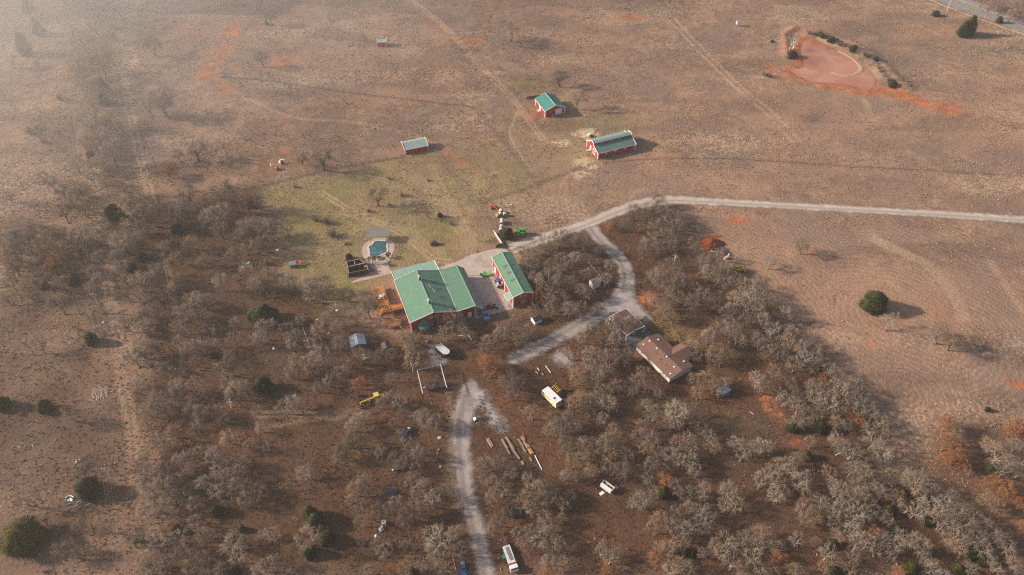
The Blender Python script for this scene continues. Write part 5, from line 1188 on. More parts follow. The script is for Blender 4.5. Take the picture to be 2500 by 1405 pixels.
pp = thing("bent_pipe", G(1235, 498), 0, "bent pale pipe rail lying right of the pale uprights", "pipe")
MB().path([(0, .9, .1), (.1, -.6, .1), (.9, -1.2, .12), (2.2, -.9, .12)], .07).build("pipe", white_paint, pp); MB().box((2.0, -.8, .2), (.7, .5, .25), rz=.4).build("plate", mat("pale_cream", (.68, .58, .45), .7), pp)
lp = thing("leaning_post", G(1245, 517), .6, "loose pale post lying right of the hay bales", "post"); MB().bar((0, .9, .08), (0, -.9, .08), .14, .14).build("timber", mat("pale_cream", (.68, .58, .45), .7), lp)
# entry rail fence and dark green gate beside the drive
rfz = thing("rail_fence", G(1207, 571), 0, "low white capped wall at the lawn corner by the drive", "wall")
p0 = np.array(G(1207, 571)); p1 = np.array(G(1228, 603)) - p0
MB().bar((0, 0, .45), (p1[0], p1[1], .45), .25, .9).build("wall", mat("pinkish_render", (.42, .30, .25), .85, var=.25), rfz); MB().bar((0, 0, .95), (p1[0], p1[1], .95), .34, .12).build("cap", white_trim, rfz)
MB().box((-.2, .3, .5), (.7, .7, 1.1)).build("pillar", mat("pale_stone", (.55, .46, .40), .85, var=.2), rfz)
gt = thing("green_gate", G(1211, 607), math.atan2(*(np.array(G(1229, 600.5)) - np.array(G(1211, 607)))[::-1]), "dark green panel gate closing the drive corner", "gate")
gl = float(np.linalg.norm(np.array(G(1229, 600.5)) - np.array(G(1211, 607))))
for k in range(6): MB().box(((k + .5) * gl / 6, 0, .8), (gl / 6 - .03, .07, 1.45)).build("panel", mat("dark_green_board", (.022, .075, .050), .7, rnd=.1), gt)
for x in (0, gl): MB().box((x, .05, .85), (.14, .14, 1.7)).build("post", dark_pipe, gt)
for z in (.3, 1.3): MB().box((gl / 2, .07, z), (gl, .06, .1)).build("rail", dark_pipe, gt)
# ------------------------------------------------------------------ trailers in the woods
vt = thing("enclosed_trailer", G(1083, 866), R(-46), "black V nosed cargo trailer with a weathered white roof", "trailer")
VP = [(-2.4, -1.15), (1.6, -1.15), (2.4, -.45), (2.4, .45), (1.6, 1.15), (-2.4, 1.15)]
MB().add([(x, y, .5) for x, y in VP] + [(x, y, 2.35) for x, y in VP], [(5, 4, 3, 2, 1, 0)] + [(i, (i + 1) % 6, 6 + (i + 1) % 6, 6 + i) for i in range(6)]).build("body", mat("black_panel", (.016, .016, .018), .4), vt)
MB().slab([(x * 1.02, y * 1.02, 2.44) for x, y in VP], .09).build("roof", mat("weathered_white", (.60, .59, .58), .6, 0, .18, 1.2, stain=((.17, .17, .18), 1.5, .85)), vt)
for x in (-.9, -.05):
    for s in (-1, 1): wheel(vt, (x, s * 1.2, .36), .36, .22, rim_white)
MB().bar((2.3, .5, .5), (3.5, 0, .5), .1, .1).bar((2.3, -.5, .5), (3.5, 0, .5), .1, .1).build("tongue", dark_pipe, vt); MB().box((2.43, 0, .6), (.04, .9, .15)).build("front_guard", steel, vt)
bm = thing("junk_bin", G(1077, 863), .4, "small pale parts bin left of the black cargo trailer", "bin"); MB().box((0, 0, .35), (.6, .9, .7)).build("bin", rim_white, bm); MB().box((0, 0, .72), (.5, .8, .06)).build("lid", steel, bm)
sp = thing("stone_post", G(1042, 838), 0, "pale square stone post on the path to the porch", "post"); MB().box((0, 0, .4), (.7, .7, .8), taper=.9).build("shaft", mat("pale_stone", (.55, .46, .40), .85), sp); MB().box((0, 0, .85), (.8, .8, .12)).build("cap", stone_tan, sp)
fx = [np.array(G(*p, 2.9)) for p in ((1018.5, 905), (1032, 962), (1091, 947.5), (1075.5, 891))]
pf = thing("pipe_carport", (*fx[1], 0), 0, "bare rectangular white pipe carport frame above a stock trailer", "frame")
q = [p - fx[1] for p in fx]
for a, b, m_, w_ in ((0, 1, white_paint, .16), (3, 2, white_paint, .16), (0, 3, mat("lilac_steel", (.42, .38, .46), .5), .12), (1, 2, dark_pipe, .09)): MB().bar((*q[a], 2.9), (*q[b], 2.9), w_, w_).build("beam", m_, pf)
for p in (q[0], q[1], q[2], q[3], (q[0] + q[1]) / 2, (q[2] + q[3]) / 2): MB().box((p[0], p[1], 1.42), (.12, .12, 2.84)).build("post", dark_pipe, pf)
for f in (.33, .66): a, b = q[0] + (q[1] - q[0]) * f, q[3] + (q[2] - q[3]) * f; MB().bar((*a, 2.86), (*b, 2.86), .05, .06).build("purlin", dark_pipe, pf)
stk = thing("stock_trailer", G(1063, 946), R(14), "rusty open stock trailer with slatted sides under the pipe frame", "trailer")
rusty = mat("rusty_floor", (.215, .115, .085), .85, 0, .3, 2); slatm = mat("grey_iron_slat", (.17, .145, .14), .7, .3, .3, 3)
SP = [(-2.9, -1.05), (2.3, -1.05), (3.0, -.5), (3.0, .5), (2.3, 1.05), (-2.9, 1.05)]
MB().slab([(x, y, .62) for x, y in SP], .12).build("floor", rusty, stk)
for (a, b) in zip(SP, SP[1:] + SP[:1]):
    for k in range(5): MB().bar((*a, .85 + k * .3), (*b, .85 + k * .3), .05, .15).build("slat", slatm, stk)
for p in SP + [(-.3, -1.05), (-.3, 1.05), (1.0, -1.05), (1.0, 1.05)]: MB().box((*p, 1.35), (.08, .08, 1.5)).build("post", slatm, stk)
MB().bar((-.3, -1.0, 1.5), (-.3, 1.0, 1.5), .06, .9).build("divider", slatm, stk)
for x in (-1.3, -.35):
    for s in (-1, 1): wheel(stk, (x, s * 1.1, .38), .38, .24, dark_pipe)
wheel(stk, (-1.9, -1.25, .6), .38, .2, dark_pipe, name="spare_wheel"); MB().bar((3.0, .3, .55), (4.2, 0, .55), .1, .12).bar((3.0, -.3, .55), (4.2, 0, .55), .1, .12).build("tongue", dark_pipe, stk)
fl = thing("lamp_stake", G(1036, 953), 0, "thin stake with a violet lamp inside the pipe frame", "lamp"); MB().tube((0, 0, 0), (0, 0, 1.1), .03).build("stake", steel, fl)
em, nt, p_ = new_mat("violet_lamp"); em.cycles.emission_sampling = "NONE"; p_.inputs["Base Color"].default_value = (.25, .18, .7, 1); p_.inputs["Emission Color"].default_value = (.35, .25, 1, 1); p_.inputs["Emission Strength"].default_value = 1.5; MB().ball((0, 0, 1.2), .16).build("bulb", em, fl)
# old yellow grader
gr = thing("road_grader", G(905, 983), R(21), "old yellow road grader half hidden by an oak", "grader")
MB().bar((-3.1, 0, 1.15), (1.4, 0, 1.75), .32, .36).build("main_beam", yellow, gr); MB().box((1.9, 0, 2.0), (1.3, 1.3, 1.5)).build("cab", yellow, gr); MB().box((1.9, 0, 2.85), (1.5, 1.5, .1)).build("cab_roof", paint("pale_yellow", (.62, .44, .10)), gr); MB().box((1.23, 0, 2.2), (.04, 1.1, .8)).build("cab_glass", glass, gr)
MB().prism([(2.6, .8), (4.2, .8), (4.2, 1.7), (2.6, 1.9)], -.5, .5).build("engine_hood", yellow, gr)
for s in (-1, 1):
    wheel(gr, (-3.0, s * 1.05, .6), .6, .34, rim_white, name="front_wheel")
    for x in (2.2, 3.6): wheel(gr, (x, s * 1.05, .66), .66, .4, yellow, name="rear_wheel")
MB().bar((-3.0, -1.0, .65), (-3.0, 1.0, .65), .18, .18).build("front_axle", yellow, gr); MB().bar((-.9, -1.5, .5), (-.2, 1.5, .5), .12, .6).build("blade", dark_pipe, gr); MB().bar((-1.6, 0, 1.3), (-.6, 0, .7), .14, .14).bar((0, .4, 1.5), (-.5, .6, .7), .1, .1).bar((0, -.4, 1.5), (-.5, -.6, .7), .1, .1).build("blade_arm", yellow, gr)
bk = thing("iron_scrap_box", G(878, 968), .3, "dark brown iron box behind the yellow grader", "box"); MB().box((0, 0, .4), (1.2, .8, .8)).build("box", rust2, bk); MB().box((0, 0, .82), (1.26, .86, .06)).build("lid", dark_pipe, bk)
# step van camper and the yellow caged machine
rv = thing("camper_van", G(1346, 978), R(-52) + R(180), "white and cream step van camper beside the yellow drum machine", "van")
RVL = 6.6
MB().prism([(-RVL / 2, .55), (RVL / 2 - .3, .55), (RVL / 2, 1.25), (RVL / 2 - .35, 2.75), (-RVL / 2, 2.75)], -1.12, 1.12).build("body", mat("cream_paint", (.66, .58, .40), .45, 0, .1, 1.5), rv)
MB().slab([(RVL / 2 - .4, -1.14, 2.84), (RVL / 2 - .4, 1.14, 2.84), (-RVL / 2, 1.14, 2.84), (-RVL / 2, -1.14, 2.84)], .1).build("roof", mat("bluish_white_paint", (.72, .73, .76), .5, 0, .08, 1), rv)
for s in (-1, 1):
    MB().b2((-.9, s * 1.115 - .02, 1.75), (1.3, s * 1.115 + .02, 2.05)).build("side_window", glass, rv); MB().b2((1.9, s * 1.115 - .02, 1.6), (2.6, s * 1.115 + .02, 2.3)).build("cab_window", glass, rv)
    for x in (-1.9, 2.1): wheel(rv, (x, s * 1.0, .42), .42, .26, rim_white)
    MB().b2((-RVL / 2 - .03, s * .35 - .2, 1.8), (-RVL / 2 + .02, s * .35 + .2, 2.2)).build("rear_window", glass, rv)
MB().b2((RVL / 2 - .28, -.95, 1.7), (RVL / 2 - .1, .95, 2.45)).build("windscreen", glass, rv); MB().box((-1.6, .3, 2.9), (.5, .5, .16)).build("roof_vent", black, rv); MB().box((-RVL / 2 - .08, 0, .5), (.16, 2.1, .2)).build("bumper", steel, rv)
yd = thing("caged_drum", G(1358, 962), R(-55), "yellow slatted drum machine parked against the camper van", "machine")
for x in (-1.2, 1.1):
    P6 = [(math.cos(t) * 1.15, math.sin(t) * 1.15 + 1.45) for t in np.linspace(0, 2 * math.pi, 7)[:-1]]
    for (a, b) in zip(P6, P6[1:] + P6[:1]): MB().bar((x, *a), (x, *b), .16, .2, up=(1, 0, 0)).build("hoop", yellow, yd)
    MB().add([(x, *p) for p in P6], [tuple(range(6))]).build("end_plate", yellow, yd)
for t in np.linspace(0, 2 * math.pi, 13)[:-1]: MB().bar((-1.2, math.cos(t) * 1.08, math.sin(t) * 1.08 + 1.45), (1.1, math.cos(t) * 1.08, math.sin(t) * 1.08 + 1.45), .1, .14).build("slat", yellow, yd)
MB().tube((-1.15, 0, 1.45), (1.05, 0, 1.45), .85, n=14).build("drum", black, yd)
for s in (-1, 1): wheel(yd, (0, s * 1.1, .35), .35, .22, dark_pipe)
MB().bar((1.1, 0, .6), (2.6, 0, .5), .14, .14).build("tongue", dark_pipe, yd); MB().box((1.7, 0, .55), (.5, .9, .1)).build("footplate", steel, yd)
# excavator and scrap by the red mound
ex = thing("yellow_loader", G(1800, 662), R(-15), "old yellow loader at the wood edge below the red mound", "loader")
oy = mat("old_yellow_paint", (.40, .30, .045), .6, 0, .3, 3)
MB().box((0, 0, .95), (2.6, 1.4, .9)).build("body", oy, ex); MB().box((-.5, 0, 1.8), (1.1, 1.2, .8)).build("cab", dark_pipe, ex); MB().box((-.5, 0, 2.25), (1.3, 1.4, .12)).build("cab_roof", oy, ex)
for s in (-1, 1):
    for x in (-.9, .95): wheel(ex, (x, s * .85, .55), .55, .35, oy)
    MB().bar((.6, s * .6, 1.5), (1.9, s * .6, 2.1), .16, .24).bar((1.9, s * .6, 2.1), (2.4, s * .6, 1.1), .14, .2).build("loader_arm", yellow, ex)
MB().prism([(2.2, .7), (2.9, .75), (2.5, 1.5)], -.9, .9).build("bucket", oy, ex)
def scrap(px, label, seed, n, spread, pal, cat="scrap heap", zmax=.7, lmax=1.6):
    o = thing("scrap_heap", G(*px), 0, label, cat, None); rr = random.Random(seed)
    for k in range(n):
        m_ = pal[k % len(pal)]; t = rr.random()
        x, y = rr.gauss(0, spread[0]), rr.gauss(0, spread[1]); z = rr.uniform(.08, zmax)
        if t < .5: MB().box((x, y, z), (rr.uniform(.2, lmax), rr.uniform(.15, .7), rr.uniform(.08, .4)), rz=rr.uniform(0, 3.1), rx=rr.uniform(-.4, .4)).build("scrap_piece", m_, o)
        else:
            a = rr.uniform(0, 6.28); L_ = rr.uniform(.5, lmax * 1.4); MB().tube((x, y, .06), (x + L_ * math.cos(a), y + L_ * math.sin(a), rr.uniform(.05, zmax)), rr.uniform(.03, .08), n=6).build("scrap_pipe", m_, o)
    return o
dks = mat("dark_scrap", (.06, .06, .07), .6, .3, .3, 3, rnd=.3)
scrap((1752, 615), "silver scrap metal heap in front of the red mound", 1, 46, (1.5, 1.1), [steel, dks, steel, rim_white], zmax=1.0)
fr = thing("white_freezer", G(1772, 632), .5, "white chest freezer between the scrap heap and the yellow loader", "freezer"); MB().box((0, 0, .42), (1.3, .8, .8)).build("body", white_paint, fr); MB().box((0, 0, .86), (1.34, .84, .08)).build("lid", white_trim, fr)
drm = thing("white_barrel", G(1779, 625), 0, "small white barrel right of the chest freezer", "barrel"); MB().tube((0, 0, 0), (0, 0, .8), .3, n=12).build("drum", white_paint, drm); MB().tube((0, 0, .8), (0, 0, .84), .28, n=12).build("lid", rim_white, drm)
# heap of dug red earth
rr = np.random.default_rng(8); MN = 26; Vm = [(0, 0, 1.75)]; Fm = []
for i in range(1, 9):
    for k in range(MN):
        t = 2 * math.pi * k / MN; q = i / 8; rad = 4.3 * q * (1 + .12 * math.sin(3 * t + 1) + .05 * rr.normal()); Vm.append((rad * math.cos(t), rad * math.sin(t) * .95, 1.75 * (1 - q ** 1.5) * (1 + .14 * rr.normal()) - .03 * (i == 8)))
for k in range(MN): Fm.append((0, 1 + k, 1 + (k + 1) % MN))
for i in range(7):
    for k in range(MN): Fm.append((1 + i * MN + k, 1 + (i + 1) * MN + k, 1 + (i + 1) * MN + (k + 1) % MN, 1 + i * MN + (k + 1) % MN))
mdo = MB().add(Vm, Fm).build("soil_mound", mat("dark_rust_earth", (.190, .050, .026), .95, 0, .35, 1.2, bump=.12, bscale=2.5, stain=((.34, .10, .045), .5, .7), spec=.05), None, True)
mdo.location = (MOUND[0], MOUND[1], 0); tag(mdo, "dark rust red mound of dug earth at the wood edge", "mound")
# assorted wrecks
jp = thing("wrecked_buggy", G(1167, 1024), R(25), "stripped buggy wreck with white panels beside the gravel fork", "wreck")
MB().box((0, 0, .55), (2.4, 1.4, .3)).build("chassis", dark_pipe, jp); MB().box((.3, 0, .9), (.9, .9, .5)).build("engine", mat("grey_engine", (.16, .15, .16), .5, .3, .4, 5), jp); MB().prism([(-1.2, .7), (-.5, .75), (-.7, 1.15), (-1.25, 1.0)], -.6, .4).build("front_panel", white_paint, jp); MB().bar((-1.3, -.7, .7), (-1.3, .5, .7), .12, .14).build("bumper", white_paint, jp)
MB().path([(.9, -.65, .7), (.7, -.65, 1.5), (.7, .65, 1.5), (.9, .65, .7)], .05).path([(-.3, -.65, .7), (.7, -.65, 1.5)], .05).path([(-.3, .65, .7), (.7, .65, 1.5)], .05).build("roll_cage", black, jp)
for x in (-.85, .9):
    for s in (-1, 1): wheel(jp, (x, s * .72, .36), .36, .28, dark_pipe)
tb = thing("loose_timber", G(1171, 1032), 0, "pale plank lying in front of the buggy wreck", "plank"); MB().bar((-.95, -.25, .06), (.95, .35, .06), .18, .1).build("plank", mat("pale_cream", (.68, .58, .45), .7), tb)
wc = thing("wrecked_car", G(993, 1058), R(62), "dark blue car wreck under fallen branches left of the drive", "car")
car_body(wc, 4.0, 1.7, paint("dark_blue_paint", (.020, .030, .045)), .85, 1.3, (-1.0, .5))
for x in (-1.25, 1.3):
    for s in (-1, 1): wheel(wc, (x, s * .78, .3), .3, .2, rim_white)
MB().b2((1.0, -.3, .87), (1.5, .4, .95)).build("hood_scoop", rim_white, wc)
br = thing("fallen_branches", G(992, 1075), 0, "grey fallen branches leaning over the dark car wreck", "branches")
rr = random.Random(5); deadwood = mat("grey_deadwood", (.24, .215, .20), .9, 0, .25, 5, rnd=.15)
for k in range(26):
    x, y = rr.gauss(-.3, .7), rr.gauss(0, .9); a = rr.gauss(1.0, .6); L_ = rr.uniform(1.0, 2.8); MB().tube((x, y, rr.uniform(.05, .5)), (x + L_ * math.cos(a), y + L_ * math.sin(a), rr.uniform(.3, 1.4)), rr.uniform(.04, .08), .015, n=5).build("branch", deadwood, br)
bt = thing("boat_trailer", G(978, 1146), R(22), "narrow blue grey boat trailer with long rails in the trees", "trailer")
for s in (-.35, .35): MB().bar((-2.1, s, .62), (2.2, s, .75), .12, .14).build("rail", mat("blue_grey_steel", (.27, .32, .36), .4, .4, .2, 3), bt)
MB().prism([(-1.9, .5), (1.6, .5), (2.0, .95), (-2.0, .9)], -.5, .5).build("hull", mat("dark_teal_hull", (.035, .055, .060), .4), bt); MB().box((-2.1, 0, .8), (.35, .45, .4)).build("winch", white_paint, bt)
for s in (-1, 1): wheel(bt, (.3, s * .72, .3), .3, .2, rim_white)
ps = thing("pipe_pile", G(952, 1204), R(38), "loose pile of grey pipes stacked under the trees", "pipe pile")
for k in range(16): MB().tube((-2.3 + rr.uniform(-.3, .3), -.9 + k * .12, .12 + .08 * (k % 3)), (2.1 + rr.uniform(-.5, .5), -.9 + k * .12 + rr.uniform(-.15, .15), .12 + .1 * (k % 3)), .06, n=6).build("pipe", mat("lilac_steel", (.42, .38, .46), .5) if k % 3 == 0 else slatm, ps)
wb = thing("white_crate", G(938, 1279), R(15), "open white crate with a dark hole among the trees", "crate")
MB().box((0, 0, .45), (1.1, 1.1, .9)).build("box", white_paint, wb); MB().box((-.05, .1, .91), (.35, .3, .04)).build("opening", black, wb)
wp = thing("barrel_pallet", G(931, 1293), R(30), "pallet with two white drums below the open white crate", "pallet")
for k in range(5): MB().box((-.5 + k * .25, 0, .16), (.2, 1.2, .05)).build("plank", rim_white, wp)
for x, y in ((-.22, -.1), (.25, .25)): MB().tube((x, y, .2), (x, y, .75), .28, n=12).build("drum", white_paint, wp)
wbl = thing("propane_ball", G(919, 1311), 0, "round white tank lying alone below the drum pallet", "tank"); MB().ball((0, 0, .42), .45, 14).build("tank", paint("white_gloss", (.74, .74, .72)), wbl, True); MB().tube((0, 0, .8), (0, 0, .95), .1).build("valve", steel, wbl)
fk = thing("flatbed_truck", G(1246, 1368), R(-72), "white flatbed truck with red stripe at the drive's lower edge", "truck")
MB().box((-1.0, 0, .95), (5.0, 1.9, .2)).build("bed", rim_white, fk); MB().box((-1.2, .1, 1.08), (3.6, .9, .06), rz=.05).build("load_sheet", mat("dirty_load", (.18, .18, .17), .8, 0, .5, 2), fk); MB().box((1.75, 0, 1.08), (.7, 1.85, .4)).build("red_band", paint("dark_red_gloss", (.22, .025, .025)), fk)
MB().prism([(2.15, .6), (3.5, .6), (3.5, 1.1), (3.1, 1.75), (2.15, 1.85)], -.95, .95).build("cab", white_paint, fk); MB().b2((3.12, -.85, 1.2), (3.4, .85, 1.7)).build("windscreen", glass, fk)
MB().box((-4.2, 0, .75), (1.4, 1.0, .5)).build("rear_engine", dks, fk); MB().bar((-4.9, 0, .6), (-5.9, .3, .55), .1, .1).build("tongue", steel, fk)
for x in (-2.5, 2.6):
    for s in (-1, 1): wheel(fk, (x, s * .9, .42), .42, .28, rim_white)
MB().bar((-1.8, 1.25, .5), (2.6, 1.2, .5), .08, .08).build("side_rail", steel, fk)
gn = thing("green_bin", G(1232, 1363), R(8), "teal green plastic bin beside the white flatbed truck", "bin"); MB().box((0, 0, .5), (.95, 1.25, .9), taper=.92).build("bin", mat("teal_plastic", (.02, .17, .12), .45), gn); MB().box((0, 0, .99), (1.0, 1.3, .09)).build("lid", mat("teal_lid", (.03, .21, .15), .45), gn)
bv = thing("blue_car", G(1131, 1392), R(-82), "blue wreck half hidden at the bottom edge left of the drive", "car")
car_body(bv, 3.6, 1.3, paint("bright_blue_paint", (.02, .085, .26)), .8, 1.2, (-.7, .5))
for x in (-1.1, 1.1):
    for s in (-1, 1): wheel(bv, (x, s * .6, .28), .28, .18, dark_pipe)
MB().box((-1.3, 0, .95), (1.0, 1.0, .3)).build("rear_load", steel, bv)
wpole = thing("leaning_pole", G(1110, 1380), 0, "long pale pole lying left of the blue wreck", "pole"); MB().tube((-.6, 2.4, .15), (.55, -2.0, .1), .06, n=6).build("pole", mat("pale_cream", (.68, .58, .45), .7), wpole)
dt = thing("dark_flatbed", G(1252, 1254), R(-8), "black slatted trailer under the trees right of the drive", "trailer")
for k in range(8): MB().box((.2, -1.2 + k * .34, .75), (4.6, .3, .07)).build("plank", mat("black_plank", (.035, .033, .036), .8, var=.3, rnd=.3), dt)
for x in (-.6, .5):
    for s in (-1, 1): wheel(dt, (x, s * 1.35, .38), .38, .22, dark_pipe)
MB().bar((-2.0, 0, .6), (-3.4, 0, .55), .12, .12).build("tongue", dark_pipe, dt)
for s in (-.45, .45): MB().box((-.3, s, .9), (.12, .1, .25)).build("stake", white_paint, dt)
tp = thing("junk_camper", G(1482, 1194), R(-42), "gutted white pop up camper full of junk in the clearing", "camper")
for a, b in (((-1.7, -.9), (1.7, -.9)), ((-1.7, .9), (1.7, .9)), ((-1.7, -.9), (-1.7, .9)), ((1.7, -.9), (1.7, .9))): MB().bar((*a, 1.0), (*b, 1.0), .12, .9).build("wall", mat("stained_white_panel", (.60, .56, .50), .6, 0, .2, 2), tp)
MB().b2((-1.65, -.85, .55), (1.65, .85, .65)).build("floor", mat("mossy_floor", (.16, .17, .12), .8, 0, .5, 3), tp); MB().box((0, -.5, 1.46), (3.3, .7, .06)).build("lid_half", white_trim, tp); MB().box((.5, .3, .9), (.5, .5, .5)).build("red_can", paint("dark_red_gloss", (.22, .025, .025)), tp); MB().box((-.6, .35, .85), (.9, .6, .4)).build("cushion", mat("grey_green_cushion", (.28, .32, .26), .9), tp)
for s in (-1, 1): wheel(tp, (.2, s * 1.0, .3), .3, .2, rim_white)
MB().bar((-1.7, 0, .5), (-2.7, .2, .45), .1, .1).build("tongue", rust, tp)
pnl = thing("fallen_sheet", G(1469, 1205), R(38), "flat bluish white panel lying left of the gutted camper", "panel"); MB().box((0, 0, .05), (1.3, .85, .08)).build("sheet", mat("bluish_white_paint", (.72, .73, .76), .5), pnl); MB().bar((.2, .5, .06), (.5, 1.3, .08), .08, .08).build("red_bar", rust, pnl)
# stacked lumber and stone rows beside the drive
LUM = [((1196, 1082), 62, 3.0, .9, 0), ((1232, 1085), 64, 3.6, .55, 1), ((1245, 1083), 62, 4.6, .6, 1), ((1253, 1100), 62, 3.6, .5, 1), ((1262, 1112), 62, 3.0, .4, 1), ((1270, 1081), 62, 2.6, .5, 1), ((1277, 1072), 62, 1.6, .9, 0), ((1283, 1085), 58, 1.6, .7, 0), ((1289, 1092), 60, 1.5, 1.1, 2), ((1294, 1101), 62, 2.4, .9, 2), ((1280, 1099), 62, 2.2, .5, 1), ((1242, 1105), 62, 1.8, .4, 1), ((1296, 1123), 62, 1.4, .5, 1), ((1276, 1132), 60, 1.2, .6, 0)]
LM = [mat("pinkish_lumber", (.40, .23, .16), .85, var=.3, rnd=.15), mat("grey_lumber", (.27, .215, .17), .9, var=.35, rnd=.2), mat("fresh_lumber", (.50, .31, .16), .85, var=.3, rnd=.1)]
for k, (px, ang, L_, w_, mi) in enumerate(LUM):
    lb = ("pinkish board stack", "low grey lumber row", "fresh tan lumber stack")[mi] + (" nearest the drive", " at the lot's upper left", " in the long middle row", " below the long middle row", " at the lower middle", " on the right beside the tan stacks", " at the top right corner", " between the corner and the tan stack", " short and tall on the right edge", " at the right above the white rail", " left of the tan stack", " short piece at lower left", " by the upper end of the white rail", " lowest of all")[k]
    t = thing("lumber_stack", G(*px), -R(ang), lb + " in the lumber lot", "lumber", "lumber stacks right of the drive")
    nb = max(2, int(w_ / .2))
    for i in range(nb): MB().box((random.Random(k * 9 + i).uniform(-.2, .2), -w_ / 2 + (i + .5) * w_ / nb, .12 + .1 * (i % 2)), (L_, w_ / nb - .03, .2)).build("board", LM[mi], t)
def pipe_on_ground(name, pts, r, m_, label, z=.08, cat="pipe"):
    b = G(*pts[0]); o = thing(name, b, 0, label, cat); P = [np.array(G(*p)) - np.array(b) for p in pts]
    MB().path([(p[0], p[1], z) for p in P], r).build("length", m_, o); return o
pipe_on_ground("white_rail", [(1306, 1113), (1323, 1147)], .11, white_paint, "long white rail at the right end of the lumber lot")
pipe_on_ground("white_pipe", [(1118, 821), (1136, 820), (1156, 819)], .09, white_paint, "white pipe lying crosswise below the house tree"); pipe_on_ground("white_pipe", [(1143, 820), (1153, 832)], .09, white_paint, "short slanting white pipe touching the crosswise pipe")
pipe_on_ground("pale_hose", [(732, 787), (738, 796), (742, 808), (748, 822), (752, 836), (757, 853)], .07, mat("pale_cream", (.68, .58, .45), .7), "long crooked pale pipe lying left of the yard oaks")
pipe_on_ground("pale_conduit", [(395, 601), (400, 625), (406, 660), (412, 696)], .07, mat("dull_cream", (.36, .31, .26), .8), "long straight conduit in the left woods"); pipe_on_ground("pale_conduit", [(440, 846), (444, 870), (447, 888)], .07, mat("dull_cream", (.36, .31, .26), .8), "short straight conduit in the left woods")
pipe_on_ground("fallen_log", [(1250, 1174), (1270, 1165), (1290, 1156)], .13, mat("fallen_log_bark", (.20, .125, .085), .9), "fallen brown log at the lower end of the lumber lot", .13, "log"); pipe_on_ground("fallen_log", [(1382, 957), (1400, 951), (1416, 945)], .12, mat("fallen_log_bark", (.20, .125, .085), .9), "fallen log right of the yellow drum machine", .12, "log")
pipe_on_ground("grey_board", [(1719, 1026), (1742, 1016)], .22, mat("grey_lumber", (.27, .215, .17), .9), "grey board lying south of the galvanised shed", .1, "board"); pipe_on_ground("fallen_log", [(1830, 1005), (1840, 1013)], .07, mat("pale_cream", (.68, .58, .45), .7), "pale stick right of the grey board in the clearing", .07, "log")
for k, (a, b) in enumerate((((1312, 899), (1317, 906)), ((1308, 907), (1314, 914)), ((1322, 911), (1327, 917)), ((1332, 894), (1345, 911)))):
    pipe_on_ground("stone_curb", [a, b], .16, mat("pale_stone", (.55, .46, .40), .85), ("uppermost of three short stone curbs above the camper van", "leftmost of the three short stone curbs above the camper van", "lowest of the three short stone curbs above the camper van", "long broken stone curb above the yellow drum machine")[k], .1, "curb")
for k, (px, s, lb) in enumerate((((1073, 1070), 1.0, "square cream slab with lumps left of the drive"), ((1071, 1099), .7, "pinkish broken slab below the cream slab"), ((1069, 1108), .6, "lower of the small slabs left of the drive"), ((1075, 1141), .9, "flat orange board alone left of the drive"), ((668, 852), .8, "small white box alone in the left woods"), ((252, 788), .8, "white box by the power line track"), ((775, 781), .5, "small white bucket among the yard oaks"), ((803, 814), .6, "short orange board among the yard oaks"))):
    o = thing("ground_slab", G(*px), .3 * k, lb, "slab"); MB().box((0, 0, .1), (s, s * .85, .2), rz=.4).build("slab", mat("cream_slab", (.58, .46, .32), .8) if k == 0 else (LM[0] if k in (1, 2, 3, 7) else white_paint), o); MB().box((.15 * s, .1 * s, .26), (.3 * s, .3 * s, .14)).build("lump", stone_tan if k < 4 else white_paint, o)
tanks = [((893, 870), "upper of two pale round tanks lying by the timber shed"), ((896, 877), "lower of two pale round tanks lying by the timber shed")]
for k, (px, lb) in enumerate(tanks):
    o = thing("storage_tank", G(*px), R(12 + 6 * k), lb, "tank", "pale tanks by the timber shed"); MB().tube((-1.2, 0, .45), (1.2, 0, .45), .42, n=14).build("shell", mat("pale_tank", (.36, .33, .29), .6, 0, .2, 2), o, True)
    for s in (-.8, .8): MB().box((s, 0, .1), (.2, .7, .2)).build("cradle", wood_old, o)
# white rubbish and dead brush on the left
scrap((607, 652), "white sheeting scraps in the left woods", 11, 16, (.9, .5), [white_paint, white_paint, steel], zmax=.35, lmax=1.3)
scrap((190, 1128), "white and grey rubbish at the head of the brush pile", 12, 10, (.5, .4), [white_paint, steel], zmax=.3, lmax=.8)
scrap((168, 1215), "scattered white boards left of the dark cedar", 13, 16, (.8, .6), [white_paint, mat("dull_cream", (.36, .31, .26), .8)], zmax=.25, lmax=1.3)
def brush(px, label, seed, n, spread, m_, Lm=3.0, zmax=.9, ang=None):
    o = thing("brush_pile", G(*px), 0, label, "brush pile"); rr = random.Random(seed)
    for k in range(n):
        x, y = rr.gauss(0, spread[0]), rr.gauss(0, spread[1]); a = rr.uniform(0, 6.28) if ang is None else rr.gauss(ang, .5); L_ = rr.uniform(.8, Lm)
        MB().tube((x, y, rr.uniform(.05, zmax * .6)), (x + L_ * math.cos(a), y + L_ * math.sin(a), rr.uniform(.1, zmax)), rr.uniform(.03, .08), .012, n=5).build("branch", m_, o)
    return o
whitewood = mat("bleached_wood", (.66, .62, .57), .85, 0, .15, 5)
brush((243, 968), "bleached white dead branches lying in the left field", 21, 26, (1.2, 1.4), whitewood, 3.2, .8, 2.0)
brush((207, 1140), "dark brush pile above the cedar in the left field", 22, 60, (1.2, 1.8), dks, 2.4, 1.4); brush((180, 1232), "bleached branches beside the dark cedar", 23, 22, (1.4, .7), whitewood, 2.2, .6, .5)
brush((70, 1085), "thin bleached sticks at the left field edge", 24, 8, (2.0, .8), whitewood, 2.0, .4, .3)
lg = thing("log_tripod", G(1976, 788), 0, "pile of crossed brown logs in the hay field", "logs")
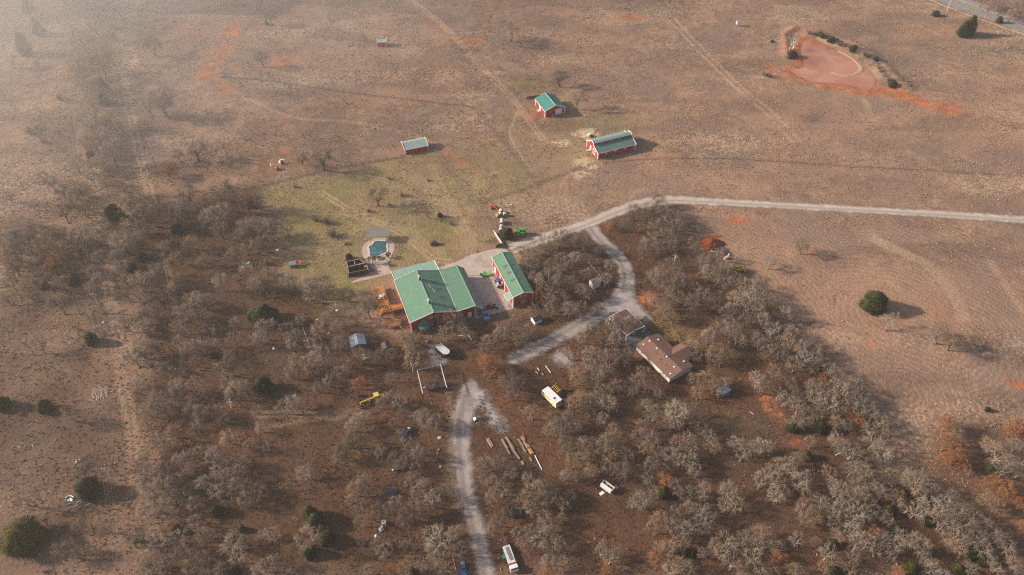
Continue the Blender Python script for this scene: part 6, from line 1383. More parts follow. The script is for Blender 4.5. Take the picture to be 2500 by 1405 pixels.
for a, b in (((-1.6, .2, .15), (1.8, -.3, .35)), ((-1.0, -1.5, .1), (.2, .9, .7)), ((-1.4, .8, .2), (.4, -.2, .8)), ((.0, -.2, .5), (2.0, .5, .2))): MB().tube(a, b, .14, .1, n=7).build("log", wood_brown, lg)
# well equipment by the fence
wl_ = thing("pump_rig", G(689, 400), 0, "white pump rig with a dark solar panel by the far oaks", "pump"); MB().box((0, 0, .6), (1.0, .7, 1.2)).build("cabinet", dkb, wl_); MB().slab([(-1.3, -.2, .9), (-.5, -.9, .5), (-.3, .1, 1.3), (-1.1, .5, 1.5)], .06).build("panel", white_paint, wl_); MB().box((.2, .6, 1.5), (1.6, .5, .1)).build("awning", white_paint, wl_); MB().tube((-.7, .8, 0), (-.7, .8, 2.6), .05).build("mast", white_paint, wl_)
wt_ = thing("white_tank", G(664, 412), R(100), "small white upright tank left of the red tank", "tank"); MB().tube((0, 0, .8), (0, 0, 2.1), .32, n=12).ball((0, 0, 2.1), .32, 12, .5).build("shell", white_paint, wt_, True)
for a in (0, 2.1, 4.2): MB().bar((.3 * math.cos(a), .3 * math.sin(a), .85), (.45 * math.cos(a), .45 * math.sin(a), 0), .07, .07).build("leg", steel, wt_)
rt_ = thing("red_tank", G(677, 415), R(35), "squat red horizontal tank by the well", "tank"); MB().tube((-.55, 0, .7), (.55, 0, .7), .65, n=14).build("shell", paint("tank_red", (.48, .085, .05), .5), rt_, True); MB().box((0, 0, .1), (1.2, .9, .2)).build("cradle", rust2, rt_)
wpst = thing("white_standpipe", G(693.5, 425.5), 0, "white standpipe in front of the red tank", "pipe"); MB().tube((0, 0, 0), (0, 0, 1.9), .09, n=8).build("pipe", white_paint, wpst); MB().box((0, 0, .1), (.5, .5, .2)).build("base", stone_tan, wpst)
wtr = thing("deer_blind", G(1800, 64), R(10), "small white raised deer blind far out in the pasture", "deer blind"); MB().box((0, 0, 1.75), (1.3, 1.3, 1.5)).build("cabin", white_paint, wtr); MB().box((0, 0, 2.54), (1.5, 1.5, .1)).build("roof", steel, wtr); MB().b2((-.4, -.68, 1.8), (.4, -.64, 2.1)).build("window", glass, wtr)
for i in (-1, 1):
    for j in (-1, 1): MB().box((i * .55, j * .55, .5), (.1, .1, 1.0)).build("leg", wood_old, wtr)
for k, (x, y, lb) in enumerate(((1438, 332, "white feed bucket on the hay patch behind the long barn"), (1444, 335, "dark feed tub beside the white bucket"))):
    o = thing("feed_tub", G(x, y), 0, lb, "tub"); MB().tube((0, 0, 0), (0, 0, .8), .55, .65, n=12).build("tub", white_paint if k == 0 else black, o); MB().tube((0, 0, .76), (0, 0, .84), .68, n=12).build("rim", white_trim if k == 0 else dark_pipe, o)
# ------------------------------------------------------------------ poles and wires
def pole(px, h, label, m_, arm=True, lamp=False, lean=(0, 0)):
    o = thing("utility_pole", G(*px), 0, label, "utility pole"); MB().tube((0, 0, 0), (lean[0], lean[1], h), .16, .11, n=8).build("shaft", m_, o)
    if arm: MB().box((lean[0], lean[1], h - .5), (2.2, .12, .14)).build("crossarm", m_, o); MB().box((lean[0] - .9, lean[1], h - .3), (.1, .1, .25)).box((lean[0] + .9, lean[1], h - .3), (.1, .1, .25)).box((lean[0], lean[1], h + .1), (.1, .1, .25)).build("insulator", white_paint, o)
    if lamp: MB().bar((0, 0, h - .1), (-.9, 0, h + .1), .08, .08).build("arm", steel, o); MB().tube((-.9, 0, h - .02), (-.9, 0, h + .16), .42, .3, n=12).build("lamp_head", mat("pale_lamp", (.62, .58, .54), .5), o)
    return o
pm_ = mat("pale_pole_wood", (.42, .37, .33), .9, 0, .2, 4)
PW = [((251, 766), 9.0, "utility pole beside the left track"), ((283, 1187), 8.5, "utility pole below the brush pile in the left field"), ((124, 88), 8.5, "leaning utility pole by the hazy far cedars"), ((163, 252), 7.5, "small utility pole among the hazy left shrubs")]
PO = [pole(p, h, l, pm_) for p, h, l in PW]
wire_m = mat("grey_wire", (.20, .19, .19), .7)
def wire(a, b, label, sag=1.6, n=14, off=(-.9, 0, .9)):
    o = thing("power_line", (a[0], a[1], 0), 0, label, "power line")
    for k in off:
        P = [np.array((k, 0, a[2])) + (np.array((b[0] - a[0], b[1] - a[1], b[2] - a[2]))) * (i / n) + np.array((0, 0, -sag * 4 * (i / n) * (1 - i / n))) for i in range(n + 1)]
        MB().path(P, .011, 4).build("wire", wire_m, o)
def top(i): p = G(*PW[i][0]); return (p[0], p[1], PW[i][1] - .2)
e1 = G(330, 1560); wire(top(0), top(1), "power line between the left track pole and the brush pile pole", 2.0); wire(top(0), top(3), "power line from the left track pole to the shrub pole", 2.5); wire(top(3), top(2), "power line to the hazy far pole", 1.5); wire(top(1), (e1[0], e1[1], 8), "power line leaving the lower left of the view", 1.0)
pole((2312, 27), 8.0, "bare pale utility pole beside the county road", mat("bleached_pole", (.62, .50, .42), .9), False)
w1 = G(2372, -12); w2 = G(2560, 62); wire((w1[0], w1[1], 7), (w2[0], w2[1], 7), "roadside power line over the far shrubs", 1.2, 12, (0, 1.4))
pole((838, 797), 7.2, "yard light pole with pale lamp head among the oaks", wood_old, False, True); pole((692, 640), 5.5, "leaning yard light pole near the chicken coop", wood_old, False, True)
pole((1480, 690), 6.0, "thin leaning pole inside the drive loop", mat("dull_cream", (.36, .31, .26), .8), False, False, (-6.2, 3.6))
# ------------------------------------------------------------------ fences: each a thing with its posts and wires
FL = {'lawn_top': "wire fence along the top of the lawn with weeds at its foot", 'lawn_side': "straight wire fence down the right side of the lawn", 'pasture': "long wire fence curving across the upper pasture", 'paddock': "wire fence between the hay field and the barns", 'lane': "wire fence running up to the top edge beside red soil"}
postm = mat("grey_fence_post", (.24, .20, .175), .9, 0, .3, 4, rnd=.2)
pme = MB().box((0, 0, .62), (.13, .13, 1.3)).mesh("post", postm)
def fence(key_pts, label, step=3.4, hgt_=1.15):
    P = resample(GV(key_pts), step); o = thing("wire_fence", (P[0][0], P[0][1], 0), 0, label, "fence")
    for p in P:
        q = link("post", pme, o); q.location = (p[0] - P[0][0], p[1] - P[0][1], hz(*p)); q.rotation_euler = (0, 0, p[0])
    for z in (.45, .8, 1.12): MB().path([(p[0] - P[0][0], p[1] - P[0][1], z + hz(*p)) for p in P], .014, 4).build("wire", wire_m, o)
for k in FENCES: fence(FENCES[k], FL[k])
fence([(722, 600), (731, 640), (742, 672), (748, 690)], "short wire fence beside the chicken coop", 2.5)
br_ = thing("corner_brace", G(1146, 262), 0, "white corner brace where the pasture fence turns", "fence brace"); MB().box((-1.2, .4, .8), (.16, .16, 1.6)).box((0, 0, .8), (.18, .18, 1.6)).box((.9, -.9, .8), (.16, .16, 1.6)).build("post", rim_white, br_); MB().bar((-1.2, .4, 1.2), (0, 0, 1.2), .12, .12).bar((0, 0, 1.2), (.9, -.9, 1.2), .12, .12).build("rail", rim_white, br_)
lgp = thing("log_row", G(538, 190), 0, "row of grey logs at the corner of the upper lane", "logs"); P = [np.array(G(*p)) - np.array(G(538, 190)) for p in ((538, 190), (555, 187), (575, 190), (600, 193))]
for a, b in zip(P[:-1], P[1:]): MB().tube((*a, .25), (*b, .25), .24, n=7).build("log", deadwood, lgp)

# ================================================================== TREES
# crown centre x y and crown radius r, measured on the photograph
TREES = {
'g': """88 50 20|178 14 18|228 30 24|200 28 22|290 20 22|240 6 24|180 100 14|232 65 16|272 70 18|200 105 18|185 145 15|245 150 24|215 148 18|25 150 12|395 245 26|365 260 16|402 262 20|358 300 14|225 270 20|265 290 18|230 310 22|260 332 16|270 375 24|180 490 15|20 480 12|545 478 30|540 520 26|340 500 30|310 487 22|372 520 26|330 540 24|425 510 24|440 530 20|415 538 20|460 525 16|540 562 17|155 520 20
20 590 22|60 577 22|95 572 22|130 585 20|165 587 20|200 572 22|215 592 18|80 612 20|160 612 20|190 602 17|35 652 22|30 667 17|95 642 17|305 590 24|320 602 20|340 587 19|285 620 20|300 657 19|345 692 22|370 682 19|310 692 19|415 602 17|432 627 16|565 622 15|600 602 17
310 722 17|345 722 20|385 717 19|415 722 17|470 727 19|500 737 17|350 757 19|380 762 17|335 777 17|310 792 19|355 802 19|450 762 19|470 777 19|440 802 19|462 802 15|490 772 14|345 850 26|325 872 24|365 857 19|400 897 17|420 907 14|440 837 17|470 852 19|490 847 20|520 842 19|480 882 15|540 902 19|480 942 19|500 952 17|430 962 20|410 977 20|380 977 20|360 1002 20|400 1002 20|432 992 17|470 1002 20|495 1012 19|530 1002 17|355 1032 17|335 937 17|370 942 15|580 957 22|600 947 19
370 1152 24|400 1152 22|350 1177 20|402 1187 26|432 1177 20|370 1217 20|420 1217 22|390 1242 20|450 1202 20|440 1127 19|480 1112 17|415 1082 19|380 1077 17|350 1112 15|520 1112 19|560 1132 19|540 1162 19|590 1152 17|500 1182 19|480 1237 20|560 1212 20|580 1192 19|600 1227 19|410 1372 22|450 1352 22|490 1302 20|500 1362 20|470 1392 20|540 1392 17|600 1322 15
140 1277 17|190 1162 12|650 807 25|635 822 20|690 800 9|635 702 22|760 722 19|850 722 17|820 757 15|800 782 19|870 772 17|780 812 20|820 807 19|760 842 17|830 837 20|790 872 25|770 902 19|745 887 17|800 932 15|850 882 20|835 907 19|880 872 19|912 877 17|932 862 14|1000 852 17|960 862 14|990 822 15|1100 780 19|1120 784 18|1130 802 17|1140 817 14|1185 855 17|1200 836 19|1222 816 18|1243 803 17|955 922 14|930 985 15|950 972 15|975 987 17|985 1007 15|960 1032 12|1040 1022 22|1065 1032 19|1020 1012 15|1075 1042 12|865 1037 19|890 1022 15|630 1002 14|640 1042 15
655 1092 15|630 1192 19|640 1212 17|890 1172 17|870 1197 20|900 1202 17|860 1217 15|1000 1092 19|1020 1112 19|960 1122 15|930 1102 15|985 1132 17|1010 1147 17|1030 1192 19|1005 1182 15|1020 1242 20|970 1222 17|1000 1282 15|1060 1347 19|990 1332 15|930 1322 15|915 1332 14|645 1302 14|680 1372 15|630 1395 14|1030 1382 15|1080 1387 17|1195 1132 22|1175 1142 17|1220 1132 19|1190 1167 19|1200 1217 17|1230 1227 15|1215 1272 19|1200 1292 15
1340 742 20|1370 727 20|1390 757 20|1350 757 17|1420 752 17|1300 762 17|1290 802 19|1262 812 17|1270 832 17|1300 817 12|1420 822 19|1440 802 15|1470 822 17|1492 792 17|1520 800 20|1540 787 17|1475 832 14|1500 832 19|1440 862 19|1470 872 20|1510 872 19|1440 892 17|1430 937 17|1460 922 19|1480 907 17|1500 947 17|1400 902 15|1560 932 20|1590 942 19|1570 912 15|1545 957 15|1610 962 15|1580 982 14|1440 1002 19|1460 972 19|1390 1022 19|1370 1042 20|1350 1022 17|1300 1012 19|1345 1052 17|1400 1042 17
1635 737 20|1600 732 19|1660 722 20|1690 742 22|1645 772 17|1740 742 19|1750 727 15|1720 717 19|1780 762 20|1820 782 20|1860 787 20|1790 802 22|1750 802 19|1730 822 20|1770 832 19|1810 832 22|1850 832 20|1760 882 17|1780 862 15|1700 867 14|1630 1032 19|1600 1032 17|1570 1042 17|1700 1032 17|1720 1047 17|1560 1072 20|1590 1077 19|1480 1082 22|1440 1092 20|1500 1092 17|1380 1082 19|1390 1102 17|1490 1142 20|1520 1152 19|1380 1162 15|1410 1167 14|1610 1102 19|1640 1112 20|1590 1132 17|1620 1142 19|1700 1152 15|1600 1207 17|1650 1192 17|1670 1207 19|1690 1202 15|1720 1212 17|1680 1242 19|1650 1252 17|1600 1292 19|1640 1287 19|1720 1292 17|1310 1202 25|1330 1182 20|1290 1172 17|1340 1222 22|1300 1242 20|1350 1192 19|1280 1217 17|1340 1367 19|1300 1312 17|1380 1382 19
1880 732 20|1900 747 17|1920 832 19|1900 862 20|1960 852 19|1985 852 19|1940 892 19|1985 947 19|1890 907 19|1905 927 15|1970 1012 19|1958 600 18|1880 640 16|2297 812 27|2328 830 27|2170 1172 15|2110 1192 19|2140 1192 17|2150 1207 19|2340 1070 15|2365 1152 10|2480 1382 20|1600 515 17|1580 507 15|1625 515 17|1640 530 17|1620 547 15|1650 552 15|1665 547 12|1600 557 17|1620 577 17|1640 572 15|1590 592 17|1610 602 15|1640 602 15|1690 592 14|1700 607 10|1430 602 17|1410 632 17|1300 607 17|1275 612 14|1300 632 19|1330 592 14|1290 662 19|1310 682 17|1360 692 20|1332 702 19|1390 692 17|1430 672 14|1490 652 15|1370 667 17|1420 712 17|1440 722 15|1350 717 17|1310 652 14|1282 682 14
1600 672 19|1620 667 19|1650 672 19|1660 692 19|1610 692 17|1635 702 19|1720 642 20|1745 642 19|1760 622 15|1730 667 19|1770 662 20|1790 682 19|1775 692 17|1800 692 17|1750 682 15|1680 692 17|1700 702 15|1860 692 17|1640 642 14|660 562 20|640 557 19|650 592 19|700 562 12|640 692 19|700 692 20|760 692 20|740 702 17|1410 242 17|637 140 15|1245 77 15|1272 97 12|2102 130 9|2125 150 7|2163 190 8|2420 5 13|2450 12 14|2482 17 15|2400 0 12|2440 28 11|2470 38 11""",
'd': """372 110 17|477 365 20|437 382 12|125 450 14|150 467 15|260 415 11|460 470 19|605 500 15|355 557 19|40 617 22|30 692 17|590 577 15|585 682 14|505 802 12|370 887 14|550 1022 15|105 1272 17|200 1212 12|780 700 30|900 757 22|1010 832 20|1242 930 23|1180 1027 12|860 1077 23|840 1102 20|875 1087 19|830 1112 17|990 1262 19|950 1247 17|920 1242 14|1240 1252 17|1460 757 15|1530 882 17|1272 937 19|1255 962 17|1290 1342 14|1895 772 15|1605 487 14|1550 517 17|1578 527 14|1530 547 15|1575 612 15|1365 582 20|1395 587 19|1340 612 14|1460 607 17|1390 652 17|785 383 24|735 387 12|922 477 20|630 492 15|1368 187 17|660 42 12""",
'p': """560 932 20|530 1202 20|440 1312 22|385 1332 24|370 1367 22|350 1387 22|560 1332 23|580 1362 23|700 992 23|722 982 17|1005 887 21|745 1152 20|762 1162 15|1060 1222 23|1080 1322 30|1050 1302 22|1110 1302 20|1120 1342 20|760 1312 30|670 1302 19|650 1382 22|1210 1182 19|1225 1197 19|1490 992 21|1475 1022 15|1800 742 24|1830 732 24|1850 752 22|1690 842 15|1655 1012 29|1680 1007 19|1595 1012 19|1850 932 19|1865 947 17|1680 1072 19|1660 1122 19|1690 1127 17|1570 1222 23|1545 1232 15|1700 1252 19|1725 1262 21|1680 1292 19|1660 1322 19|1680 1392 21|1640 1395 17|1780 1202 22|1800 1232 19|1770 1237 15|1830 1092 22|1800 1082 17|1860 1092 19|1810 1112 17|1865 1162 17|1855 1182 15|1490 1362 21|1470 1347 17|1510 1352 15|1330 1262 19|1320 1322 22|1350 1332 20|1370 1332 17|1770 1322 22|1800 1332 20|1760 1352 19|1790 1372 22|1830 1362 22|1850 1332 20|1820 1312 17|1815 1395 17|1855 1392 17|1340 682 25
1890 802 19|1910 817 19|1885 842 21|1930 852 21|1965 877 19|1995 872 19|2010 882 15|1985 897 17|2030 902 17|2050 917 17|2060 937 19|2090 947 21|2080 967 21|2050 962 21|2010 952 19|1990 977 17|2030 992 19|2000 987 15|2060 992 17|2095 982 21|2115 972 15|2100 1007 17|2130 987 15|1900 962 17|1915 977 17|1950 992 19|1945 1027 17|2130 1012 17|2150 1032 19|2160 1047 19|2125 1047 17|2175 787 20|1880 1092 15|2050 1092 22|2080 1102 21|2100 1122 25|2130 1077 22|2150 1097 22|2170 1072 17|2040 1072 19|2080 1147 21|2110 1157 19|1900 1172 23|1930 1147 17|1955 1172 23|1965 1192 17|1890 1152 15|2090 1182 21|2060 1197 19|2040 1202 17|2050 1247 22|2030 1262 19|2090 1252 22|2120 1262 19|2080 1277 19|2040 1287 15
2240 1172 25|2260 1187 19|2225 1162 15|2245 1207 19|2200 1227 15|2280 1242 26|2310 1232 23|2340 1252 25|2300 1272 25|2350 1282 27|2380 1262 21|2410 1292 23|2380 1312 25|2330 1312 25|2440 1312 19|2460 1337 21|2400 1342 23|2420 1372 15|2210 1312 23|2240 1322 21|2200 1332 19|2250 1347 19|2160 1317 21|2120 1322 23|2090 1332 19|2140 1347 17|2180 1352 17|2050 1312 15|2020 1352 21|2050 1372 19|2080 1362 17|2075 1392 17|1945 1322 19|1890 1332 17|1880 1312 15|2280 1387 21|2300 1400 15|2260 1372 15|2440 1112 27|2470 1132 23|2450 1152 19|2480 1087 17|2490 1152 15|2340 1037 14|1830 702 22|1850 712 20|1170 578 8""",
'o': """90 155 8|235 355 20|408 417 15|120 617 20|140 642 22|130 652 20|875 937 15|1200 902 23|1188 882 17|1315 722 16|1625 1177 16|1600 1362 17|1480 1395 12|1340 1395 14|2075 1012 12|2095 1032 12|2010 920 11|2310 1037 18|2490 1042 19|2470 1052 15|2310 1082 21|2330 1112 21|2312 1122 17|2350 1132 15|2422 1182 19|2450 1197 21|2472 1212 17|2490 1232 14|2195 1395 14|1900 1362 15|960 1390 15|1490 553 9|2130 1300 14|2495 1282 12""",
't': """185 403 15|105 430 11|255 440 12|200 507 14|190 652 14|85 682 25|150 697 19|30 642 19|180 1012 21|100 847 19|145 742 26|180 787 19|60 1217 26|185 1287 14|255 1287 19|150 1347 23|185 1352 19|215 1347 15|330 1362 14|1090 812 20|1225 897 15|1410 922 21|1420 982 22|1400 992 19|1620 762 21|1740 867 21|1700 932 19|1722 922 17|1740 947 15|1705 962 17|1770 937 15|1420 1122 19|1400 1132 17|1440 1152 17|1650 1082 20|1610 1262 19|1640 1372 15|1860 1302 19|1980 1082 15|2090 1212 19|1965 1242 22|1990 1267 22|1970 1267 17|2010 1382 17|1990 1322 12|1880 1392 17|2330 1052 15|2410 1092 19|2410 1222 20|2432 1237 17|1045 520 11""",
's': """70 322 12|88 312 9|105 345 9|145 240 12|50 1012 7|810 570 17|795 540 15|770 535 12|980 475 9|950 435 6|720 455 7|900 515 7|845 595 7|650 640 16|110 1395 10|2165 965 8|1990 87 8|165 500 12|950 500 6|1975 84 8|2000 86 8|2018 92 9|2050 108 9|2062 112 8|2075 116 9|2095 124 9|2110 136 9|2118 142 8|2145 168 8|2150 175 8|2158 185 9|2170 197 8|2175 200 8|1925 140 8|1945 132 8|1870 182 8|1880 185 7|1862 180 6|690 605 9|1100 545 7|2010 880 7|60 700 10|1045 440 5""",
'c': """58 117 19|93 72 15|68 20 15|250 210 12|252 245 13|220 376 9|610 500 8|275 517 18|430 556 13|175 682 13|110 697 10|345 627 12|318 652 11|412 590 10|222 828 15|107 993 17|5 985 18|645 768 28|622 770 18|212 1190 27|530 1247 14|430 1292 11|590 1292 9|570 1395 16|640 940 21|770 1272 22|800 1312 18|755 1347 16|520 867 8|1675 1122 8|1670 1347 13|1690 1352 11|1775 1342 12|2000 907 11|1935 1042 14|2005 1042 16|2140 735 29|1970 1112 12|2205 1202 10|2370 1352 16|2400 1367 14|2190 1292 14|2260 1267 14|2035 1327 12|2040 1395 15|2420 1147 13|852 627 9|1240 572 13|1935 130 11|2008 90 7|2030 97 9|2042 101 7|2085 118 11|2137 148 7|2180 205 10|2352 76 15|2368 70 17|2286 31 9|1074 525 6|650 57 5|1885 100 4|2412 1000 6""",
'y': """45 1305 46|340 1322 14|305 540 11|755 1255 18|1010 1397 11|1620 1202 15|2170 1247 14|2225 1390 17|2340 1390 14|2245 1210 13|2440 50 7""",
'w': """520 805 13|560 982 17|1650 625 13|1940 95 21|1930 112 12|1505 1190 9""",
}
bark = {
 'g': (mat("grey_oak_bark", (.170, .132, .106), .95, 0, .3, 3, rnd=.22, spec=.05), mat("grey_oak_twig", (.245, .200, .166), .95, 0, .25, 1.2, rnd=.28, spec=.05, rgb2=(.235, .162, .118))),
 'd': (mat("dark_oak_bark", (.075, .060, .052), .95, 0, .3, 3, rnd=.2, spec=.05), mat("dark_oak_twig", (.165, .125, .104), .95, 0, .25, 1.2, rnd=.2, spec=.05)),
 'p': (mat("pale_oak_bark", (.315, .255, .203), .95, 0, .3, 3, rnd=.18, spec=.05), mat("pale_oak_twig", (.315, .262, .216), .95, 0, .25, 1.2, rnd=.26, spec=.05, rgb2=(.280, .205, .148))),
 'w': (whitewood, whitewood),
 's': (mat("shrub_stem", (.130, .095, .080), .95, 0, .3, 3, spec=.05), mat("shrub_twig", (.185, .128, .108), .95, 0, .25, 1.2, rnd=.22, spec=.05)),
}
leafm = {'o': mat("rust_oak_leaf", (.320, .125, .050), .9, 0, .4, .9, rnd=.2, spec=.05), 't': mat("tan_oak_leaf", (.300, .195, .120), .9, 0, .35, .9, rnd=.2, spec=.05),
         'c': mat("cedar_needles", (.034, .046, .018), .9, 0, .6, 1.1, rnd=.25, spec=.08, stain=((.085, .070, .030), 1.6, .6)), 'y': mat("olive_cedar_needles", (.072, .070, .016), .9, 0, .5, 1.0, rnd=.2, spec=.08)}
class Geo:
    def __init__(s): s.v = []; s.f = []; s.n = 0
    def seg(s, a, b, r0, r1, k):
        a = np.asarray(a); b = np.asarray(b); d = b - a; L_ = np.linalg.norm(d)
        if L_ < 1e-6: return
        d = d / L_; u = np.cross(d, (.3, .5, .81)); u /= np.linalg.norm(u) + 1e-9; w_ = np.cross(d, u)
        t = np.arange(k) * 2 * math.pi / k
        ring = np.cos(t)[:, None] * u + np.sin(t)[:, None] * w_
        s.v.append(a + ring * r0); s.v.append(b + ring * r1)
        i = np.arange(k); j = (i + 1) % k; n = s.n
        s.f.append(np.stack([n + i, n + j, n + k + j], 1)); s.f.append(np.stack([n + i, n + k + j, n + k + i], 1)); s.n += 2 * k
    def spikes(s, A, B, r):
        A = np.asarray(A); B = np.asarray(B); m_ = len(A)
        d = B - A; d /= np.linalg.norm(d, axis=1)[:, None] + 1e-9
        u = np.cross(d, (.31, .52, .79)); u /= np.linalg.norm(u, axis=1)[:, None] + 1e-9; w_ = np.cross(d, u); r = np.broadcast_to(r, (m_,))[:, None]
        V_ = np.stack([A + u * r, A - u * r * .5 + w_ * r * .87, A - u * r * .5 - w_ * r * .87, B], 1).reshape(-1, 3)
        i = s.n + np.arange(m_) * 4
        s.v.append(V_); s.f += [np.stack([i, i + 1, i + 3], 1), np.stack([i + 1, i + 2, i + 3], 1), np.stack([i + 2, i, i + 3], 1)]; s.n += 4 * m_
    def leaves(s, C, size, r):
        m_ = len(C); a = r.normal(size=(m_, 3)); a /= np.linalg.norm(a, axis=1)[:, None]; b = np.cross(a, r.normal(size=(m_, 3))); b /= np.linalg.norm(b, axis=1)[:, None] + 1e-9
        sz = (size * r.uniform(.6, 1.4, m_))[:, None]
        V_ = np.stack([C - a * sz, C + b * sz * .55, C + a * sz, C - b * sz * .55], 1).reshape(-1, 3); i = s.n + np.arange(m_) * 4
        s.v.append(V_); s.f += [np.stack([i, i + 1, i + 2], 1), np.stack([i, i + 2, i + 3], 1)]; s.n += 4 * m_
    def mesh(s, name, m_): return mesh_np(name, np.concatenate(s.v), np.concatenate(s.f), m_)
RP, HP = 3.1, 6.6                                   # prototype crown radius and height in metres
def grow(seed, kind):
    r = np.random.default_rng(seed); T_, C_ = Geo(), Geo()
    bold = kind in 'pw'
    h0_ = HP * r.uniform(.14, .30); lean = r.normal(size=2) * .35
    trunks = 1 if r.random() < .65 else 2
    limbs = []
    for t_ in range(trunks):
        ox = np.array([r.normal() * .25 * (trunks - 1), r.normal() * .25 * (trunks - 1), 0.]); rad = .19 / trunks ** .5
        p = ox.copy(); q = np.array([ox[0] + lean[0] * .3 + r.normal() * .15, ox[1] + lean[1] * .3 + r.normal() * .15, h0_ * .55]); T_.seg(p - (0, 0, .15), q, rad * 1.25, rad * .95, 7)
        p2 = np.array([q[0] + lean[0] * .4 + r.normal() * .2, q[1] + lean[1] * .4 + r.normal() * .2, h0_]); T_.seg(q, p2, rad * .95, rad * .85, 7)
        for k in range(int(r.integers(3, 5 if trunks == 2 else 7))): limbs.append((p2, rad * .62))
    nodes = []
    n = len(limbs); cz = HP * .52; flat = r.uniform(.72, .95)
    cshift = np.array([lean[0] * .8, lean[1] * .8, 0.])
    for k, (p, rad) in enumerate(limbs):
        a = 2 * math.pi * k / n + r.normal() * .35; el = r.uniform(.25, 1.2); Rr = RP * r.uniform(.55, .80)
        tgt = cshift + np.array([Rr * math.cos(a) * math.cos(el), Rr * math.sin(a) * math.cos(el), cz + Rr * flat * math.sin(el)])
        cur = p.copy(); m_ = 5
        for i in range(m_):
            f = (i + 1) / m_; base = p + (tgt - p) * f
            nxt = base + r.normal(size=3) * .20 * (1 - .4 * f) + np.array([0, 0, .35 * math.sin(math.pi * f)])
            r0, r1 = rad * (1 - .72 * i / m_), rad * (1 - .72 * (i + 1) / m_)
            (T_ if i < 3 else C_).seg(cur, nxt, r0, r1, 5); nodes.append((nxt, r1, f)); cur = nxt
    NP = np.array([q[0] for q in nodes])
    dens = r.uniform(.5, 1.15) if kind != 'w' else .25
    nt_ = int({'g': 84, 'd': 84, 'p': 74, 'w': 70, 'o': 70, 't': 76}[kind] * dens)
    A = []; B = []; RR = []
    lob = r.uniform(0, 2 * math.pi, 3)
    for k in range(nt_):
        zf = 1 - 1.22 * (k + .5) / nt_; ph = k * 2.39996 + r.normal() * .25
        zf = max(-.25, zf + r.normal() * .08); hr_ = math.sqrt(max(0, 1 - min(1, zf * zf)))
        shell = (1 + .16 * math.sin(2 * ph + lob[0]) + .12 * math.sin(3 * ph + lob[1])) * r.uniform(.72, 1.06)
        tgt = cshift + np.array([RP * shell * hr_ * math.cos(ph), RP * shell * hr_ * math.sin(ph), cz + RP * flat * shell * zf])
        d2 = np.linalg.norm(NP - tgt, axis=1) + 1.2 * np.maximum(0, NP[:, 2] - tgt[2]); j = int(np.argmin(d2 + r.uniform(0, .5, len(d2)))); p, rad, f = nodes[j]
        v = tgt - p; L_ = np.linalg.norm(v) + 1e-6; rb = min(max(.019, rad * .42), .046) * (1.3 if bold else 1.0); cur = p; m_ = 4
        side = np.cross(v / L_, r.normal(size=3)); bend = r.uniform(-.12, .18) * L_
        pts_ = [p]
        for i in range(m_):
            ff = (i + 1) / m_; nxt = p + v * ff + side * bend * math.sin(math.pi * ff) + np.array([0, 0, .10 * L_ * math.sin(math.pi * ff)]) + r.normal(size=3) * .05 * L_ * (1 - ff)
            C_.seg(cur, nxt, rb * (1 - .75 * i / m_), rb * (1 - .75 * (i + 1) / m_), 4 if i < 2 else 3); cur = nxt; pts_.append(nxt)
        if kind == 'w': continue
        vd = v / L_
        ntw = {'g': 21, 'd': 22, 'p': 18, 'o': 14, 't': 14}[kind]
        for i in range(ntw):
            ff = r.uniform(.25, 1.0) * m_; i0 = min(int(ff), m_ - 1); q = pts_[i0] + (pts_[i0 + 1] - pts_[i0]) * (ff - i0)
            t_ = vd * .8 + r.normal(size=3) * .62; t_[2] += .15; t_ /= np.linalg.norm(t_)
            A.append(q); B.append(q + t_ * r.uniform(.35, .95)); RR.append(r.uniform(.008, .016) * (1.25 if bold else 1.0))
    if A: C_.spikes(A, B, np.array(RR))
    if kind in 'gdp':                                # a second, finer generation
        A2 = []; B2 = []
        pick = r.choice(len(A), int(len(A) * (.5 if bold else .8)))
        for i in pick:
            p = A[i] + (B[i] - A[i]) * r.uniform(.4, .95); t_ = (B[i] - A[i]) + r.normal(size=3) * .32; A2.append(p); B2.append(p + t_ / (np.linalg.norm(t_) + 1e-9) * r.uniform(.25, .55))
        C_.spikes(A2, B2, .009)
    lf = None
    if kind in 'ot':
        lf = Geo(); P = np.array(B); P = np.repeat(P, 3, 0) + r.normal(size=(len(P) * 3, 3)) * .14; lf.leaves(P, .115 if kind == 'o' else .085, r)
    return T_, C_, lf
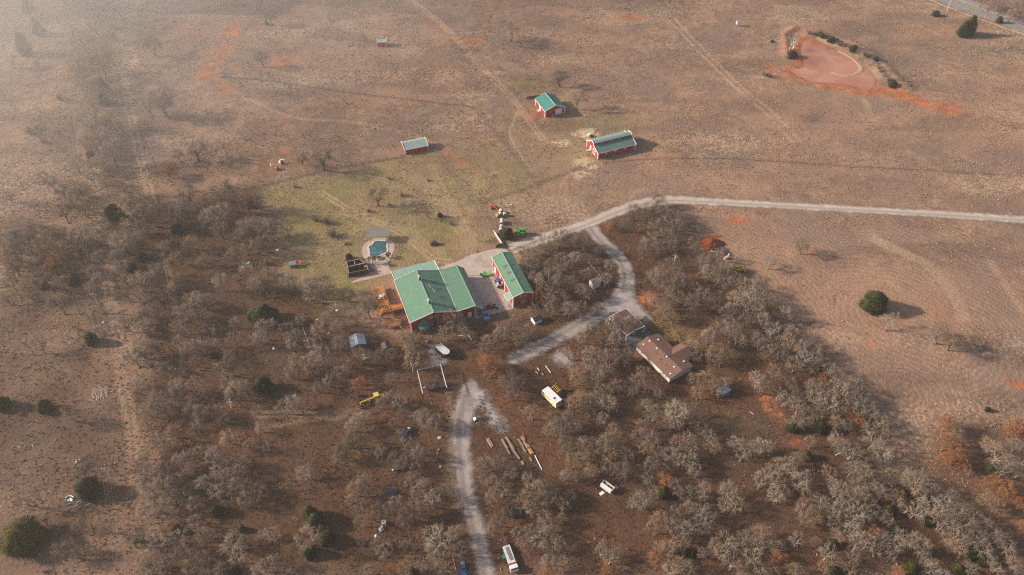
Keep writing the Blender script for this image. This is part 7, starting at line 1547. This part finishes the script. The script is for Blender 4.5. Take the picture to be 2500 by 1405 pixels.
def grow_cedar(seed, olive):
    r = np.random.default_rng(seed); T_, C_ = Geo(), Geo(); Hc = 6.2 if not olive else 5.0; Rc = 2.6
    T_.seg((0, 0, -.1), (0, 0, Hc * .55), .17, .08, 6)
    lob = [(r.uniform(0, 2 * math.pi), r.uniform(.05, .75), r.uniform(.7, 1.25)) for _ in range(26)]
    P = []; D_ = []
    for k in range(2600):
        z = r.random() ** 1.15; a = r.uniform(0, 2 * math.pi)
        prof = (1 - z) ** .62 * (.55 + .45 * min(1, z / .12)) if not olive else math.sqrt(max(0, 1 - (z * 1.02 - .25) ** 2 / .6))
        rr_ = Rc * prof * (.78 + .22 * math.sin(3 * a + seed) * math.cos(7 * z + a))
        for la, lz, ls in lob:
            d = abs((a - la + math.pi) % (2 * math.pi) - math.pi)
            if d < .45 and abs(z - lz) < .12: rr_ *= 1 + .20 * (ls - .75)
        rad = rr_ * (1 - .55 * r.random() ** 2.2)
        P.append((rad * math.cos(a), rad * math.sin(a), .15 + z * Hc)); D_.append((math.cos(a), math.sin(a), .55))
    P = np.array(P); D_ = np.array(D_) + r.normal(size=(len(P), 3)) * .45; D_ /= np.linalg.norm(D_, axis=1)[:, None]
    C_.spikes(P - D_ * .2, P + D_ * r.uniform(.25, .85, len(P))[:, None], r.uniform(.06, .12, len(P)))
    C_.leaves(P + r.normal(size=P.shape) * .15, .17, r)
    return T_, C_
def grow_shrub(seed):
    r = np.random.default_rng(seed); T_, C_ = Geo(), Geo(); A = []; B = []
    for k in range(34):
        a = r.uniform(0, 6.28); el = r.uniform(.35, 1.45); L_ = r.uniform(1.3, 2.1); d = np.array([math.cos(a) * math.cos(el), math.sin(a) * math.cos(el), math.sin(el)]); b0_ = np.array([r.normal() * .15, r.normal() * .15, 0.])
        m_ = b0_ + d * L_ * .55; e_ = b0_ + d * L_ + r.normal(size=3) * .15
        T_.seg(b0_, m_, .03, .02, 3); C_.seg(m_, e_, .02, .008, 3)
        for p in (m_, (m_ + e_) / 2, e_, b0_ + d * L_ * .35):
            for j in range(9):
                t_ = d * .8 + r.normal(size=3) * .7; t_ /= np.linalg.norm(t_); A.append(p); B.append(p + t_ * r.uniform(.25, .6))
    C_.spikes(A, B, r.uniform(.010, .017, len(A)))
    return T_, C_
PROTO = {}
for kd, cnt in (('g', 7), ('d', 3), ('p', 6), ('o', 3), ('t', 3), ('w', 2)):
    PROTO[kd] = []
    for k in range(cnt):
        T_, C_, lf = grow(100 + ord(kd) * 17 + k, kd); bk_ = bark.get(kd, bark['g'])
        PROTO[kd].append((T_.mesh("trunk", bk_[0]), C_.mesh("crown", bk_[1]), lf.mesh("leaves", leafm[kd]) if lf else None, RP, HP * .60))
for kd, cnt in (('c', 3), ('y', 2), ('r', 3)):
    PROTO[kd] = []
    for k in range(cnt):
        T_, C_ = grow_cedar(300 + k + ord(kd), kd in 'yr'); PROTO[kd].append((T_.mesh("trunk", bark['d'][0]), C_.mesh("crown", leafm['c' if kd == 'r' else kd]), None, 2.5, 2.4))
PROTO['s'] = []
for k in range(3):
    T_, C_ = grow_shrub(400 + k); PROTO['s'].append((T_.mesh("trunk", bark['s'][0]), C_.mesh("crown", bark['s'][1]), None, 1.7, .9))

NAMES = {'g': ("bare_oak", "grey bare oak"), 'd': ("dark_oak", "dark stemmed bare oak"), 'p': ("pale_oak", "pale branched bare tree"), 'o': ("rust_oak", "rust leaved oak"), 't': ("tan_oak", "tan leaved oak"), 's': ("twiggy_shrub", "brown twiggy shrub"), 'c': ("cedar_tree", "dark green cedar"), 'y': ("olive_cedar", "olive green cedar"), 'w': ("dead_tree", "bleached dead tree")}
LAND = [((1050, 735), "the big barn house"), ((1250, 680), "the workshop"), ((1620, 870), "the mobile home"), ((1530, 780), "the carport"), ((1448, 695), "the white garden shed"), ((1772, 962), "the galvanised shed"), ((870, 840), "the grey canopy"), ((940, 850), "the timber shed"), ((720, 650), "the chicken coop"), ((920, 615), "the pool"), ((878, 665), "the pool house"), ((1270, 568), "the green tractor"), ((1225, 530), "the hay bales"), ((1083, 858), "the black cargo trailer"), ((1056, 930), "the pipe frame"), ((905, 980), "the yellow grader"), ((1346, 968), "the camper van"), ((1167, 1022), "the buggy wreck"), ((993, 1058), "the dark car wreck"), ((978, 1144), "the boat trailer"), ((950, 1200), "the pipe pile"), ((935, 1285), "the open white crate"), ((1246, 1360), "the flatbed truck"), ((1131, 1390), "the blue wreck"), ((1482, 1192), "the gutted camper"), ((1252, 1252), "the black slatted trailer"), ((1262, 1100), "the lumber lot"), ((1738, 592), "the red mound"), ((1800, 655), "the yellow loader"), ((2040, 160), "the muddy pond"), ((1976, 788), "the crossed logs"), ((2400, 45), "the county road"), ((1340, 260), "the teal roofed barn"), ((1490, 355), "the long red barn"), ((1013, 355), "the livestock shed"), ((931, 105), "the tiny far shed"), ((690, 400), "the well equipment"), ((607, 650), "the white sheeting"), ((243, 965), "the bleached branches"), ((251, 760), "the left track pole"), ((207, 1140), "the dark brush pile"), ((283, 1180), "the lower left pole"), ((124, 86), "the hazy far pole"), ((530, 180), "the upper red soil"), ((838, 780), "the yard light"), ((735, 815), "the crooked pale pipe"), ((1125, 1250), "the lower drive"), ((1530, 660), "the curving track"), ((1620, 492), "the entry road bend"), ((1440, 545), "the road junction"), ((1300, 860), "the gravel lane"), ((2200, 960), "the mown ring"), ((2490, 940), "the red patch at the right edge"), ((1900, 1040), "the red gully in the woods"), ((1590, 740), "the orange bare patch"), ((400, 650), "the long conduit"), ((444, 870), "the short conduit"), ((20, 1400), "the bottom left corner"), ((2480, 1400), "the bottom right corner"), ((20, 600), "the left edge"), ((2140, 735), "the round field cedar"), ((1785, 1045), "the grassy glade"), ((2005, 1042), "the black hollow in the right wood"), ((2190, 1290), "the dark gap in the right wood"), ((1530, 1300), "the brown clearing"), ((720, 1090), "the open leaf floor"), ((560, 1080), "the rusty leaf patch"), ((2330, 1200), "the dark grass bay"), ((380, 980), "the thick left wood edge"), ((480, 1290), "the lower left wood"), ((1830, 730), "the wood edge by the loader"), ((2060, 950), "the hay field wood edge"), ((1750, 1380), "the lower right wood")]
placed = []
for kd, txt in TREES.items():
    for it in txt.replace("\n", "|").split("|"):
        if it.strip():
            x, y, rpx = map(float, it.split()); placed.append((kd, x, y, rpx))
frng = np.random.default_rng(5); have = [(q[1], q[2]) for q in placed]
for poly, cnt, kinds, rr0 in (([(300, 490), (470, 470), (620, 480), (680, 650), (640, 900), (560, 1050), (330, 1060), (300, 700)], 26, 'ggggt', (13, 20)), ([(335, 1060), (610, 1060), (620, 1405), (330, 1405)], 22, 'ggpgt', (14, 21)), ([(0, 565), (250, 560), (250, 740), (0, 730)], 18, 'ggtt', (13, 19)), ([(690, 720), (840, 760), (830, 960), (690, 930)], 10, 'gg', (13, 18)), ([(860, 1160), (1090, 1180), (1090, 1400), (880, 1400)], 14, 'ggt', (13, 19)), ([(1390, 860), (1540, 860), (1600, 1170), (1400, 1170)], 13, 'ggt', (13, 19)), ([(1570, 1050), (1740, 1060), (1760, 1400), (1590, 1400)], 13, 'pgpt', (14, 20)), ([(1880, 1110), (2300, 1180), (2470, 1400), (1890, 1400)], 22, 'ppgt', (14, 21)), ([(1760, 700), (1900, 740), (2160, 1040), (2000, 1040), (1800, 830)], 18, 'gpg', (14, 19)), ([(1190, 1110), (1240, 1110), (1390, 1200), (1380, 1400), (1210, 1300)], 12, 'gp', (13, 18)), ([(150, 0), (290, 0), (290, 230), (330, 480), (180, 470), (200, 250)], 26, 'gggt', (11, 17)), ([(1270, 620), (1500, 620), (1480, 720), (1310, 740)], 9, 'g', (12, 17))):
    P = np.array(poly, float); k = 0; tries = 0
    while k < cnt and tries < 4000:
        tries += 1; x = frng.uniform(P[:, 0].min(), P[:, 0].max()); y = frng.uniform(P[:, 1].min(), P[:, 1].max())
        if not in_poly(np.array([x]), np.array([y]), P)[0] or min(math.hypot(x - a, (y - b) * 1.2) for a, b in have) < 17: continue
        if min(math.hypot(x - q[0][0], y - 12 - q[0][1]) for q in LAND[:34]) < 34: continue
        gx_, gy_ = G(x, y + 14)
        ix = min(np.searchsorted(xs, gx_), nx - 1); iy = min(np.searchsorted(ysv, gy_), ny - 1)
        if road_no[iy, ix] > .1: continue
        placed.append((kinds[int(frng.integers(len(kinds)))], round(x), round(y), float(round(frng.uniform(*rr0))))); have.append((x, y)); k += 1
used = {}
def where(x, y):
    li = min(range(len(LAND)), key=lambda i: math.hypot(x - LAND[i][0][0], (y - LAND[i][0][1]) * 1.3))
    lx, ly = LAND[li][0]
    return li, (("left of" if x < lx else "right of") if abs(x - lx) > abs(y - ly) else ("above" if y < ly else "below")), math.hypot(x - lx, (y - ly) * 1.3)
for kd, x, y, rpx in placed:
    li, side, d = where(x, y); used.setdefault((kd, li, side), []).append((d, x, y))
for k_ in used: used[k_].sort()
ORD = ("nearest", "second nearest", "third nearest", "fourth nearest", "fifth nearest", "sixth nearest", "seventh nearest", "eighth nearest", "ninth nearest", "tenth nearest", "eleventh nearest", "twelfth nearest", "thirteenth nearest", "fourteenth nearest", "fifteenth nearest", "sixteenth nearest", "seventeenth nearest", "eighteenth nearest", "nineteenth nearest", "twentieth nearest", "outermost")
trng = random.Random(77)
for n_, (kd, x, y, rpx) in enumerate(placed):
    li, side, d = where(x, y); mem = [q[1:] for q in used[(kd, li, side)]]; rank = mem.index((x, y)); tot = len(mem)
    nm, desc = NAMES[kd]
    if kd == 'g' and rpx < 17.5: nm = "scrub_oak"
    size = "small " if rpx < 15 else ("large " if rpx > 23 else "")
    lb = f"{size}{desc} just {side} {LAND[li][1]}" if tot == 1 else f"{ORD[min(rank, 20)]} {desc} {side} {LAND[li][1]}"
    pk_ = 'r' if (kd == 'c' and (y > 260 or (x > 1850 and rpx < 12))) else kd
    pr = PROTO[pk_][trng.randrange(len(PROTO[pk_]))]
    k_ = pxm(y); Rm = rpx / k_ * {'g': 1.22, 'd': 1.22, 'p': 1.28, 'o': 1.22, 't': 1.22}.get(kd, 1.05); Rm *= 1.16 if (kd in 'gdpts' and y < 600) else 1.0; sc_ = Rm / pr[3]
    zc = pr[4] * sc_ * .92
    X, Y = G(x, y, zc)
    t = thing(nm, (X, Y), trng.uniform(0, 6.28), lb, "shrub" if kd == 's' else "tree", {'g': "grey bare oaks in the woods", 'd': "dark stemmed oaks", 'p': "pale bare trees of the lower woods", 'o': "rust leaved oaks", 't': "tan leaved oaks and scrub", 's': "twiggy shrubs", 'c': "dark cedars", 'y': "olive cedars", 'w': "bleached dead trees"}[kd])
    zs = sc_ * trng.uniform(.88, 1.12)
    if pk_ == 'r' and y < 260: zs = sc_ * .62
    if kd == 'c' and y > 260: zs = sc_ * trng.uniform(.75, .95)
    if kd == 'y' and rpx > 40: zs = sc_ * .62
    t.scale = (sc_, sc_ * trng.uniform(.92, 1.08), zs)
    link("trunk", pr[0], t); cr = link("crown", pr[1], t)
    if pr[2]: link("leaves", pr[2], cr)

# ================================================================== HAZE over the whole place
hzb = MB().b2((-1560, -340, -4.0), (1560, 1560, 192.0))
hm_, nt, p_ = new_mat("haze_air"); nt.nodes.remove(p_)
pv = nt.nodes.new("ShaderNodeVolumePrincipled"); pv.inputs["Color"].default_value = (.97, .95, .93, 1); pv.inputs["Density"].default_value = HAZE_D; pv.inputs["Anisotropy"].default_value = HAZE_G
pv.inputs["Density Attribute"].default_value = ""; pv.inputs["Temperature Attribute"].default_value = ""; pv.inputs["Color Attribute"].default_value = ""; hm_.cycles.homogeneous_volume = True; hm_.cycles.volume_sampling = "DISTANCE"
nt.links.new(pv.outputs[0], nt.nodes["Material Output"].inputs["Volume"])
tag(hzb.build("haze", hm_), "thin morning haze over the ranch", kind="stuff")

# thin mist drifting over the far left of the pasture
def mist(c, rad, dens, label):
    b = MB().ball((0, 0, 0), 1.0, 40); o = b.build("mist_bank", None or mm, None, True); o.location = c; o.scale = rad
    tag(o, label, kind="stuff")
mm, nt, p_ = new_mat("mist_air"); nt.nodes.remove(p_)
vs_ = nt.nodes.new("ShaderNodeVolumeScatter"); vs_.inputs["Color"].default_value = (1.0, .95, .90, 1); vs_.inputs["Density"].default_value = .0019; vs_.inputs["Anisotropy"].default_value = .40
mm.cycles.homogeneous_volume = True
nt.links.new(vs_.outputs[0], nt.nodes["Material Output"].inputs["Volume"])
mist((-360, 470, 34), (390, 330, 32), 0, "broad thin mist over the far left pasture")
mist((-390, 480, 34), (310, 270, 32), 0, "inner layer of the far left mist")
mist((-420, 490, 34), (240, 215, 32), 0, "dense core of the far left mist")
mist((-440, 500, 34), (175, 150, 32), 0, "thickest mist at the far left corner")
mist((-200, 660, 34), (700, 260, 32), 0, "thin mist along the far top of the pasture")
